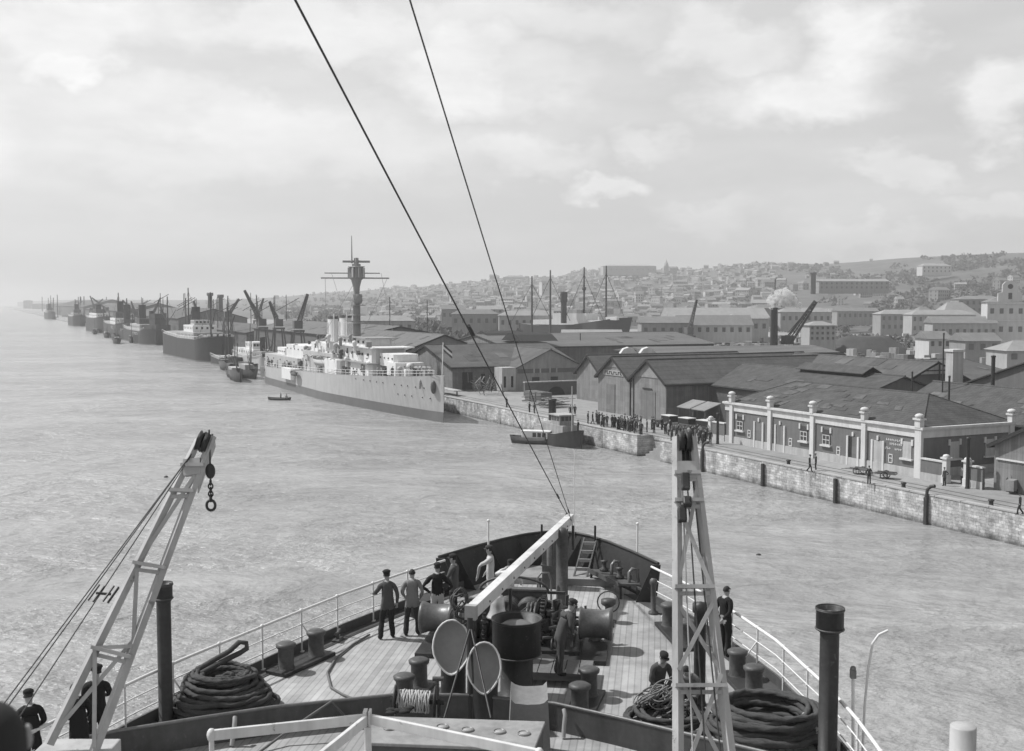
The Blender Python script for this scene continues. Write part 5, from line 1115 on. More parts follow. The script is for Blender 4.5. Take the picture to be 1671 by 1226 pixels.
shed('low_store', 'dark tiled roof right behind the hip end of the harbour building', 9, 36, 21.5, 35, 7.3, 10.3, 'u', M_brick, M_rf1, verge=False, cat='store')
shed('low_store', 'plain low grey roof between the twin sheds and the lantern shed', 60, 88, 50.6, 74, 8.0, 10.4, 'v', M_brick, M_rf2, cat='store')
# posts, chimneys and poles over the roofs
for px, y0, y1, d, r, lab in ((1622, 655, 582, 30, .24, 'thick dark stove pipe above the roofs at the right'), (1540, 650, 545, 26, .09, 'tall thin telegraph pole behind the right end of the harbour building'), (1490, 620, 608, 24, .1, 'short dark pipe on the roof behind the harbour building'), (1551, 660, 615, 22, .12, 'dark stub pole at the roof end of the harbour building'), (1255, 625, 588, 36, .12, 'thin dark pole by the lantern shed'), (947, 600, 545, 60, .12, 'thin dark pole in front of the pale quayside buildings'),
                           (797, 602, 575, 30, .13, 'left of two short dark poles on the quay shed roof'), (810, 602, 575, 30, .13, 'right of two short dark poles on the quay shed roof')):
    s = s_of(px, d); c = Q(s, d); a = Ay(px, y1, c.y); b = MB(); b.tube([c, V((c.x, c.y, a.z))], r, 8); b.lathe([(r, 0), (r * 1.25, .05), (r * 1.25, .2), (0, .25)], V((c.x, c.y, a.z - .1)), 8); b.build('pole' if r < .2 else 'stove_pipe', M_iron, label=lab, cat='pole' if r < .2 else 'stove pipe')
p = Ay(1557, 612, 142); t = thing('brick_chimney', 'stubby pale brick chimney rising among the dark roofs at the right', 'chimney', (p.x, p.y, QZ)); z1 = Ay(1557, 572, 142).z; b = MB(); b.box((p.x, p.y, (QZ + z1) / 2), (1.6, 1.4, z1 - QZ), .3); b.build('shaft', M_plast, t); b = MB(); b.box((p.x, p.y, z1), (1.9, 1.7, .3), .3); b.build('cap', M_trim, t)
# quay furniture: fender piles, lamp posts, carts, cargo
for i, px in enumerate((1148, 1248, 1368, 1518)):
    s = s_of(px, -.2); b = MB(); b.ob(Q(s, -.22, .75), QU * .16, QV * .14, (0, 0, 1.75))
    if px in (1148, 1518): b.tube([Q(s, -.2, 2.4), Q(s, -.1, 3.2), Q(s - .2, .1, 3.5), Q(s - .6, .2, 3.6)], .16, 8)
    b.build('fender_pile', M_iron, label=('dark fender pile with a bent top at the crane jib head', 'plain dark fender pile on the wall below the walking pair', 'plain dark fender pile on the wall below the man by the carts', 'dark fender pile with a bent top, nearest on the quay wall')[i], cat='fender pile')
for px, d, h, lab in ((1173, 4.5, 3.6, 'thick dark post on the quay by the crowd'), (1585, 6.0, 4.6, 'dark lamp post in front of the gateway piers')):
    s = s_of(px, d); t = thing('quay_post', lab, 'post', Q(s, d)); b = MB(); b.lathe([(.24, 0), (.18, .2), (.15, h), (.2, h + .05), (.2, h + .25), (0, h + .3)], Q(s, d), 10); b.build('post', M_iron, t)
def cart(label, p, rz, m=None):
    t = thing('hand_cart', label, 'cart', p, rz); b = MB(); b.box((0, 0, .5), (2.0, 1.0, .09))
    for k in (-.45, .45): b.box((0, k, .6), (1.9, .06, .14))
    b.build('bed', M_grate, t, local=True); b = MB()
    for k in (-.3, .3): b.bar((.95, k, .5), (2.1, k, .35), .06)
    b.build('handles', M_grate, t, local=True)
    for k in (-.58, .58): b = MB(); b.tube([V((.1 + .36 * cos(i * pi / 8), k, .36 + .36 * sin(i * pi / 8))) for i in range(16)], .05, 6, closed=True); b.bar((.1 - .33, k, .36), (.1 + .33, k, .36), .04); b.bar((.1, k, .03), (.1, k, .69), .04); b.build('wheel', M_iron, t, local=True)
cart('dark flat hand cart left of the man standing by the quay edge', Az(1404, 774, QZ), 2.2); cart('dark flat hand cart right of the man standing by the quay edge', Az(1446, 781, QZ), 2.6)
b = MB(); p = Az(1651, 806, QZ); t = thing('porter_barrow', 'loaded porter barrow by the board shed at the right edge', 'barrow', p, .8); b.box((0, 0, .8), (1.1, .7, 1.0)); b.build('load', M_ltgrey, t, local=True); b = MB(); b.bar((.6, -.3, .1), (.75, -.3, 1.6), .06); b.bar((.6, .3, .1), (.75, .3, 1.6), .06); b.box((.1, 0, .26), (1.2, .75, .07)); b.build('frame', M_iron, t, local=True)
for k in (-.35, .35): b = MB(); b.lathe([(.1, -.04), (.24, -.04), (.24, .04), (.1, .04)], (.45, k, .24), 14, 0, (0, 1, 0)); b.build('wheel', M_iron, t, local=True)
for d, lab in ((2.0, 'crane rail nearest the quay edge, flush in the paving'), (3.45, 'crane rail farther from the quay edge, flush in the paving')):
    b = MB(); b.ob(Q(60, d, QZ + .012), QU * 120, QV * .07, (0, 0, .014)); b.build('quay_rail', M_iron2, label=lab, cat='rail')
for i, px in enumerate((1290, 1480, 1625)): c = Q(s_of(px, .75), .75); b = MB(); b.lathe([(.26, 0), (.2, .08), (.18, .38), (.28, .46), (.24, .56), (0, .6)], c, 12); b.build('mooring_bollard', M_iron, label=('squat iron mooring bollard on the quay edge left of the walking pair', 'squat iron mooring bollard on the quay edge right of the hand carts', 'squat iron mooring bollard on the quay edge nearest the right edge')[i], cat='bollard')
# roofed stalls and cars behind the crowd
for i, (s, d) in enumerate(((63.5, 11.2), (60.0, 11.2))):
    t = thing('lean_to', ('left of two small lean-to roofs behind the crowd', 'right of two small lean-to roofs behind the crowd')[i], 'shelter', Q(s, d)); b = MB(); b.hexa([Q(s + a, d + c, z + o) for o in (0, .1) for a, c, z in ((-1.6, -1.3, QZ + 2.9), (1.6, -1.3, QZ + 2.9), (1.6, 1.4, QZ + 3.8), (-1.6, 1.4, QZ + 3.8))]); b.build('roof', mat('corrugated_sheet', .26, .7, .15, 2, ptn=('boards', QU.x, QU.y, .25, .1)), t)
    for a in (-1.4, 1.4):
        for c in (-1.1, 1.2): b = MB(); b.bar(Q(s + a, d + c), Q(s + a, d + c, QZ + (2.92 if c < 0 else 3.7)), .12); b.build('post', M_grate, t)
def car(label, p, rz, body):
    t = thing('parked_car', label, 'car', p, rz, None); b = MB(); b.ext([(-1.9, -.75, .45), (1.9, -.75, .45), (1.9, -.75, 1.0), (.7, -.75, 1.1), (-1.85, -.75, 1.05)], (0, 1.5, 0)); b.build('body', body, t, local=True, bevel=.06)
    b = MB(); b.ext([(-1.75, -.7, 1.04), (.55, -.7, 1.04), (.4, -.7, 1.75), (-1.6, -.7, 1.78)], (0, 1.4, 0)); b.build('cabin', M_dark, t, local=True); b = MB(); b.box((-.6, 0, 1.82), (2.2, 1.45, .12)); b.build('car_roof', M_trim, t, local=True, bevel=.05)
    for x in (-1.25, 1.3):
        for y in (-.75, .75): b = MB(); b.lathe([(.12, -.09), (.36, -.09), (.36, .09), (.12, .09)], (x, y, .36), 16, 0, (0, 1, 0)); b.build('wheel', M_iron, t, local=True)
for i, (s, d) in enumerate(((65.5, 8.6), (61.6, 8.8), (58.0, 9.2))): car(('pale roofed car behind the crowd, leftmost of three', 'pale roofed car behind the crowd, middle of three', 'pale roofed car behind the crowd, rightmost of three')[i], Q(s, d), RZQ + pi / 2 + .1 * i, (M_iron, M_iron2, M_iron)[i])
# cargo by the tug and a tangled heap
b = MB()
for k in range(34): c = Q(97 + R() * 9, 7 + R() * 3.5, QZ + .15 + R() * 1.5 * (.4 + R())); a = RZQ + (R() - .5) * .9; b.bar(c - V((cos(a), sin(a), 0)) * 2, c + V((cos(a), sin(a), (R() - .5) * .3)) * 2, .3, .09, m=0 if R() < .6 else 1)
b.build('timber_pile', [M_grate, M_plast], label='untidy pile of planks on the quay beside the tug', cat='timber')
b = MB()
for k in range(60): c = Q(124 + R() * 7, 6 + R() * 5, QZ + R() * 2.3); d = V((R() - .5, R() - .5, R() * .9)).normalized() * (1 + R() * 1.3); b.bar(c, c + d, .12, .07, m=0 if R() < .7 else 1)
b.build('scrap_heap', [M_iron2, M_ltgrey], label='tangled dark heap on the quay beside the dark roofed shed', cat='heap')
b = MB()
for k in range(3): c = Q(108 + k * 2.2, 11, QZ + .9); b.ob(c, QU * .9, QV * 1.1, (0, 0, .9))
c = Q(114, 10, QZ); b.build('crate_row', M_brick, label='row of dark crates on the quay behind the tug', cat='crates')
t = thing('loading_stage', 'pale timber stage on the quay edge at the warship bow', 'stage', Q(131, 2)); b = MB(); b.ob(Q(131, 2.4, QZ + 1.0), QU * 4.5, QV * .9, (0, 0, .1)); b.build('platform', M_plast, t)
for a in (-4, 4): b = MB(); b.bar(Q(131 + a, 2.4, QZ), Q(131 + a, 2.4, QZ + 1), .25); b.build('trestle', M_iron2, t)
# people
CR = 'people crowding the quay edge beside the landing stairs'
for i in range(78):
    if i < 30 or i > 70: s = 60 + R() * 16; d = .7 + R() * 2.6
    elif i < 50: s = 47 + R() * 9; d = (2.8 if 53 < s < 60 else .8) + R() * 3.2
    else: s = 50 + R() * 20; d = 3 + R() * 4
    if NOT[0] - .3 < s < NOT[1] + .3 and d < NOT[2] + .3: d = NOT[2] + .4 + R() * 2
    k = int(R() ** 1.4 * 8); quay_person(k, Q(s, d), R() * 6.3, ('dark clothed person in the crowd on the quay edge' if k in (0, 2, 4, 1) else 'lighter clothed person in the crowd on the quay edge'), CR if k in (0, 2, 4, 1) else CR + ', lighter dressed')
for k, px, py, rz, lab in ((4, 1321, 770, 4.4, 'left man of the dark suited pair walking below the brick facade'), (0, 1331, 768, 1.2, 'right man of the dark suited pair walking below the brick facade'), (0, 1418, 790, 2.6, 'lone man standing at the quay edge between the two hand carts'), (3, 1541, 793, .4, 'man in grey standing before the left gate pier'), (5, 1570, 790, 2, 'left man of the two in the gateway'), (2, 1576, 792, 1, 'right man of the two in the gateway'), (4, 1664, 840, 1.2, 'man in a dark suit walking at the right edge of the quay'), (1, 1645, 802, 1.0, 'man bent at the loaded barrow by the board shed'),
                            (2, 864, 674, 1, 'left of two dark figures on the quay beyond the tug'), (1, 872, 676, 2, 'right of two dark figures on the quay beyond the tug'), (2, 931, 680, 0, 'left of two dark men by the plank pile'), (0, 938, 679, 3, 'right of two dark men by the plank pile'), (6, 827, 665, 1, 'figure in a light cap by the tangled heap'), (7, 978, 692, 1, 'man standing apart at the left end of the crowd')):
    quay_person(k, Az(px, py, QZ), rz, lab)
# ---------------------------------------------------------------- ships along the quay
def ship_hull(t, bow, fwd, L_, B_, sheer, wl_mat, hull_mat, band=1.6, fine=.36, stern=.12, name='hull', rake=.0):
    """bow point at the waterline, fwd = unit vector to the bow; sheer = [(fraction aft, height)]"""
    lat = V((fwd.y, -fwd.x, 0)); n = 30; st = [i / n for i in range(n + 1)]; rows_ = []
    def half(f, up):
        h = min(1, (f / fine)) ** (.5 if up else .85) if f < fine else 1
        if f > 1 - stern: q = (f - 1 + stern) / stern; h = min(h, sqrt(max(0, 1 - q * q)) * .75 + .25 * (1 - q)) if q < 1 else 0
        return B_ / 2 * h
    def at(f, sg, z, up): p = bow - fwd * (L_ * f) + lat * sg * half(f, up); x = rake * z if f < .02 else 0; return V((p.x + fwd.x * x, p.y + fwd.y * x, z))
    def band_(z0, z1, m, nm, out=0.):
        b = MB()
        for sg in (-1, 1):
            vs = []
            for f in st:
                zt_ = lerp(sheer, f) if z1 is None else z1
                a = at(f, sg, z0, False); c = at(f, sg, zt_, True); k = (z0 / max(.1, lerp(sheer, f))); a = a.lerp(at(f, sg, z0, True), k); c = at(f, sg, zt_, False).lerp(c, zt_ / max(.1, lerp(sheer, f)))
                vs += [a + lat * sg * out, c + lat * sg * out]
            b.add(vs, [(i * 2, i * 2 + 2, i * 2 + 3, i * 2 + 1) for i in range(n)], 0, True)
        return b.build(nm, m, t)
    band_(-1, band, wl_mat, 'boot_topping', .03); h = band_(band - .05, None, hull_mat, name)
    b = MB(); P_ = [at(f, -1, lerp(sheer, f) - .02, True) for f in st] + [at(f, 1, lerp(sheer, f) - .02, True) for f in st[::-1]]
    nn = len(st); b.add(P_, [(i, i + 1, 2 * nn - 2 - i, 2 * nn - 1 - i) for i in range(nn - 1)]); b.build('deck', M_ltgrey, t)
    return lambda f, sg, z: at(f, sg, z, False).lerp(at(f, sg, z, True), z / max(.1, lerp(sheer, f)))
M_wh = mat('warship_grey', .5, .6, .08, .25, dirt=.18); M_ws = mat('warship_white', .8, .6, .08, .4, dirt=.12); M_wb = mat('boot_paint', .17, .6, .15, .4); M_wt = mat('tower_grey', .30, .6, .12, .6)
B0 = Az(724, 690, 0); LC = 120.0
def a_of(px, lat=0.):   # metres aft of the warship bow on the line `lat` metres towards the quay
    k = (px - CX) / F; p = B0 + QV * lat; return (p.x - k * p.y) / (k * QU.y - QU.x)
def Cp(a, v, z): return B0 + QU * a + QV * v + V((0, 0, z - B0.z))
t = thing('warship', 'pale grey cruiser moored bow on at the quay, two funnels and a slim tower mast', 'warship', Cp(50, 0, 0)); WS = t
SHR = [(0, 7.9), (.1, 7.2), (.25, 6.3), (.42, 5.6), (.6, 5.0), (.8, 4.4), (1, 4.3)]
hf = ship_hull(t, B0, -QU, LC, 13.2, SHR, M_wb, M_wh, 1.75, .42, .16)
def wblock(px0, px1, y0, y1, hw_, name, m=None, v=0., parent=None, ch=.6):
    a0, a1 = a_of(px1, v), a_of(px0, v); c = Cp((a0 + a1) / 2, v, 0); z1 = Ay((px0 + px1) / 2, y0, c.y).z; z0 = Ay((px0 + px1) / 2, y1, c.y).z - .6
    b = MB(); k = min(ch, hw_ * .5); pts = [Cp(a0, v - hw_ + k, z0), Cp(a0, v + hw_ - k, z0), Cp(a0 + k, v + hw_, z0), Cp(a1 - k, v + hw_, z0), Cp(a1, v + hw_ - k, z0), Cp(a1, v - hw_ + k, z0), Cp(a1 - k, v - hw_, z0), Cp(a0 + k, v - hw_, z0)]
    b.ext(pts, (0, 0, z1 - z0)); o = b.build(name, m or M_ws, parent or t); return o, (a0, a1, z0, z1)
def wport(o, a0, a1, z, v, n, sz=.28):
    b = MB(); b.box(Cp(a0 + (a1 - a0) * .5 / n, v, z), (sz, sz, sz), RZQ); f_ = b.build('porthole', M_win, o)
    for i in range(1, n): c = f_.copy(); COL.objects.link(c); c.location = QU * (a1 - a0) * i / n
def turret(px0, px1, y0, y1, hw_, fwd=True, m=None):
    o, (a0, a1, z0, z1) = wblock(px0, px1, y0, y1, hw_, 'gun_turret', m, ch=1.2); b = MB(); zz = (z0 + z1) / 2 + .4
    for k in (-.9, 0, .9): b.tube([Cp(a0 + .3 if fwd else a1 - .3, k, zz), Cp(a0 - 7 if fwd else a1 + 7, k, zz + .3)], [.24, .16], 8)
    b.build('gun_barrels', M_wt, o)
turret(650, 672, 591, 607, 2.7)
o, q = wblock(638, 664, 577, 592, 2.4, 'conning_house'); wport(o, q[0], q[1], q[3] - .8, -2.42, 4)
o, q = wblock(577, 637, 589, 613, 4.2, 'lower_deckhouse'); wport(o, q[0] + 2, q[1] - 1, (q[2] + q[3]) / 2 + .4, -4.22, 9); wport(o, q[0] + 2, q[1] - 1, (q[2] + q[3]) / 2 - .7, -4.22, 7, .2)
b = MB(); b.ob(Cp((q[0] + q[1]) / 2, 0, q[3] + .08), QU * ((q[1] - q[0]) / 2 + .8), QV * 4.9, (0, 0, .08)); b.build('deck_edge', M_wt, o)
o, q = wblock(579, 636, 565, 590, 3.4, 'bridge_house'); wport(o, q[0] + 1, q[1] - 1, q[3] - 1.3, -3.42, 6, .5); b = MB(); b.ob(Cp((q[0] + q[1]) / 2 - 1, 0, q[3] + .1), QU * ((q[1] - q[0]) / 2 + 1.2), QV * 4.2, (0, 0, .1)); b.build('bridge_roof', M_ws, o)
o, q = wblock(578, 620, 551, 566, 2.6, 'upper_bridge'); wport(o, q[0] + .6, q[1] - .6, q[3] - .7, -2.62, 5, .5); b = MB(); b.ob(Cp((q[0] + q[1]) / 2, 0, q[3] + .08), QU * ((q[1] - q[0]) / 2 + .9), QV * 3.3, (0, 0, .08)); b.build('bridge_roof', M_wt, o)
for px0, px1, yt in ((535, 552, 518), (554, 574, 516)):
    a = a_of((px0 + px1) / 2); c = Cp(a, 0, 0); zt_ = Ay(550, yt, c.y).z; r_ = (px1 - px0) / 2 * c.y / F * .98; b = MB(); n = 24
    vs = [Cp(a + cos(2 * pi * j / n) * r_ * 1.5, sin(2 * pi * j / n) * r_ * .95, z) for z in (4.6, zt_) for j in range(n)]; b.add(vs, [(j, (j + 1) % n, n + (j + 1) % n, n + j) for j in range(n)], 0, True); b.add(vs[n:], [tuple(range(n))]); fu = b.build('funnel', M_ws, t)
    b = MB(); vs = [Cp(a + cos(2 * pi * j / n) * r_ * 1.54, sin(2 * pi * j / n) * r_ * 1.0, z) for z in (zt_ - .35, zt_ + .25) for j in range(n)]; b.add(vs, [(j, (j + 1) % n, n + (j + 1) % n, n + j) for j in range(n)], 0, True); b.add(vs[n:], [tuple(range(n))]); b.build('funnel_cap', M_iron2, fu)
    b = MB(); b.tube([Cp(a - r_ * 1.6, -.3, 5), Cp(a - r_ * 1.6, -.3, zt_ + .8)], .16, 6); b.tube([Cp(a, -r_ * 1.1, 5), Cp(a, -r_ * 1.1, zt_ - 1)], .12, 6); b.build('steam_pipe', M_ws, fu)
o, q = wblock(530, 580, 560, 575, 3.3, 'funnel_deckhouse', M_ws); o, q = wblock(524, 578, 574, 606, 4.4, 'midship_deckhouse', M_wh); wport(o, q[0], q[1], q[3] - 1.2, -4.42, 8)
# tower mast
am = a_of(582.5); cy = Cp(am, 0, 0).y
def tz(y): return Ay(582, y, cy).z
t_ = MB(); t_.lathe([(.85, 0), (.75, tz(500) - 8), (.62, tz(478) - 8), (.72, tz(468) - 8), (1.1, tz(457) - 8), (1.6, tz(454) - 8)], Cp(am, 0, 8), 12, sm=False); t_.lathe([(1.6, 0), (1.6, 1.0), (1.45, 1.0), (1.45, tz(436) - tz(454)), (1.8, tz(436) - tz(454)), (1.7, tz(435) - tz(454)), (.9, tz(434.5) - tz(454)), (.9, tz(431) - tz(454)), (0, tz(430) - tz(454))], Cp(am, 0, tz(454)), 8, sm=False)
tw_ = t_.build('tower_mast', M_wt, t)
b = MB(); b.lathe([(.5, 0), (1.0, .6), (1.0, 2.0), (.8, 2.1), (0, 2.2)], Cp(am - .7, 0, tz(497)), 14); b.lathe([(2.0, 0), (2.0, .15), (0, .16)], Cp(am, 0, tz(499)), 16); b.lathe([(2.6, 0), (2.6, .15), (0, .16)], Cp(am, 0, tz(528)), 16); b.lathe([(1.9, 0), (1.9, .15), (0, .16)], Cp(am, 0, tz(515)), 16); b.build('mast_platform', M_wt, tw_)
for k in range(8): b = MB(); a_ = k * pi / 4; b.bar(Cp(am + cos(a_) * 1.6, sin(a_) * 1.6, tz(453)), Cp(am + cos(a_) * 1.6, sin(a_) * 1.6, tz(437)), .45, .2, up=(cos(a_), sin(a_), 0)); b.build('top_window_post', M_wh, tw_)
XA = V((1, .15, 0)).normalized(); tc_ = Cp(am, 0, 0)
for y, l0, l1, r_ in ((454, 57, 53, .17), (446, 51, 38, .13)): b = MB(); b.tube([V((tc_.x, tc_.y, tz(y))) - XA * l0 * cy / F, V((tc_.x, tc_.y, tz(y))) + XA * l1 * cy / F], r_, 6); b.build('yard', M_wt, tw_)
b = MB(); b.tube([V((tc_.x, tc_.y, tz(427))) - XA * 22 * cy / F, V((tc_.x, tc_.y, tz(427))) + XA * 22 * cy / F], .24, 8); b.lathe([(.5, 0), (.5, 1.2), (0, 1.3)], V((tc_.x, tc_.y, tz(431))), 10); b.build('range_finder', M_wt, tw_)
b = MB(); b.tube([V((tc_.x, tc_.y, tz(430))) - XA * .9, V((tc_.x, tc_.y, tz(385))) - XA * .9], [.16, .07], 6); b.build('topmast', M_wt, tw_)
b = MB()
for sg in (-1, 1):
    b.tube([V((tc_.x, tc_.y, tz(454))) + XA * sg * 50 * cy / F, Cp(am + 12, sg * 3, 9)], .04, 4); b.tube([V((tc_.x, tc_.y, tz(446))) + XA * sg * 40 * cy / F, Cp(am - 14, sg * 4, 9)], .04, 4); b.tube([V((tc_.x, tc_.y, tz(456))), Cp(am + 26, sg * 4, 6)], .05, 4)
b.build('mast_stay', M_wt, tw_)
# aft works, boats, guns, davits
for args in ((486, 517, 563, 582, 3.0, 'after_deckhouse', M_ws), (463, 477, 567, 579, 1.8, 'after_control_house', M_ws), (455, 512, 580, 600, 3.8, 'after_lower_house', M_wh), (500, 512, 572, 584, 1.5, 'searchlight_house', M_ws)): o, q = wblock(*args); wport(o, q[0], q[1], q[3] - .9, -args[4] - .02, 5)
turret(446, 462, 582, 597, 2.5, False, M_wh)
o, q = wblock(543, 566, 586, 607, 2.0, 'side_gun_house', M_ws, v=-4.0); o, q = wblock(504, 511, 596, 606, 1.0, 'locker', M_ws, v=-3.5)
def small_boat(t, c, d, L_, B_, H_, m, m2=None, name='boat_hull'):
    d = V(d).normalized(); lat = V((d.y, -d.x, 0)); b = MB(); vs = []; n = 10
    for i in range(n + 1):
        f = i / n * 2 - 1; h = B_ / 2 * (1 - abs(f) ** 2.4) ** .7 if abs(f) < 1 else .02; zz = H_ + .22 * H_ * f * f
        vs += [c + d * f * L_ / 2 - lat * h + V((0, 0, zz)), c + d * f * L_ / 2 * .9 - lat * h * .6, c + d * f * L_ / 2 * .9 + lat * h * .6, c + d * f * L_ / 2 + lat * h + V((0, 0, zz)), c + d * f * L_ / 2 * .97 + lat * h * .85 + V((0, 0, zz * .75)), c + d * f * L_ / 2 * .97 - lat * h * .85 + V((0, 0, zz * .75))]
    b.add(vs, [(i * 6 + j, i * 6 + 6 + j, i * 6 + 6 + (j + 1) % 6, i * 6 + (j + 1) % 6) for i in range(n) for j in range(6)], 0, True); return b.build(name, m, t)
bt = thing('ships_boat', 'dark topped pinnace carried on the side of the warship amidships', 'boat', Cp(a_of(525, -5), -5, 5)); c = Cp(a_of(525, -5), -5, 6.9); small_boat(bt, c, QU, 12, 2.6, 1.3, M_wh); b = MB(); b.ob(c + V((0, 0, 1.6)), QU * 4, QV * .9, (0, 0, .35)); b.build('canvas_top', M_iron2, bt)
bt = thing('ships_boat', 'small dark boat hanging at the warship side above the waterline', 'boat', hf(.40, 1, 3.8)); small_boat(bt, hf(a_of(533) / LC, 1, 4.0) - QV * 1.0, QU, 5, 1.4, .7, M_iron2)
for k in range(5):
    a = a_of(505 + k * 11, -5.5); b = MB(); b.tube([Cp(a, -5.4, 4.6), Cp(a, -5.5, 8.4), Cp(a, -6.3, 9.0), Cp(a, -6.9, 8.8)], .12, 6); b.build('boat_davit', M_ws, t)
for a0 in (a_of(672), a_of(560), a_of(470)):
    b = MB()
b = MB(); n = 44
for i in range(n):
    f = .012 + i / n * .94; z = lerp(SHR, f); p = hf(f, 1, z); b.tube([p, p + V((0, 0, 1.0))], .05, 4)
for zz in (.5, 1.0): b.tube([hf(.012 + i / n * .94, 1, lerp(SHR, .012 + i / n * .94)) + V((0, 0, zz)) for i in range(n)], .04, 4)
b.build('guard_rail', M_ws, t)
b = MB()
for px, z in [(p_, 5.6) for p_ in (590, 600, 608, 616, 624, 638, 646, 653, 662, 671)] + [(p_, 3.9) for p_ in (640, 648, 656, 668, 676)]: f = a_of(px, -4) / LC; b.ball(hf(f, 1, z), .15, 8, 6)
b.build('hull_portholes', M_win, t)
f = a_of(703, -1.5) / LC; p = hf(f, 1, 5.9); b = MB(); b.ball(p, (.5, .5, 1.15), 12, 8); b.build('bow_crest', M_iron2, t); b = MB(); p = hf(f + .03, 1, 6.6); b.ball(p, (.25, .3, .5), 8, 6); b.bar(p - V((0, .1, 0)), p - V((.1, .1, 1.2)), .3, .15); b.build('anchor', M_wt, t)
fp = Cp(.6, 0, 7.9); b = MB(); b.tube([fp, fp + V((.2, 0, 5.6))], .09, 6); js = b.build('jackstaff', M_ws, t); b = MB()
for k, m_ in ((0, 0), (1, 1), (2, 0)):
    vs = [fp + V((.2 + u * 1.5, -.05 + .12 * sin(u * 7), 5.4 - k * .42 - u * 1.3 - w_ * .42)) for w_ in (0, 1) for u in [i / 6 for i in range(7)]]; b.add(vs, [(i, i + 1, 8 + i, 7 + i) for i in range(6)], 0 if k == 0 else (1 if k == 1 else 2))
b.build('flag', [M_iron, M_ws, M_iron2], js)
b = MB()
for i in range(230):     # ventilators, lockers, rafts, reels and fittings all over the upper works
    a = 9 + R() * 104; f = a / LC; z = lerp(SHR, f); h = (hf(f, 1, z) - hf(f, -1, z)).length / 2; v = (R() * 2 - 1) * (h - .7)
    if a_of(637) < a < a_of(524) and R() < .7: z += R() * 6.5; v = -(2.6 + R() * 2.2)
    sz = .3 + R() * 1.1
    if R() < .6: b.box(Cp(a, v, z + sz * .4), (sz, sz * .8, sz * (.6 + R())), R() * 3, int(R() * 4))
    else: b.lathe([(sz * .3, 0), (sz * .3, sz), (sz * .45, sz * 1.1), (sz * .4, sz * 1.6), (0, sz * 1.7)], Cp(a, v, z), 8, int(R() * 4))
b.build('deck_fittings', [M_ws, M_wh, M_wt, M_iron2], t)['kind'] = 'stuff'
for a, v in ((a_of(600), -3), (a_of(560), -3.4), (a_of(500), -2.6), (a_of(520), -3)):
    b = MB(); c = Cp(a, v, 12.2 if a < 60 else 9.4); b.lathe([(.1, -3), (.1, 0), (.55, .1), (.6, .8), (.2, .95), (0, 1)], c, 10); b.build('searchlight', M_wt, t)
o = wblock(466, 483, 601, 614, 1.2, 'gangway_platform', M_ws, v=-6.4); b = MB(); b.bar(hf(a_of(470) / LC, 1, 4.2) - QV * .8, hf(a_of(455) / LC, 1, .8) - QV * 1.0, .9, .15); b.build('gangway', M_ws, t)
for i in range(26):
    a = (3 + R() * 20) if i < 12 else (60 + R() * 52); f = a / LC; z = lerp(SHR, f); h = (hf(f, 1, z) - hf(f, -1, z)).length / 2
    k = 5 if R() < .6 else int(R() * 8); quay_person(k, Cp(a, -(h - .4 - R() * 1.2), z), R() * 6, 'tiny crew member standing on the deck of the warship', 'crew on the warship deck')
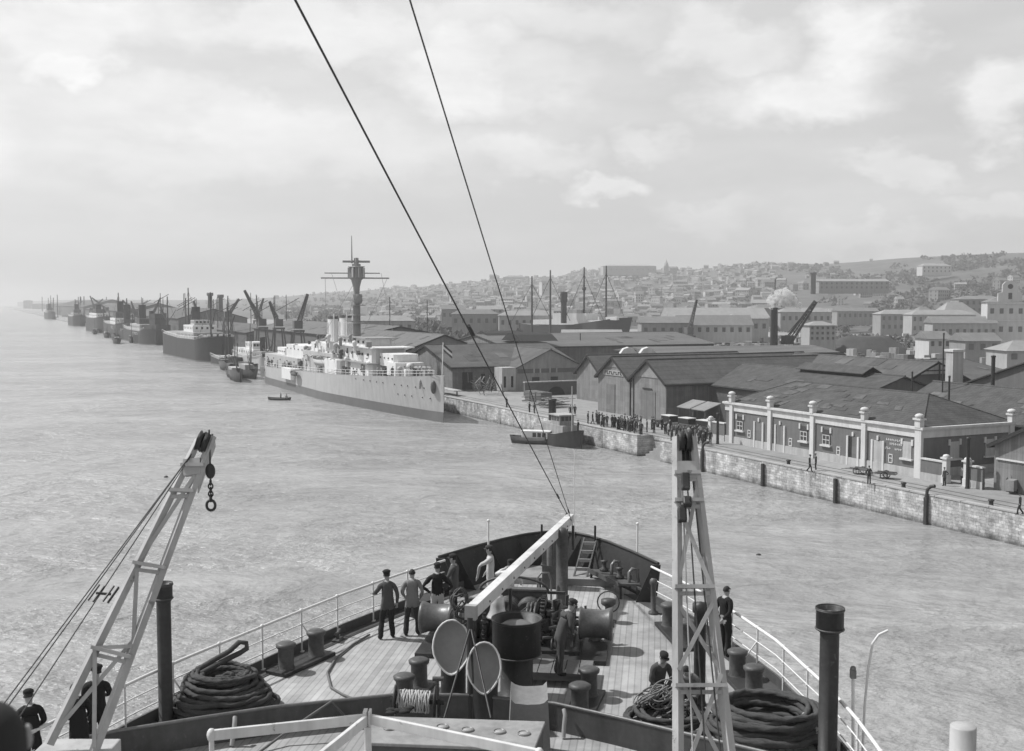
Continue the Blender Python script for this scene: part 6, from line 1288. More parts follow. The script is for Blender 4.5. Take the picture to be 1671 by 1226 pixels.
# --- black steamer and the shipping beyond
M_blk = mat('black_steamer_hull', .05, .6, .25, .2, dirt=.2); M_blk2 = mat('sooty_hull', .075, .7, .3, .2, dirt=.2)
def steamer(label, near, far, B_, sheer, blocks, masts, funnel=None, hull=None, wl=None, name='cargo_steamer'):
    p0, p1 = Az(*near, 0), Az(*far, 0); d = (p0 - p1).normalized(); L_ = (p0 - p1).length; lat = V((-d.y, d.x, 0)); lat = lat if lat.dot(QV) > 0 else -lat; bow = p0 + lat * B_ * .42
    t = thing(name, label, 'ship', bow - d * L_ / 2); ship_hull(t, bow, d, L_, B_, sheer, wl or M_wb, hull or M_blk, .5, .12, .12)
    for f0, f1, z0, z1, w_, m in blocks:
        b = MB(); b.ob(bow - d * L_ * (f0 + f1) / 2 + V((0, 0, (z0 + z1) / 2)), d * L_ * (f1 - f0) / 2, lat * w_, (0, 0, (z1 - z0) / 2)); o = b.build('deckhouse', m, t); b = MB(); nq = max(3, int(L_ * (f1 - f0) / 2.5))
        pq = [(bow - d * L_ * (f0 + (f1 - f0) * (i + .5) / nq) + V((0, 0, (z0 + z1) / 2 + .2)) - lat * w_, 0) for i in range(nq)] + [(bow - d * (L_ * f0) + lat * w_ * (i - 1.5) * .45 + V((0, 0, (z0 + z1) / 2 + .2)), 1) for i in range(4)]; fo = [None, None]
        for c, k_ in pq:
            if fo[k_] is None: b = MB(); b.ob(c, (lat if k_ else d) * .35, (d if k_ else lat) * .05, (0, 0, .4)); fo[k_] = (b.build('porthole', M_win, o), c)
            else: g_ = fo[k_][0].copy(); COL.objects.link(g_); g_.location = c - fo[k_][1]
    for px, y1, f, r_ in masts:
        c = bow - d * L_ * f; z = Ay(px, y1, c.y).z; b = MB(); b.tube([c + V((0, 0, 3)), V((c.x, c.y, z))], [r_, r_ * .6], 6); ms = b.build('mast', M_blk2, t)
        for sg in (-1, 1): b = MB(); b.tube([c + V((0, 0, z * .45)), c + d * sg * 7 + V((0, 0, z * .72))], .16, 5); b.tube([V((c.x, c.y, z * .95)), c + lat * B_ * .4 * sg + d * 3 + V((0, 0, 7))], .06, 4); b.build('derrick', M_blk2, ms)
    if funnel: f, r_, z0, z1 = funnel; c = bow - d * L_ * f; b = MB(); b.lathe([(r_, z0), (r_, z1), (r_ * 1.06, z1), (r_ * 1.06, z1 + .3), (0, z1 + .3)], c, 16); b.build('funnel', M_blk2, t)
    b = MB(); n = 16
    b.tube([bow - d * L_ * (.03 + .9 * i / n) - lat * B_ * .46 + V((0, 0, lerp(sheer, .03 + .9 * i / n) + .9)) for i in range(n + 1)], .07, 4)
    for i in range(n + 1): p = bow - d * L_ * (.03 + .9 * i / n) - lat * B_ * .46 + V((0, 0, lerp(sheer, .03 + .9 * i / n))); b.tube([p, p + V((0, 0, .9))], .05, 4)
    b.build('guard_rail', M_ws, t); return t
steamer('black hulled cargo steamer with white upper works moored beyond the warship stern', (336, 593), (263, 577), 13, [(0, 9.0), (.15, 7.6), (.5, 7.4), (.8, 8.2), (1, 9.2)], ((.25, .62, 7.3, 9.8, 5.2, M_plast), (.32, .52, 9.8, 12.2, 4.2, M_ws), (.36, .44, 12.2, 14, 3, M_plast), (.02, .1, 8.7, 9.3, 4.5, M_plast)), ((325, 477, .2, .34), (293, 470, .66, .34)), (.5, 1.5, 12, 18.5))
steamer('sooty cargo steamer with a tall dark mast, left of the black steamer', (196, 555), (169, 547), 13, [(0, 9.5), (.2, 8.0), (.7, 8), (1, 9.4)], ((.3, .6, 8, 11.5, 5, M_ws), (.36, .5, 11.5, 15, 4, M_blk2)), ((204, 487, .15, .5), (187, 478, .6, .5)), (.5, 1.8, 12, 21), M_blk2)
steamer('low dark lighter with a derrick moored between the two steamers', (262, 563), (215, 561), 12, [(0, 5.2), (.5, 4.2), (1, 5)], ((.2, .7, 4.2, 9.5, 4, M_blk2), (.3, .5, 9.5, 15, 3, M_blk2)), ((266, 484, .05, .45),), (.6, 1.1, 9, 16), M_blk2, name='lighter')
steamer('small barge lying off the far quay with low cargo on deck', (152, 532), (108, 531), 12, [(0, 3.6), (.5, 2.6), (1, 3.6)], ((.1, .8, 2.6, 7, 4, M_ltgrey),), ((140, 505, .3, .4),), None, M_blk2, name='barge')
steamer('flat barge, the farthest one out on the river', (120, 521), (86, 520), 10, [(0, 3.2), (.5, 2.6), (1, 3.2)], ((.3, .6, 2.6, 4.6, 3, M_blk2),), ((90, 500, .8, .4),), None, M_blk2, name='barge')
def Yq(px, d): s = s_of(px, d); return Q(s, d).y
steamer('pale tender with white upper works between the warship stern and the black steamer', (416, 603), (378, 594), 7, [(0, 4.6), (.5, 3.4), (1, 4)], ((.1, .8, 3.4, 5.8, 2.6, M_ws), (.2, .5, 5.8, 8.0, 2, M_ws)), ((381, 545, .7, .2),), (.5, .7, 6, 10), M_wh, name='tender')
steamer('small dark sailing lighter with a bare pale mast beside the black steamer', (378, 600), (342, 594), 5, [(0, 3.2), (.5, 2.0), (1, 3)], ((.3, .6, 2, 3.2, 1.8, M_plast),), ((361, 483, .4, .28),), None, M_blk, name='lighter')
steamer('grey workboat right astern of the warship', (430, 606), (402, 600), 6, [(0, 4), (.5, 3), (1, 3.6)], ((.2, .7, 3, 5.5, 2, M_ltgrey),), ((420, 545, .3, .2),), (.5, .8, 5, 9.5), M_wh, name='workboat')
for i_, (px, w_, top, lab) in enumerate(((238, 20, 545, 'rusty tramp steamer between the lighter and the black steamer'), (163, 16, 528, 'dark coaster just beyond the sooty steamer'), (122, 12, 518, 'far dark steamer off the end of the big warehouse'), (207, 18, 536, 'dark steamer lying outside the sooty one'), (80, 9, 511, 'faint tiny steamer far along the left shore'))):
    s_ = s_of(px, -9); yy = Q(s_, -9, 0)
    lo, hi = 495.5, 700.0
    for _ in range(40):
        md = (lo + hi) / 2
        if Az(px, md, 0).y > yy.y: lo = md
        else: hi = md
    n_ = Q(s_, -9, 0); f_ = n_ + QU * (38 + 60 * R()) - QV * 8 * R(); hb = 5 + 5 * R()
    fx = CX + F * f_.x / f_.y; l2, h2 = 495.3, 700.0
    for _ in range(40):
        m2 = (l2 + h2) / 2
        if Az(fx, m2, 0).y > f_.y: l2 = m2
        else: h2 = m2
    steamer(lab, (px, md), (fx, m2), 8 + 5 * R(), [(0, hb + 1.5), (.2, hb), (.7, hb), (1, hb + 1.5)], ((.2 + .3 * R(), .6 + .2 * R(), hb, hb + 3.2, 4, M_ws if i_ % 2 else M_plast), (.38, .5, hb + 3, hb + 6, 3, M_blk2)), ((px - 2, md - 36 - 10 * R(), .2, .55), (px - 8, md - 34 - 12 * R(), .7, .5)), (.5, 1.8, 11, 19), M_blk2 if i_ % 2 else M_blk)
# four masted steamer in the inner dock
t = thing('four_masted_steamer', 'dark hulled four masted steamer lying in the inner dock behind the sheds', 'ship', Ay(950, 548, 430)); p0, p1 = Ay(1019, 552, 440), Ay(850, 552, 470); p0.z = p1.z = 0; d = (p0 - p1).normalized(); L_ = (p0 - p1).length; bow = p0
M_hz = mat('dock_ship_hull', .07, .7, .15, .2); ship_hull(t, bow, d, L_, 13, [(0, 14.5), (.15, 13.2), (.4, 11.5), (.75, 11.0), (1, 12)], M_wb, M_hz, 1, .16, .12, rake=.25)
for f0, f1, z0, z1, m in ((.12, .82, 11.3, 13.2, M_ws), (.3, .62, 13.2, 16, M_ws), (.35, .5, 16, 17.6, M_plast), (.02, .12, 13.4, 14.6, M_ws)): b = MB(); b.ob(bow - d * L_ * (f0 + f1) / 2 + V((0, 0, (z0 + z1) / 2)), d * L_ * (f1 - f0) / 2, V((-d.y, d.x, 0)) * 4.5, (0, 0, (z1 - z0) / 2)); b.build('deckhouse', m, t)
for px, y in ((868, 451), (898, 441), (953, 436), (989, 434)):
    c = Ay(px, 500, 448); b = MB(); b.tube([V((c.x, c.y, 8)), V((c.x, c.y, Ay(px, y, 448).z))], [.5, .26], 6)
    for k in (-1, 1): b.tube([V((c.x, c.y, Ay(px, y + 12, 448).z)), V((c.x + k * 8, c.y, 13))], .1, 4)
    if px == 953: b.lathe([(.7, 0), (.9, 1.2), (0, 1.3)], V((c.x, c.y, Ay(px, 474, 448).z)), 8)
    b.build('mast', M_blk2, t)
c = Ay(920, 500, 448); b = MB(); b.lathe([(1.2, 12), (1.2, 20.5)], (c.x, c.y, 0), 14); b.lathe([(1.5, 20.5), (1.5, 24.6), (0, 24.7)], (c.x, c.y, 0), 14); b.build('funnel', M_blk2, t)
lg_ = None
for i in range(15):
    px = 150 + R() ** .8 * 240; d_ = -7 - R() * 12; c = Q(s_of(px, d_), d_, -.3)
    if 235 < px < 366: px = 150 + R() * 80 if R() < .6 else 370 + R() * 40; d_ = -7 - R() * 8; c = Q(s_of(px, d_), d_, -.3)
    tt = thing('lighter', 'small dark lighter lying among the crowded shipping on the left', 'lighter', c, 0, 'lighters among the shipping on the left'); ln_ = 9 + R() * 12; dd = (QU + QV * (R() - .5) * .5).normalized()
    small_boat(tt, c, dd, ln_, 3 + R() * 2, 1.6 + R() * 1.6, M_blk if R() < .5 else M_blk2, name='hull')
    b = MB(); b.ob(c + dd * ln_ * .1 + V((0, 0, 2.6)), dd * ln_ * .2, QV * 1.1, (0, 0, .5 + R())); b.build('deckhouse', M_plast if R() < .5 else M_iron2, tt)
    b = MB(); q = c - dd * ln_ * .15; b.tube([q + V((0, 0, 1)), q + V((.3, 0, 7 + R() * 9))], [.16, .1], 5); b.tube([q + V((0, 0, 3)), q + dd * 3 + V((0, 0, 6))], .1, 4); b.build('mast', M_blk2, tt)
# --- tug, launch, rowing boats
t = thing('tug', 'dark steam tug lying against the quay wall behind the white launch', 'tug', Az(925, 722, 0)); bw_ = Az(897, 726, 0) + QV * 1.6 ; st_ = bw_ + QU * -9.5; bw2 = Az(955, 726, 0)
dA = V((bw2.x - bw_.x, bw2.y - bw_.y, 0)); d = (QU * -1); bow = bw_ + V((5.2, -5.2 * 1.9 * .45, 0)); bow = Az(948, 733, 0); ship_hull(t, bow, d, 13, 4.2, [(0, 2.6), (.3, 1.8), (.7, 1.5), (1, 1.9)], M_iron, M_blk, .3, .3, .25)
def Tg(f, v, z): return bow - d * f * 13 + QV * v + V((0, 0, z))
b = MB(); b.ob(Tg(.5, 0, 2.15), QU * 3.4, QV * 1.2, (0, 0, .75)); o = b.build('deckhouse', M_ltgrey, t, bevel=.05); b = MB(); b.ob(Tg(.42, 0, 3.55), QU * 1.3, QV * 1.15, (0, 0, .7)); o = b.build('wheelhouse', M_ltgrey, t, bevel=.05)
for k in (-.8, 0, .8): b = MB(); b.ob(Tg(.42, -1.16, 3.8) + QU * k, QU * .28, QV * .03, (0, 0, .3)); b.build('window', M_win, o); b = MB(); b.ob(Tg(.42, k * .8, 3.8) - QU * 1.31, QU * .03, QV * .25, (0, 0, .3)); b.build('window', M_win, o)
b = MB(); b.ob(Tg(.42, 0, 4.32), QU * 1.6, QV * 1.4, (0, 0, .07)); b.build('wheelhouse_roof', M_plast, o)
b = MB(); b.lathe([(.55, 3.2), (.55, 6.0), (.62, 6.0), (.62, 6.3), (0, 6.3)], Tg(.66, 0, 0), 14); b.build('funnel', M_iron, t); b = MB(); b.tube([Tg(.2, 0, 1.8), Tg(.2, 0, 8.5)], .08, 6); b.build('mast', M_plast, t)
quay_person(0, Tg(.12, .4, 2.1), 1, 'man standing in the bow of the tug')
t = thing('launch', 'white cabined motor launch alongside the tug', 'boat', Az(868, 724, 0)); c = Az(870, 724, 0) + V((0, 0, -.15)); dl = V((1, -.28, 0)).normalized(); small_boat(t, c, dl, 7.0, 2.3, 1.1, M_blk2, name='hull'); lt = V((dl.y, -dl.x, 0))
b = MB(); b.ob(c + dl * .5 + V((0, 0, 1.45)), dl * 2.0, lt * .85, (0, 0, .5)); o = b.build('cabin', M_ws, t, bevel=.08); b = MB(); b.ob(c + dl * .5 + V((0, 0, 1.99)), dl * 2.15, lt * .95, (0, 0, .05)); b.build('cabin_roof', M_ws, o); b = MB()
for k in (.4, 1.1, 1.8): b.ob(c + dl * k + lt * .86 + V((0, 0, 1.5)), dl * .26, lt * .03, (0, 0, .3)); b.ob(c + dl * k - lt * .86 + V((0, 0, 1.5)), dl * .26, lt * .03, (0, 0, .3))
b.build('cabin_window_row', M_win, o)
def rowboat(label, px, py, d, L_=4.6):
    c = Az(px, py, 0) - V((0, 0, .12)); t = thing('rowing_boat', label, 'boat', c); small_boat(t, c, d, L_, 1.5, .62, M_blk, name='hull'); b = MB(); lt = V((d[1], -d[0], 0)).normalized()
    for k in (-.25, .2): q = c + V(d).normalized() * L_ * k + V((0, 0, .48)); b.bar(q - lt * .6, q + lt * .6, .22, .04)
    b.build('thwart', M_grate, t); return c
c = rowboat('dark rowing boat with two men off the warship side', 456, 653, (1, -.15, 0), 5.2)
quay_person(2, c + V((.3, 0, -.1)), 1.5, 'dark man standing in the rowing boat off the warship'); quay_person(5, c + V((1.5, -.2, -.35)), 4, 'light clad man in the stern of the rowing boat off the warship')
b = MB(); b.ball(Az(1238, 906, 0), (.22, .16, .13), 12, 8); b.build('float', M_iron, label='small dark float drifting on the water right of the foredeck', cat='float')
for px, py, lab in ((559, 612, 'dark speck of a buoy far left of the rowing boat'), (271, 779, 'dark bird or float near the left crane jib')): b = MB(); b.ball(Az(px, py, 0), (.25, .2, .2), 10, 6); b.build('float', M_iron, label=lab, cat='float')
# ---------------------------------------------------------------- farther quay: sheds, cranes, yards and big buildings
def qs(Y): return (Y - 90.5) / QU.y
shed('transit_shed', 'dark transit shed with a pale roof edge behind the warship stern', qs(300), qs(415), 15, 42, 10.6, 13.4, 'u', M_brick, M_rf3, verge=True)
shed('transit_shed', 'low dark transit shed behind the pale tender', qs(422), qs(560), 14, 40, 8.6, 11.0, 'u', M_brick, M_rf2)
shed('transit_shed', 'long dark transit shed beside the sooty steamer', qs(575), qs(780), 14, 50, 12, 17, 'u', M_brick, M_rf2)
shed('transit_shed', 'far transit shed beyond the sooty steamer', qs(800), qs(1150), 16, 60, 14, 20, 'u', M_brick, M_rf2)
shed('transit_shed', 'farthest transit shed, faint at the end of the quay', qs(1200), qs(1750), 18, 80, 16, 24, 'u', M_brick, M_rf2)
M_crn = mat('crane_grey', .13, .7, .2, .5)
def crane(label, px, py, d, tip, h=9.0, m=None, Y=None, w_=.5, name='quay_crane'):
    if Y is None: s = s_of(px, d); c = Q(s, d)
    else: c = Ay(px, py, Y); c.z = QZ
    tp = Ay(*tip, c.y); t = thing(name, label, 'crane', c); m = m or M_crn; b = MB(); w2 = 2.2
    for i in (-1, 1):
        for j in (-1, 1): b.bar(c + QU * i * w2 + QV * j * w2, c + QU * i * w2 * .6 + QV * j * w2 * .6 + V((0, 0, h)), .4)
    b.ob(c + V((0, 0, h)), QU * 1.7, QV * 1.7, (0, 0, .3)); b.build('portal', m, t)
    b = MB(); b.ob(c + V((0, 0, h + 1.9)), QU * 1.1, QV * 1.3, (0, 0, 1.2)); b.build('cabin', m, t)
    foot = c + V((0, 0, h + 1.2)); L_ = (tp - foot); nx, dx, nz = fr(L_); b = MB()
    for i in (-1, 1):
        for j in (-1, 1): b.bar(foot + nx * i * w_ * 1.2 + nz * j * w_ * 1.2, tp + nx * i * w_ * .5 + nz * j * w_ * .5, .28)
    k = 12
    for q in range(k): f0, f1 = q / k, (q + 1) / k; b.bar(foot.lerp(tp, f0) + nx * w_ * (1.2 - .7 * f0), foot.lerp(tp, f1) - nx * w_ * (1.2 - .7 * f1), .18); b.bar(foot.lerp(tp, f0) - nx * w_ * (1.2 - .7 * f0) , foot.lerp(tp, f1) + nx * w_ * (1.2 - .7 * f1), .18)
    b.build('boom', m, t); b = MB(); b.tube([c + V((0, 0, h + 3.8)), tp], .1, 4); b.build('tie_rod', m, t); return c
crane('quay crane with its boom leaning left, above the pale tender', 428, 560, 8, (399, 474)); crane('quay crane with its boom leaning right, left of the warship funnels', 486, 560, 8, (502, 480))
crane('faint quay crane leaning right behind the two clear ones', 420, 560, 40, (430, 487)); crane('quay crane by the sooty steamer leaning left', 223, 550, 8, (200, 490), 9); crane('far quay crane of the left group, boom up and left', 157, 540, 10, (147, 483), 10); crane('far quay crane of the left group, boom up and right', 150, 540, 12, (168, 488), 10); crane('dark quay crane beside the lighter derrick, boom upright', 268, 550, 9, (262, 500))
for k_, (px, tx, ty) in enumerate(((247, 262, 486), (222, 214, 492), (176, 150, 486), (330, 316, 492), (455, 440, 492), (372, 390, 488))): crane(('far quay crane with its boom leaning right, ' if tx > px else 'far quay crane with its boom leaning left, ') + ('between the lighter and black steamer', 'above the outer dark steamer', 'behind the sooty steamer', 'behind the black steamer masts', 'beside the clear quay crane', 'right of the two tall chimneys')[k_], px, 540, 11, (tx, ty), 7 + 2 * (k_ % 3))
mk = None
for _ in range(34):
    px = 70 + R() ** .8 * 400; d_ = -6 + R() * 60; c = Q(s_of(px, d_), d_)
    if c.y > 2600: continue
    z = Ay(px, 478 + R() * 20, c.y).z; b = MB(); b.tube([c, V((c.x, c.y, z))], [max(.12, c.y * .00045), max(.08, c.y * .0003)], 5); yy = z * (.7 + .2 * R())
    if R() < .5: b.tube([V((c.x - 4, c.y, yy - 2)), V((c.x + 5, c.y, yy + 3))], max(.1, c.y * .0003), 4)
    b.build('far_mast', M_blk2, label='thin mast or pole among the crowded shipping on the left', cat='mast', group='masts among the shipping on the left')
for px, y1, d, lab in ((344, 478, 12, 'left of two tall chimneys behind the black steamer'), (361, 481, 14, 'right of two tall chimneys behind the black steamer')):
    s = s_of(px, d + 30); c = Q(s, d + 30); b = MB(); r_ = 1.3; z = Ay(px, y1, c.y).z; b.lathe([(r_ * 1.2, 0), (r_, z - QZ - 2), (r_ * 1.5, z - QZ - 1.5), (r_ * 1.5, z - QZ), (0, z - QZ)], c, 12); b.build('chimney', M_brick, label=lab, cat='chimney')
for px, y0, y1, Y, lab in ((124, 510, 490, 1500, 'thin far mast at the right end of the big warehouse'), (87, 510, 486, 1500, 'thin far mast at the left end of the big warehouse'), (131, 505, 484, 1300, 'thin far mast among the ships on the left, left one'), (137, 505, 484, 1300, 'thin far mast among the ships on the left, right one'), (697, 545, 490, 330, 'thin pole in front of the hill right of the warship'), (636, 545, 485, 400, 'thin pole just right of the warship bridge'), (1265, 500, 455, 520, 'thin dark flagpole above the steam plume')):
    a, c = Ay(px, y0, Y), Ay(px, y1, Y); b = MB(); b.tube([V((a.x, Y, QZ)), c], [Y * .0006, Y * .0004], 6); b.build('far_mast', M_blk2, label=lab, cat='mast')
crane('far crane with a slanting boom in the dock yard, centre right', 1124, 545, 0, (1137, 489), 6, None, 380)
c = crane('dark steam crane with a long lattice boom raised to the right', 1285, 560, 0, (1331, 492), 5.5, M_blk, 300, .75, name='steam_crane')
p = Ay(1263, 545, 300); t = thing('steam_chimney', 'dark chimney beside the steam crane giving off the white plume', 'chimney', (p.x, 300, QZ)); b = MB(); b.lathe([(1.2, 0), (.9, Ay(1263, 505, 300).z - QZ), (1.1, Ay(1263, 503, 300).z - QZ), (.7, Ay(1263, 502, 300).z - QZ), (.7, 8)], (p.x, 300, QZ), 12); b.build('stack', M_blk, t)
b = MB(); b.box((p.x + 3.5, 302, QZ + 2.4), (9, 6, 4.8)); b.build('boiler_house', M_blk, t)
# steam plume: lumps of thin white vapour
m = bpy.data.materials.new('steam'); m.use_nodes = True; nt = m.node_tree; nt.nodes.remove(nt.nodes['Principled BSDF']); pv = nt.nodes.new('ShaderNodeVolumePrincipled'); pv.inputs['Color'].default_value = (1, 1, 1, 1); pv.inputs['Anisotropy'].default_value = .2
tcn = nt.nodes.new('ShaderNodeNewGeometry'); nz_ = nt.nodes.new('ShaderNodeTexNoise'); nz_.inputs['Scale'].default_value = .9; nz_.inputs['Detail'].default_value = 5; mr_ = nt.nodes.new('ShaderNodeMapRange')
for i_, q_ in enumerate((.47, .64, .0, 3.0)): mr_.inputs[i_ + 1].default_value = q_
nt.links.new(tcn.outputs['Position'], nz_.inputs['Vector']); nt.links.new(nz_.outputs['Fac'], mr_.inputs[0]); nt.links.new(mr_.outputs[0], pv.inputs['Density']); nt.links.new(pv.outputs[0], nt.nodes['Material Output'].inputs['Volume'])
b = MB()
for x, y, r_ in ((1262, 502, .7), (1262, 497, 1.0), (1264, 491, 1.3), (1268, 487, 1.5), (1274, 485, 1.5), (1280, 484, 1.5), (1286, 484, 1.4), (1291, 487, 1.2), (1296, 489, 1.0), (1300, 494, .9), (1304, 500, .7), (1270, 479, .8), (1282, 477, .9), (1278, 491, 1.1), (1286, 491, .9)):
    for _ in range(9): c = Ay(x, y, 300); b.ball(c + V((R() - .5, R() - .5, R() - .5)) * r_ * 1.5, r_ * (.5 + R() * .6), 10, 8, 0, .12)
o = b.build('steam_plume', m, kind='stuff', label='white steam plume drifting right from the crane chimney', cat='steam'); rm = o.modifiers.new('merge', 'REMESH'); rm.mode = 'VOXEL'; rm.voxel_size = .3; rm.use_smooth_shade = True
# larger buildings
MH = mat('far_heap', .07, .9, .3, .2, bump=.3, bs=1)
b = MB(); c = Ay(1425, 577, 330); n = 26
for i in range(9):
    for j in range(n):
        f = i / 8; a = 2 * pi * j / n; rr = 1 - f * .62; b.v.append((c.x + cos(a) * 17 * rr * (1 + .08 * MN.noise(V((cos(a) * 2, sin(a) * 2, f * 3)))), c.y + 8 + sin(a) * 12 * rr, QZ + 7.2 * f ** .8 + .6 * MN.noise(V((j * .5, f * 4, 2)))))
for i in range(8):
    for j in range(n): b.f.append((i * n + j, i * n + (j + 1) % n, (i + 1) * n + (j + 1) % n, (i + 1) * n + j)); b.m.append(0); b.s.append(True)
b.f.append(tuple(8 * n + j for j in range(n))); b.m.append(0); b.s.append(True)
b.build('coal_heap', MH, label='big flat topped dark heap in the yard right of the steam crane', cat='heap')
t = building('town_palace', 'large pale palace with a bell gable at the right edge', 'palace', 1658, 552, 400, 22, 14, 13.0, 2.5, -.25, 0, 0, True, 2, 7)
b = MB(); x, y, z = -3.6, -7, 13.0
b.ext([(x - 4, y, z), (x + 4, y, z), (x + 4, y, z + 3.2), (x + 2.6, y, z + 3.6), (x + 2.6, y, z + 6.2), (x + 1.6, y, z + 7.3), (x, y, z + 7.8), (x - 1.6, y, z + 7.3), (x - 2.6, y, z + 6.2), (x - 2.6, y, z + 3.6), (x - 4, y, z + 3.2)], (0, 1.4, 0)); bg_ = b.build('bell_gable', M_w[0], t, local=True)
b = MB(); b.lathe([(.9, -.06), (.9, .06)], (x, y - .05, z + 5.6), 16, 0, (0, 1, 0)); b.box((x, y - .02, z + 2.2), (1.2, .2, 2.2)); b.build('gable_opening', M_win, bg_, local=True)
b = MB(); b.box((0, -7.1, 12.7), (22.6, .6, .5)); b.box((0, -7.1, 6.4), (22.4, .4, .3)); b.build('cornice', M_trim, t, local=True)
building('long_store', 'long pale store with a dark roof left of the palace', 'store', 1566, 556, 400, 22, 12, 6.4, 2.4, -.12, 1, 0, False, 1, 9)
building('terrace', 'pale terrace of town houses at the hill foot, left of the long pale store', 'building', 1532, 543, 520, 30, 11, 8.5, 2.2, .02, 1, 1, True, 2, 11)
building('terrace', 'grey terrace of town houses at the hill foot above the dark heap', 'building', 1468, 540, 560, 24, 11, 8.5, 2.2, .05, 2, 1, True, 2, 8)
building('rock_hall', 'round shouldered pale hall behind the long store', 'hall', 1557, 532, 560, 22, 18, 4, 8, .1, 1, 1, True, 1, 3)
building('institution', 'broad grey building on the slope near the palace', 'building', 1596, 512, 620, 26, 16, 8, 2, -.1, 2, 0, True, 2, 8)
building('factory', 'long pale factory with many windows high on the wooded slope beside a tall chimney', 'factory', 1388, 473, 880, 56, 16, 6.5, 2, .05, 2, 1, False, 2, 14)
p = Ay(1327, 476, 870); b = MB(); hz = Ay(1327, 446, 870).z - p.z; b.lathe([(2.0, -2), (1.9, hz - 1), (2.5, hz - .8), (2.5, hz + .6), (0, hz + .7)], p, 14); b.build('factory_chimney', M_verge, label='thick dark factory chimney on the wooded slope left of the pale factory', cat='chimney')
building('barracks', 'white building high on the slope below the skyline, far right', 'building', 1524, 446, 1250, 34, 14, 8, 3, .1, 0, 1, True, 2, 7)
building('wide_shed', 'wide shed with a pale roof beyond the docks, centre right', 'shed', 1165, 530, 520, 46, 24, 3.5, 4.5, .02, 1, 1, False, 1, 10); building('wide_shed', 'dark roofed long shed with white walls, left of the steam crane', 'shed', 1163, 545, 400, 26, 12, 3.2, 3.6, .0, 0, 0, False, 1, 9)
building('white_house', 'pale house with rows of windows right behind the steam crane boom', 'house', 1335, 556, 330, 8, 7, 4.6, 1.2, .1, 1, 1, True, 3, 5); building('grey_sheds', 'dark roofed dock shed between the four masted steamer and the far crane', 'shed', 1085, 552, 390, 18, 12, 5.5, 2.2, 0, 2, 0, False, 1, 6)
building('dock_hall', 'pale dock shed just below the four masted steamer hull', 'shed', 965, 563, 330, 17, 10, 3.4, 1.2, 0, 1, 1, False, 1, 6)
building('hill_church', 'white church like house standing out in the town, centre', 'church', 890, 478, 1500, 14, 12, 15, 6, .3, 0, 1, False, 2, 3); building('cathedral_block', 'wide pale flat topped block on the town skyline', 'building', 1025, 447, 2100, 100, 40, 14, 3, .05, 1, 1, True, 1, 10); building('hilltop_block', 'broad pale building crowning the town skyline left of the masts', 'building', 840, 463, 2500, 52, 30, 14, 4, 0, 1, 0, True, 1, 7)
p = Ay(1087, 447, 2100); b = MB(); b.box((p.x, p.y, p.z + 6), (9, 9, 18)); b.lathe([(4.5, 15), (4, 19), (2, 22), (.4, 27), (0, 30)], p, 10); b.build('church_tower', M_w[1], label='small church tower beside the pale block on the skyline', cat='tower')
building('far_warehouse', 'large faint warehouse far off along the left shore', 'warehouse', 104, 512, 1780, 42, 30, 15, 3, -.3, 2, 0, False, 2, 8); building('far_tower_block', 'tiny faint tower block at the end of the left shore', 'building', 46, 504, 3600, 22, 20, 26, 2, 0, 2, 0, True, 2, 3); building('far_shore_store', 'tiny faint store beside the far tower block', 'building', 66, 503, 3300, 40, 20, 12, 2, 0, 2, 0, True, 1, 4)
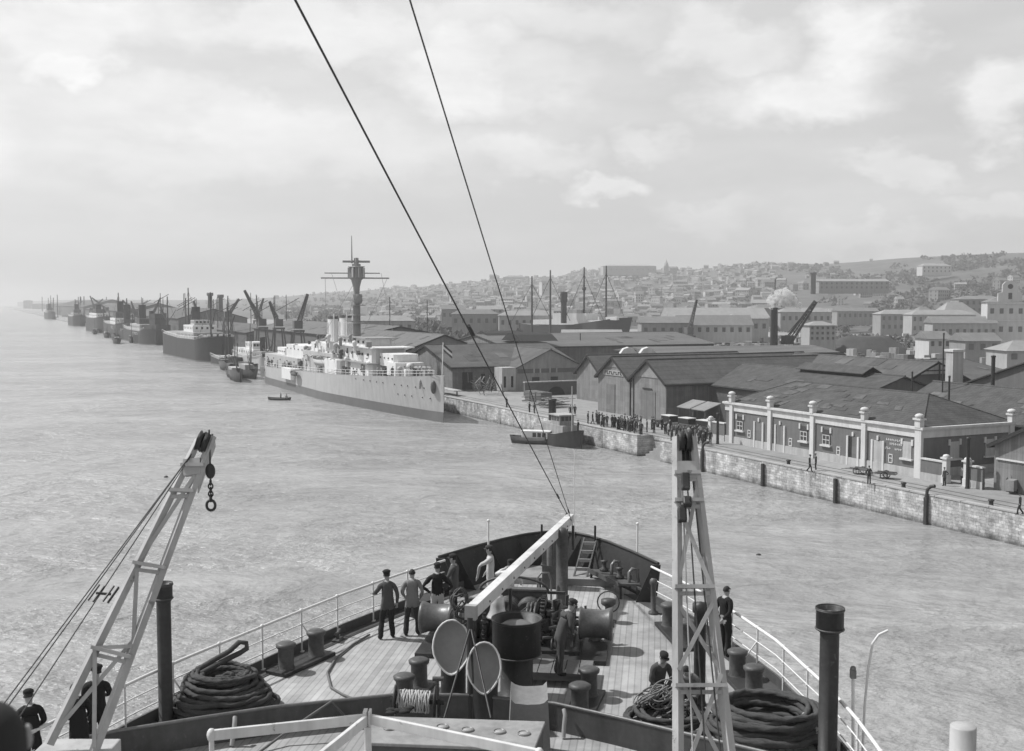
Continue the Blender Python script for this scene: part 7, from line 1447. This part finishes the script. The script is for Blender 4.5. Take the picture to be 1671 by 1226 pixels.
for px, py, Y, L_, H_, w_, lab in ((620, 545, 420, 26, 5, 1, 'pale low house behind the warship bridge, beside the long roof'), (740, 524, 560, 12, 6, 2, 'grey house block behind the stay wire, left'), (800, 526, 600, 14, 7, 1, 'tall pale house block between the two stay wires'), (775, 535, 480, 20, 6, 2, 'low grey yard building below the tall pale block'), (860, 538, 470, 24, 6, 1, 'low pale yard building left of the four masted steamer'), (1215, 545, 430, 16, 6, 1, 'white gabled yard building right of the long white walled shed'), (1250, 524, 560, 14, 6.5, 2, 'pale house block behind the steam chimney'),
                               (1395, 522, 640, 24, 5, 2, 'grey building behind the steam crane boom head'), (1310, 530, 520, 24, 6, 1, 'pale low building left of the boom, behind'), (1590, 575, 280, 9, 3, 2, 'dark yard hut below the long store'), (1522, 568, 300, 6, 2.6, 0, 'white yard hut by the telegraph pole'), (1660, 590, 230, 9, 2.4, 1, 'pale flat yard building above the big dark roof')):
    building('yard_building', lab, 'building', px, py, Y, L_, 9, H_, 2, .05, w_, 0 if w_ != 1 else 1, R() < .5, 1 if H_ < 7 else 3, max(3, int(L_ / 3)))
b = MB()
for k in range(1000):
    px = 1050 + R() * 560; Y = 235 + R() ** 1.3 * 260
    c = V(((px - CX) / F * Y, Y, QZ)); sx = .6 + R() * 2.6; b.box(c + V((0, 0, .8 + R() * 1.6)), (sx, .8 + R() * 2, 1.5 + R() * 3), R() * 3, int(R() * 3))
b.build('yard_clutter', [M_plast, M_iron2, M_ltgrey], kind='stuff', label='unreadable clutter of stacked goods in the dock yards', cat='clutter', local=True)
b = MB()
for k in range(260):
    px = 480 + R() * 380; Y = 330 + R() ** 1.4 * 500; c = V(((px - CX) / F * Y, Y, QZ))
    if q_of(c)[1] < 46: continue
    clump(b, c, 2.2 + R() * 3, 16)
for k in range(40): px = 1340 + R() * 190; Y = 380 + R() * 120; clump(b, V(((px - CX) / F * Y, Y, QZ)), 2 + R() * 2, 14)
b.build('low_trees', [MT['far_leaf_dark'], MT['far_leaf']], kind='stuff', label='mass of low trees behind the warship and round the yards', cat='wood', local=True)
# ---------------------------------------------------------------- the air: even haze over the harbour
m = bpy.data.materials.new('haze'); m.use_nodes = True; nt = m.node_tree; nt.nodes.remove(nt.nodes['Principled BSDF'])
pv = nt.nodes.new('ShaderNodeVolumePrincipled'); pv.inputs['Color'].default_value = (.84, .84, .84, 1); pv.inputs['Density'].default_value = .00025
nt.links.new(pv.outputs[0], nt.nodes['Material Output'].inputs['Volume'])
b = MB(); b.box((-3250, 6050, 73.5), (12200, 13400, 153)); b.build('haze', m, kind='stuff', local=True)
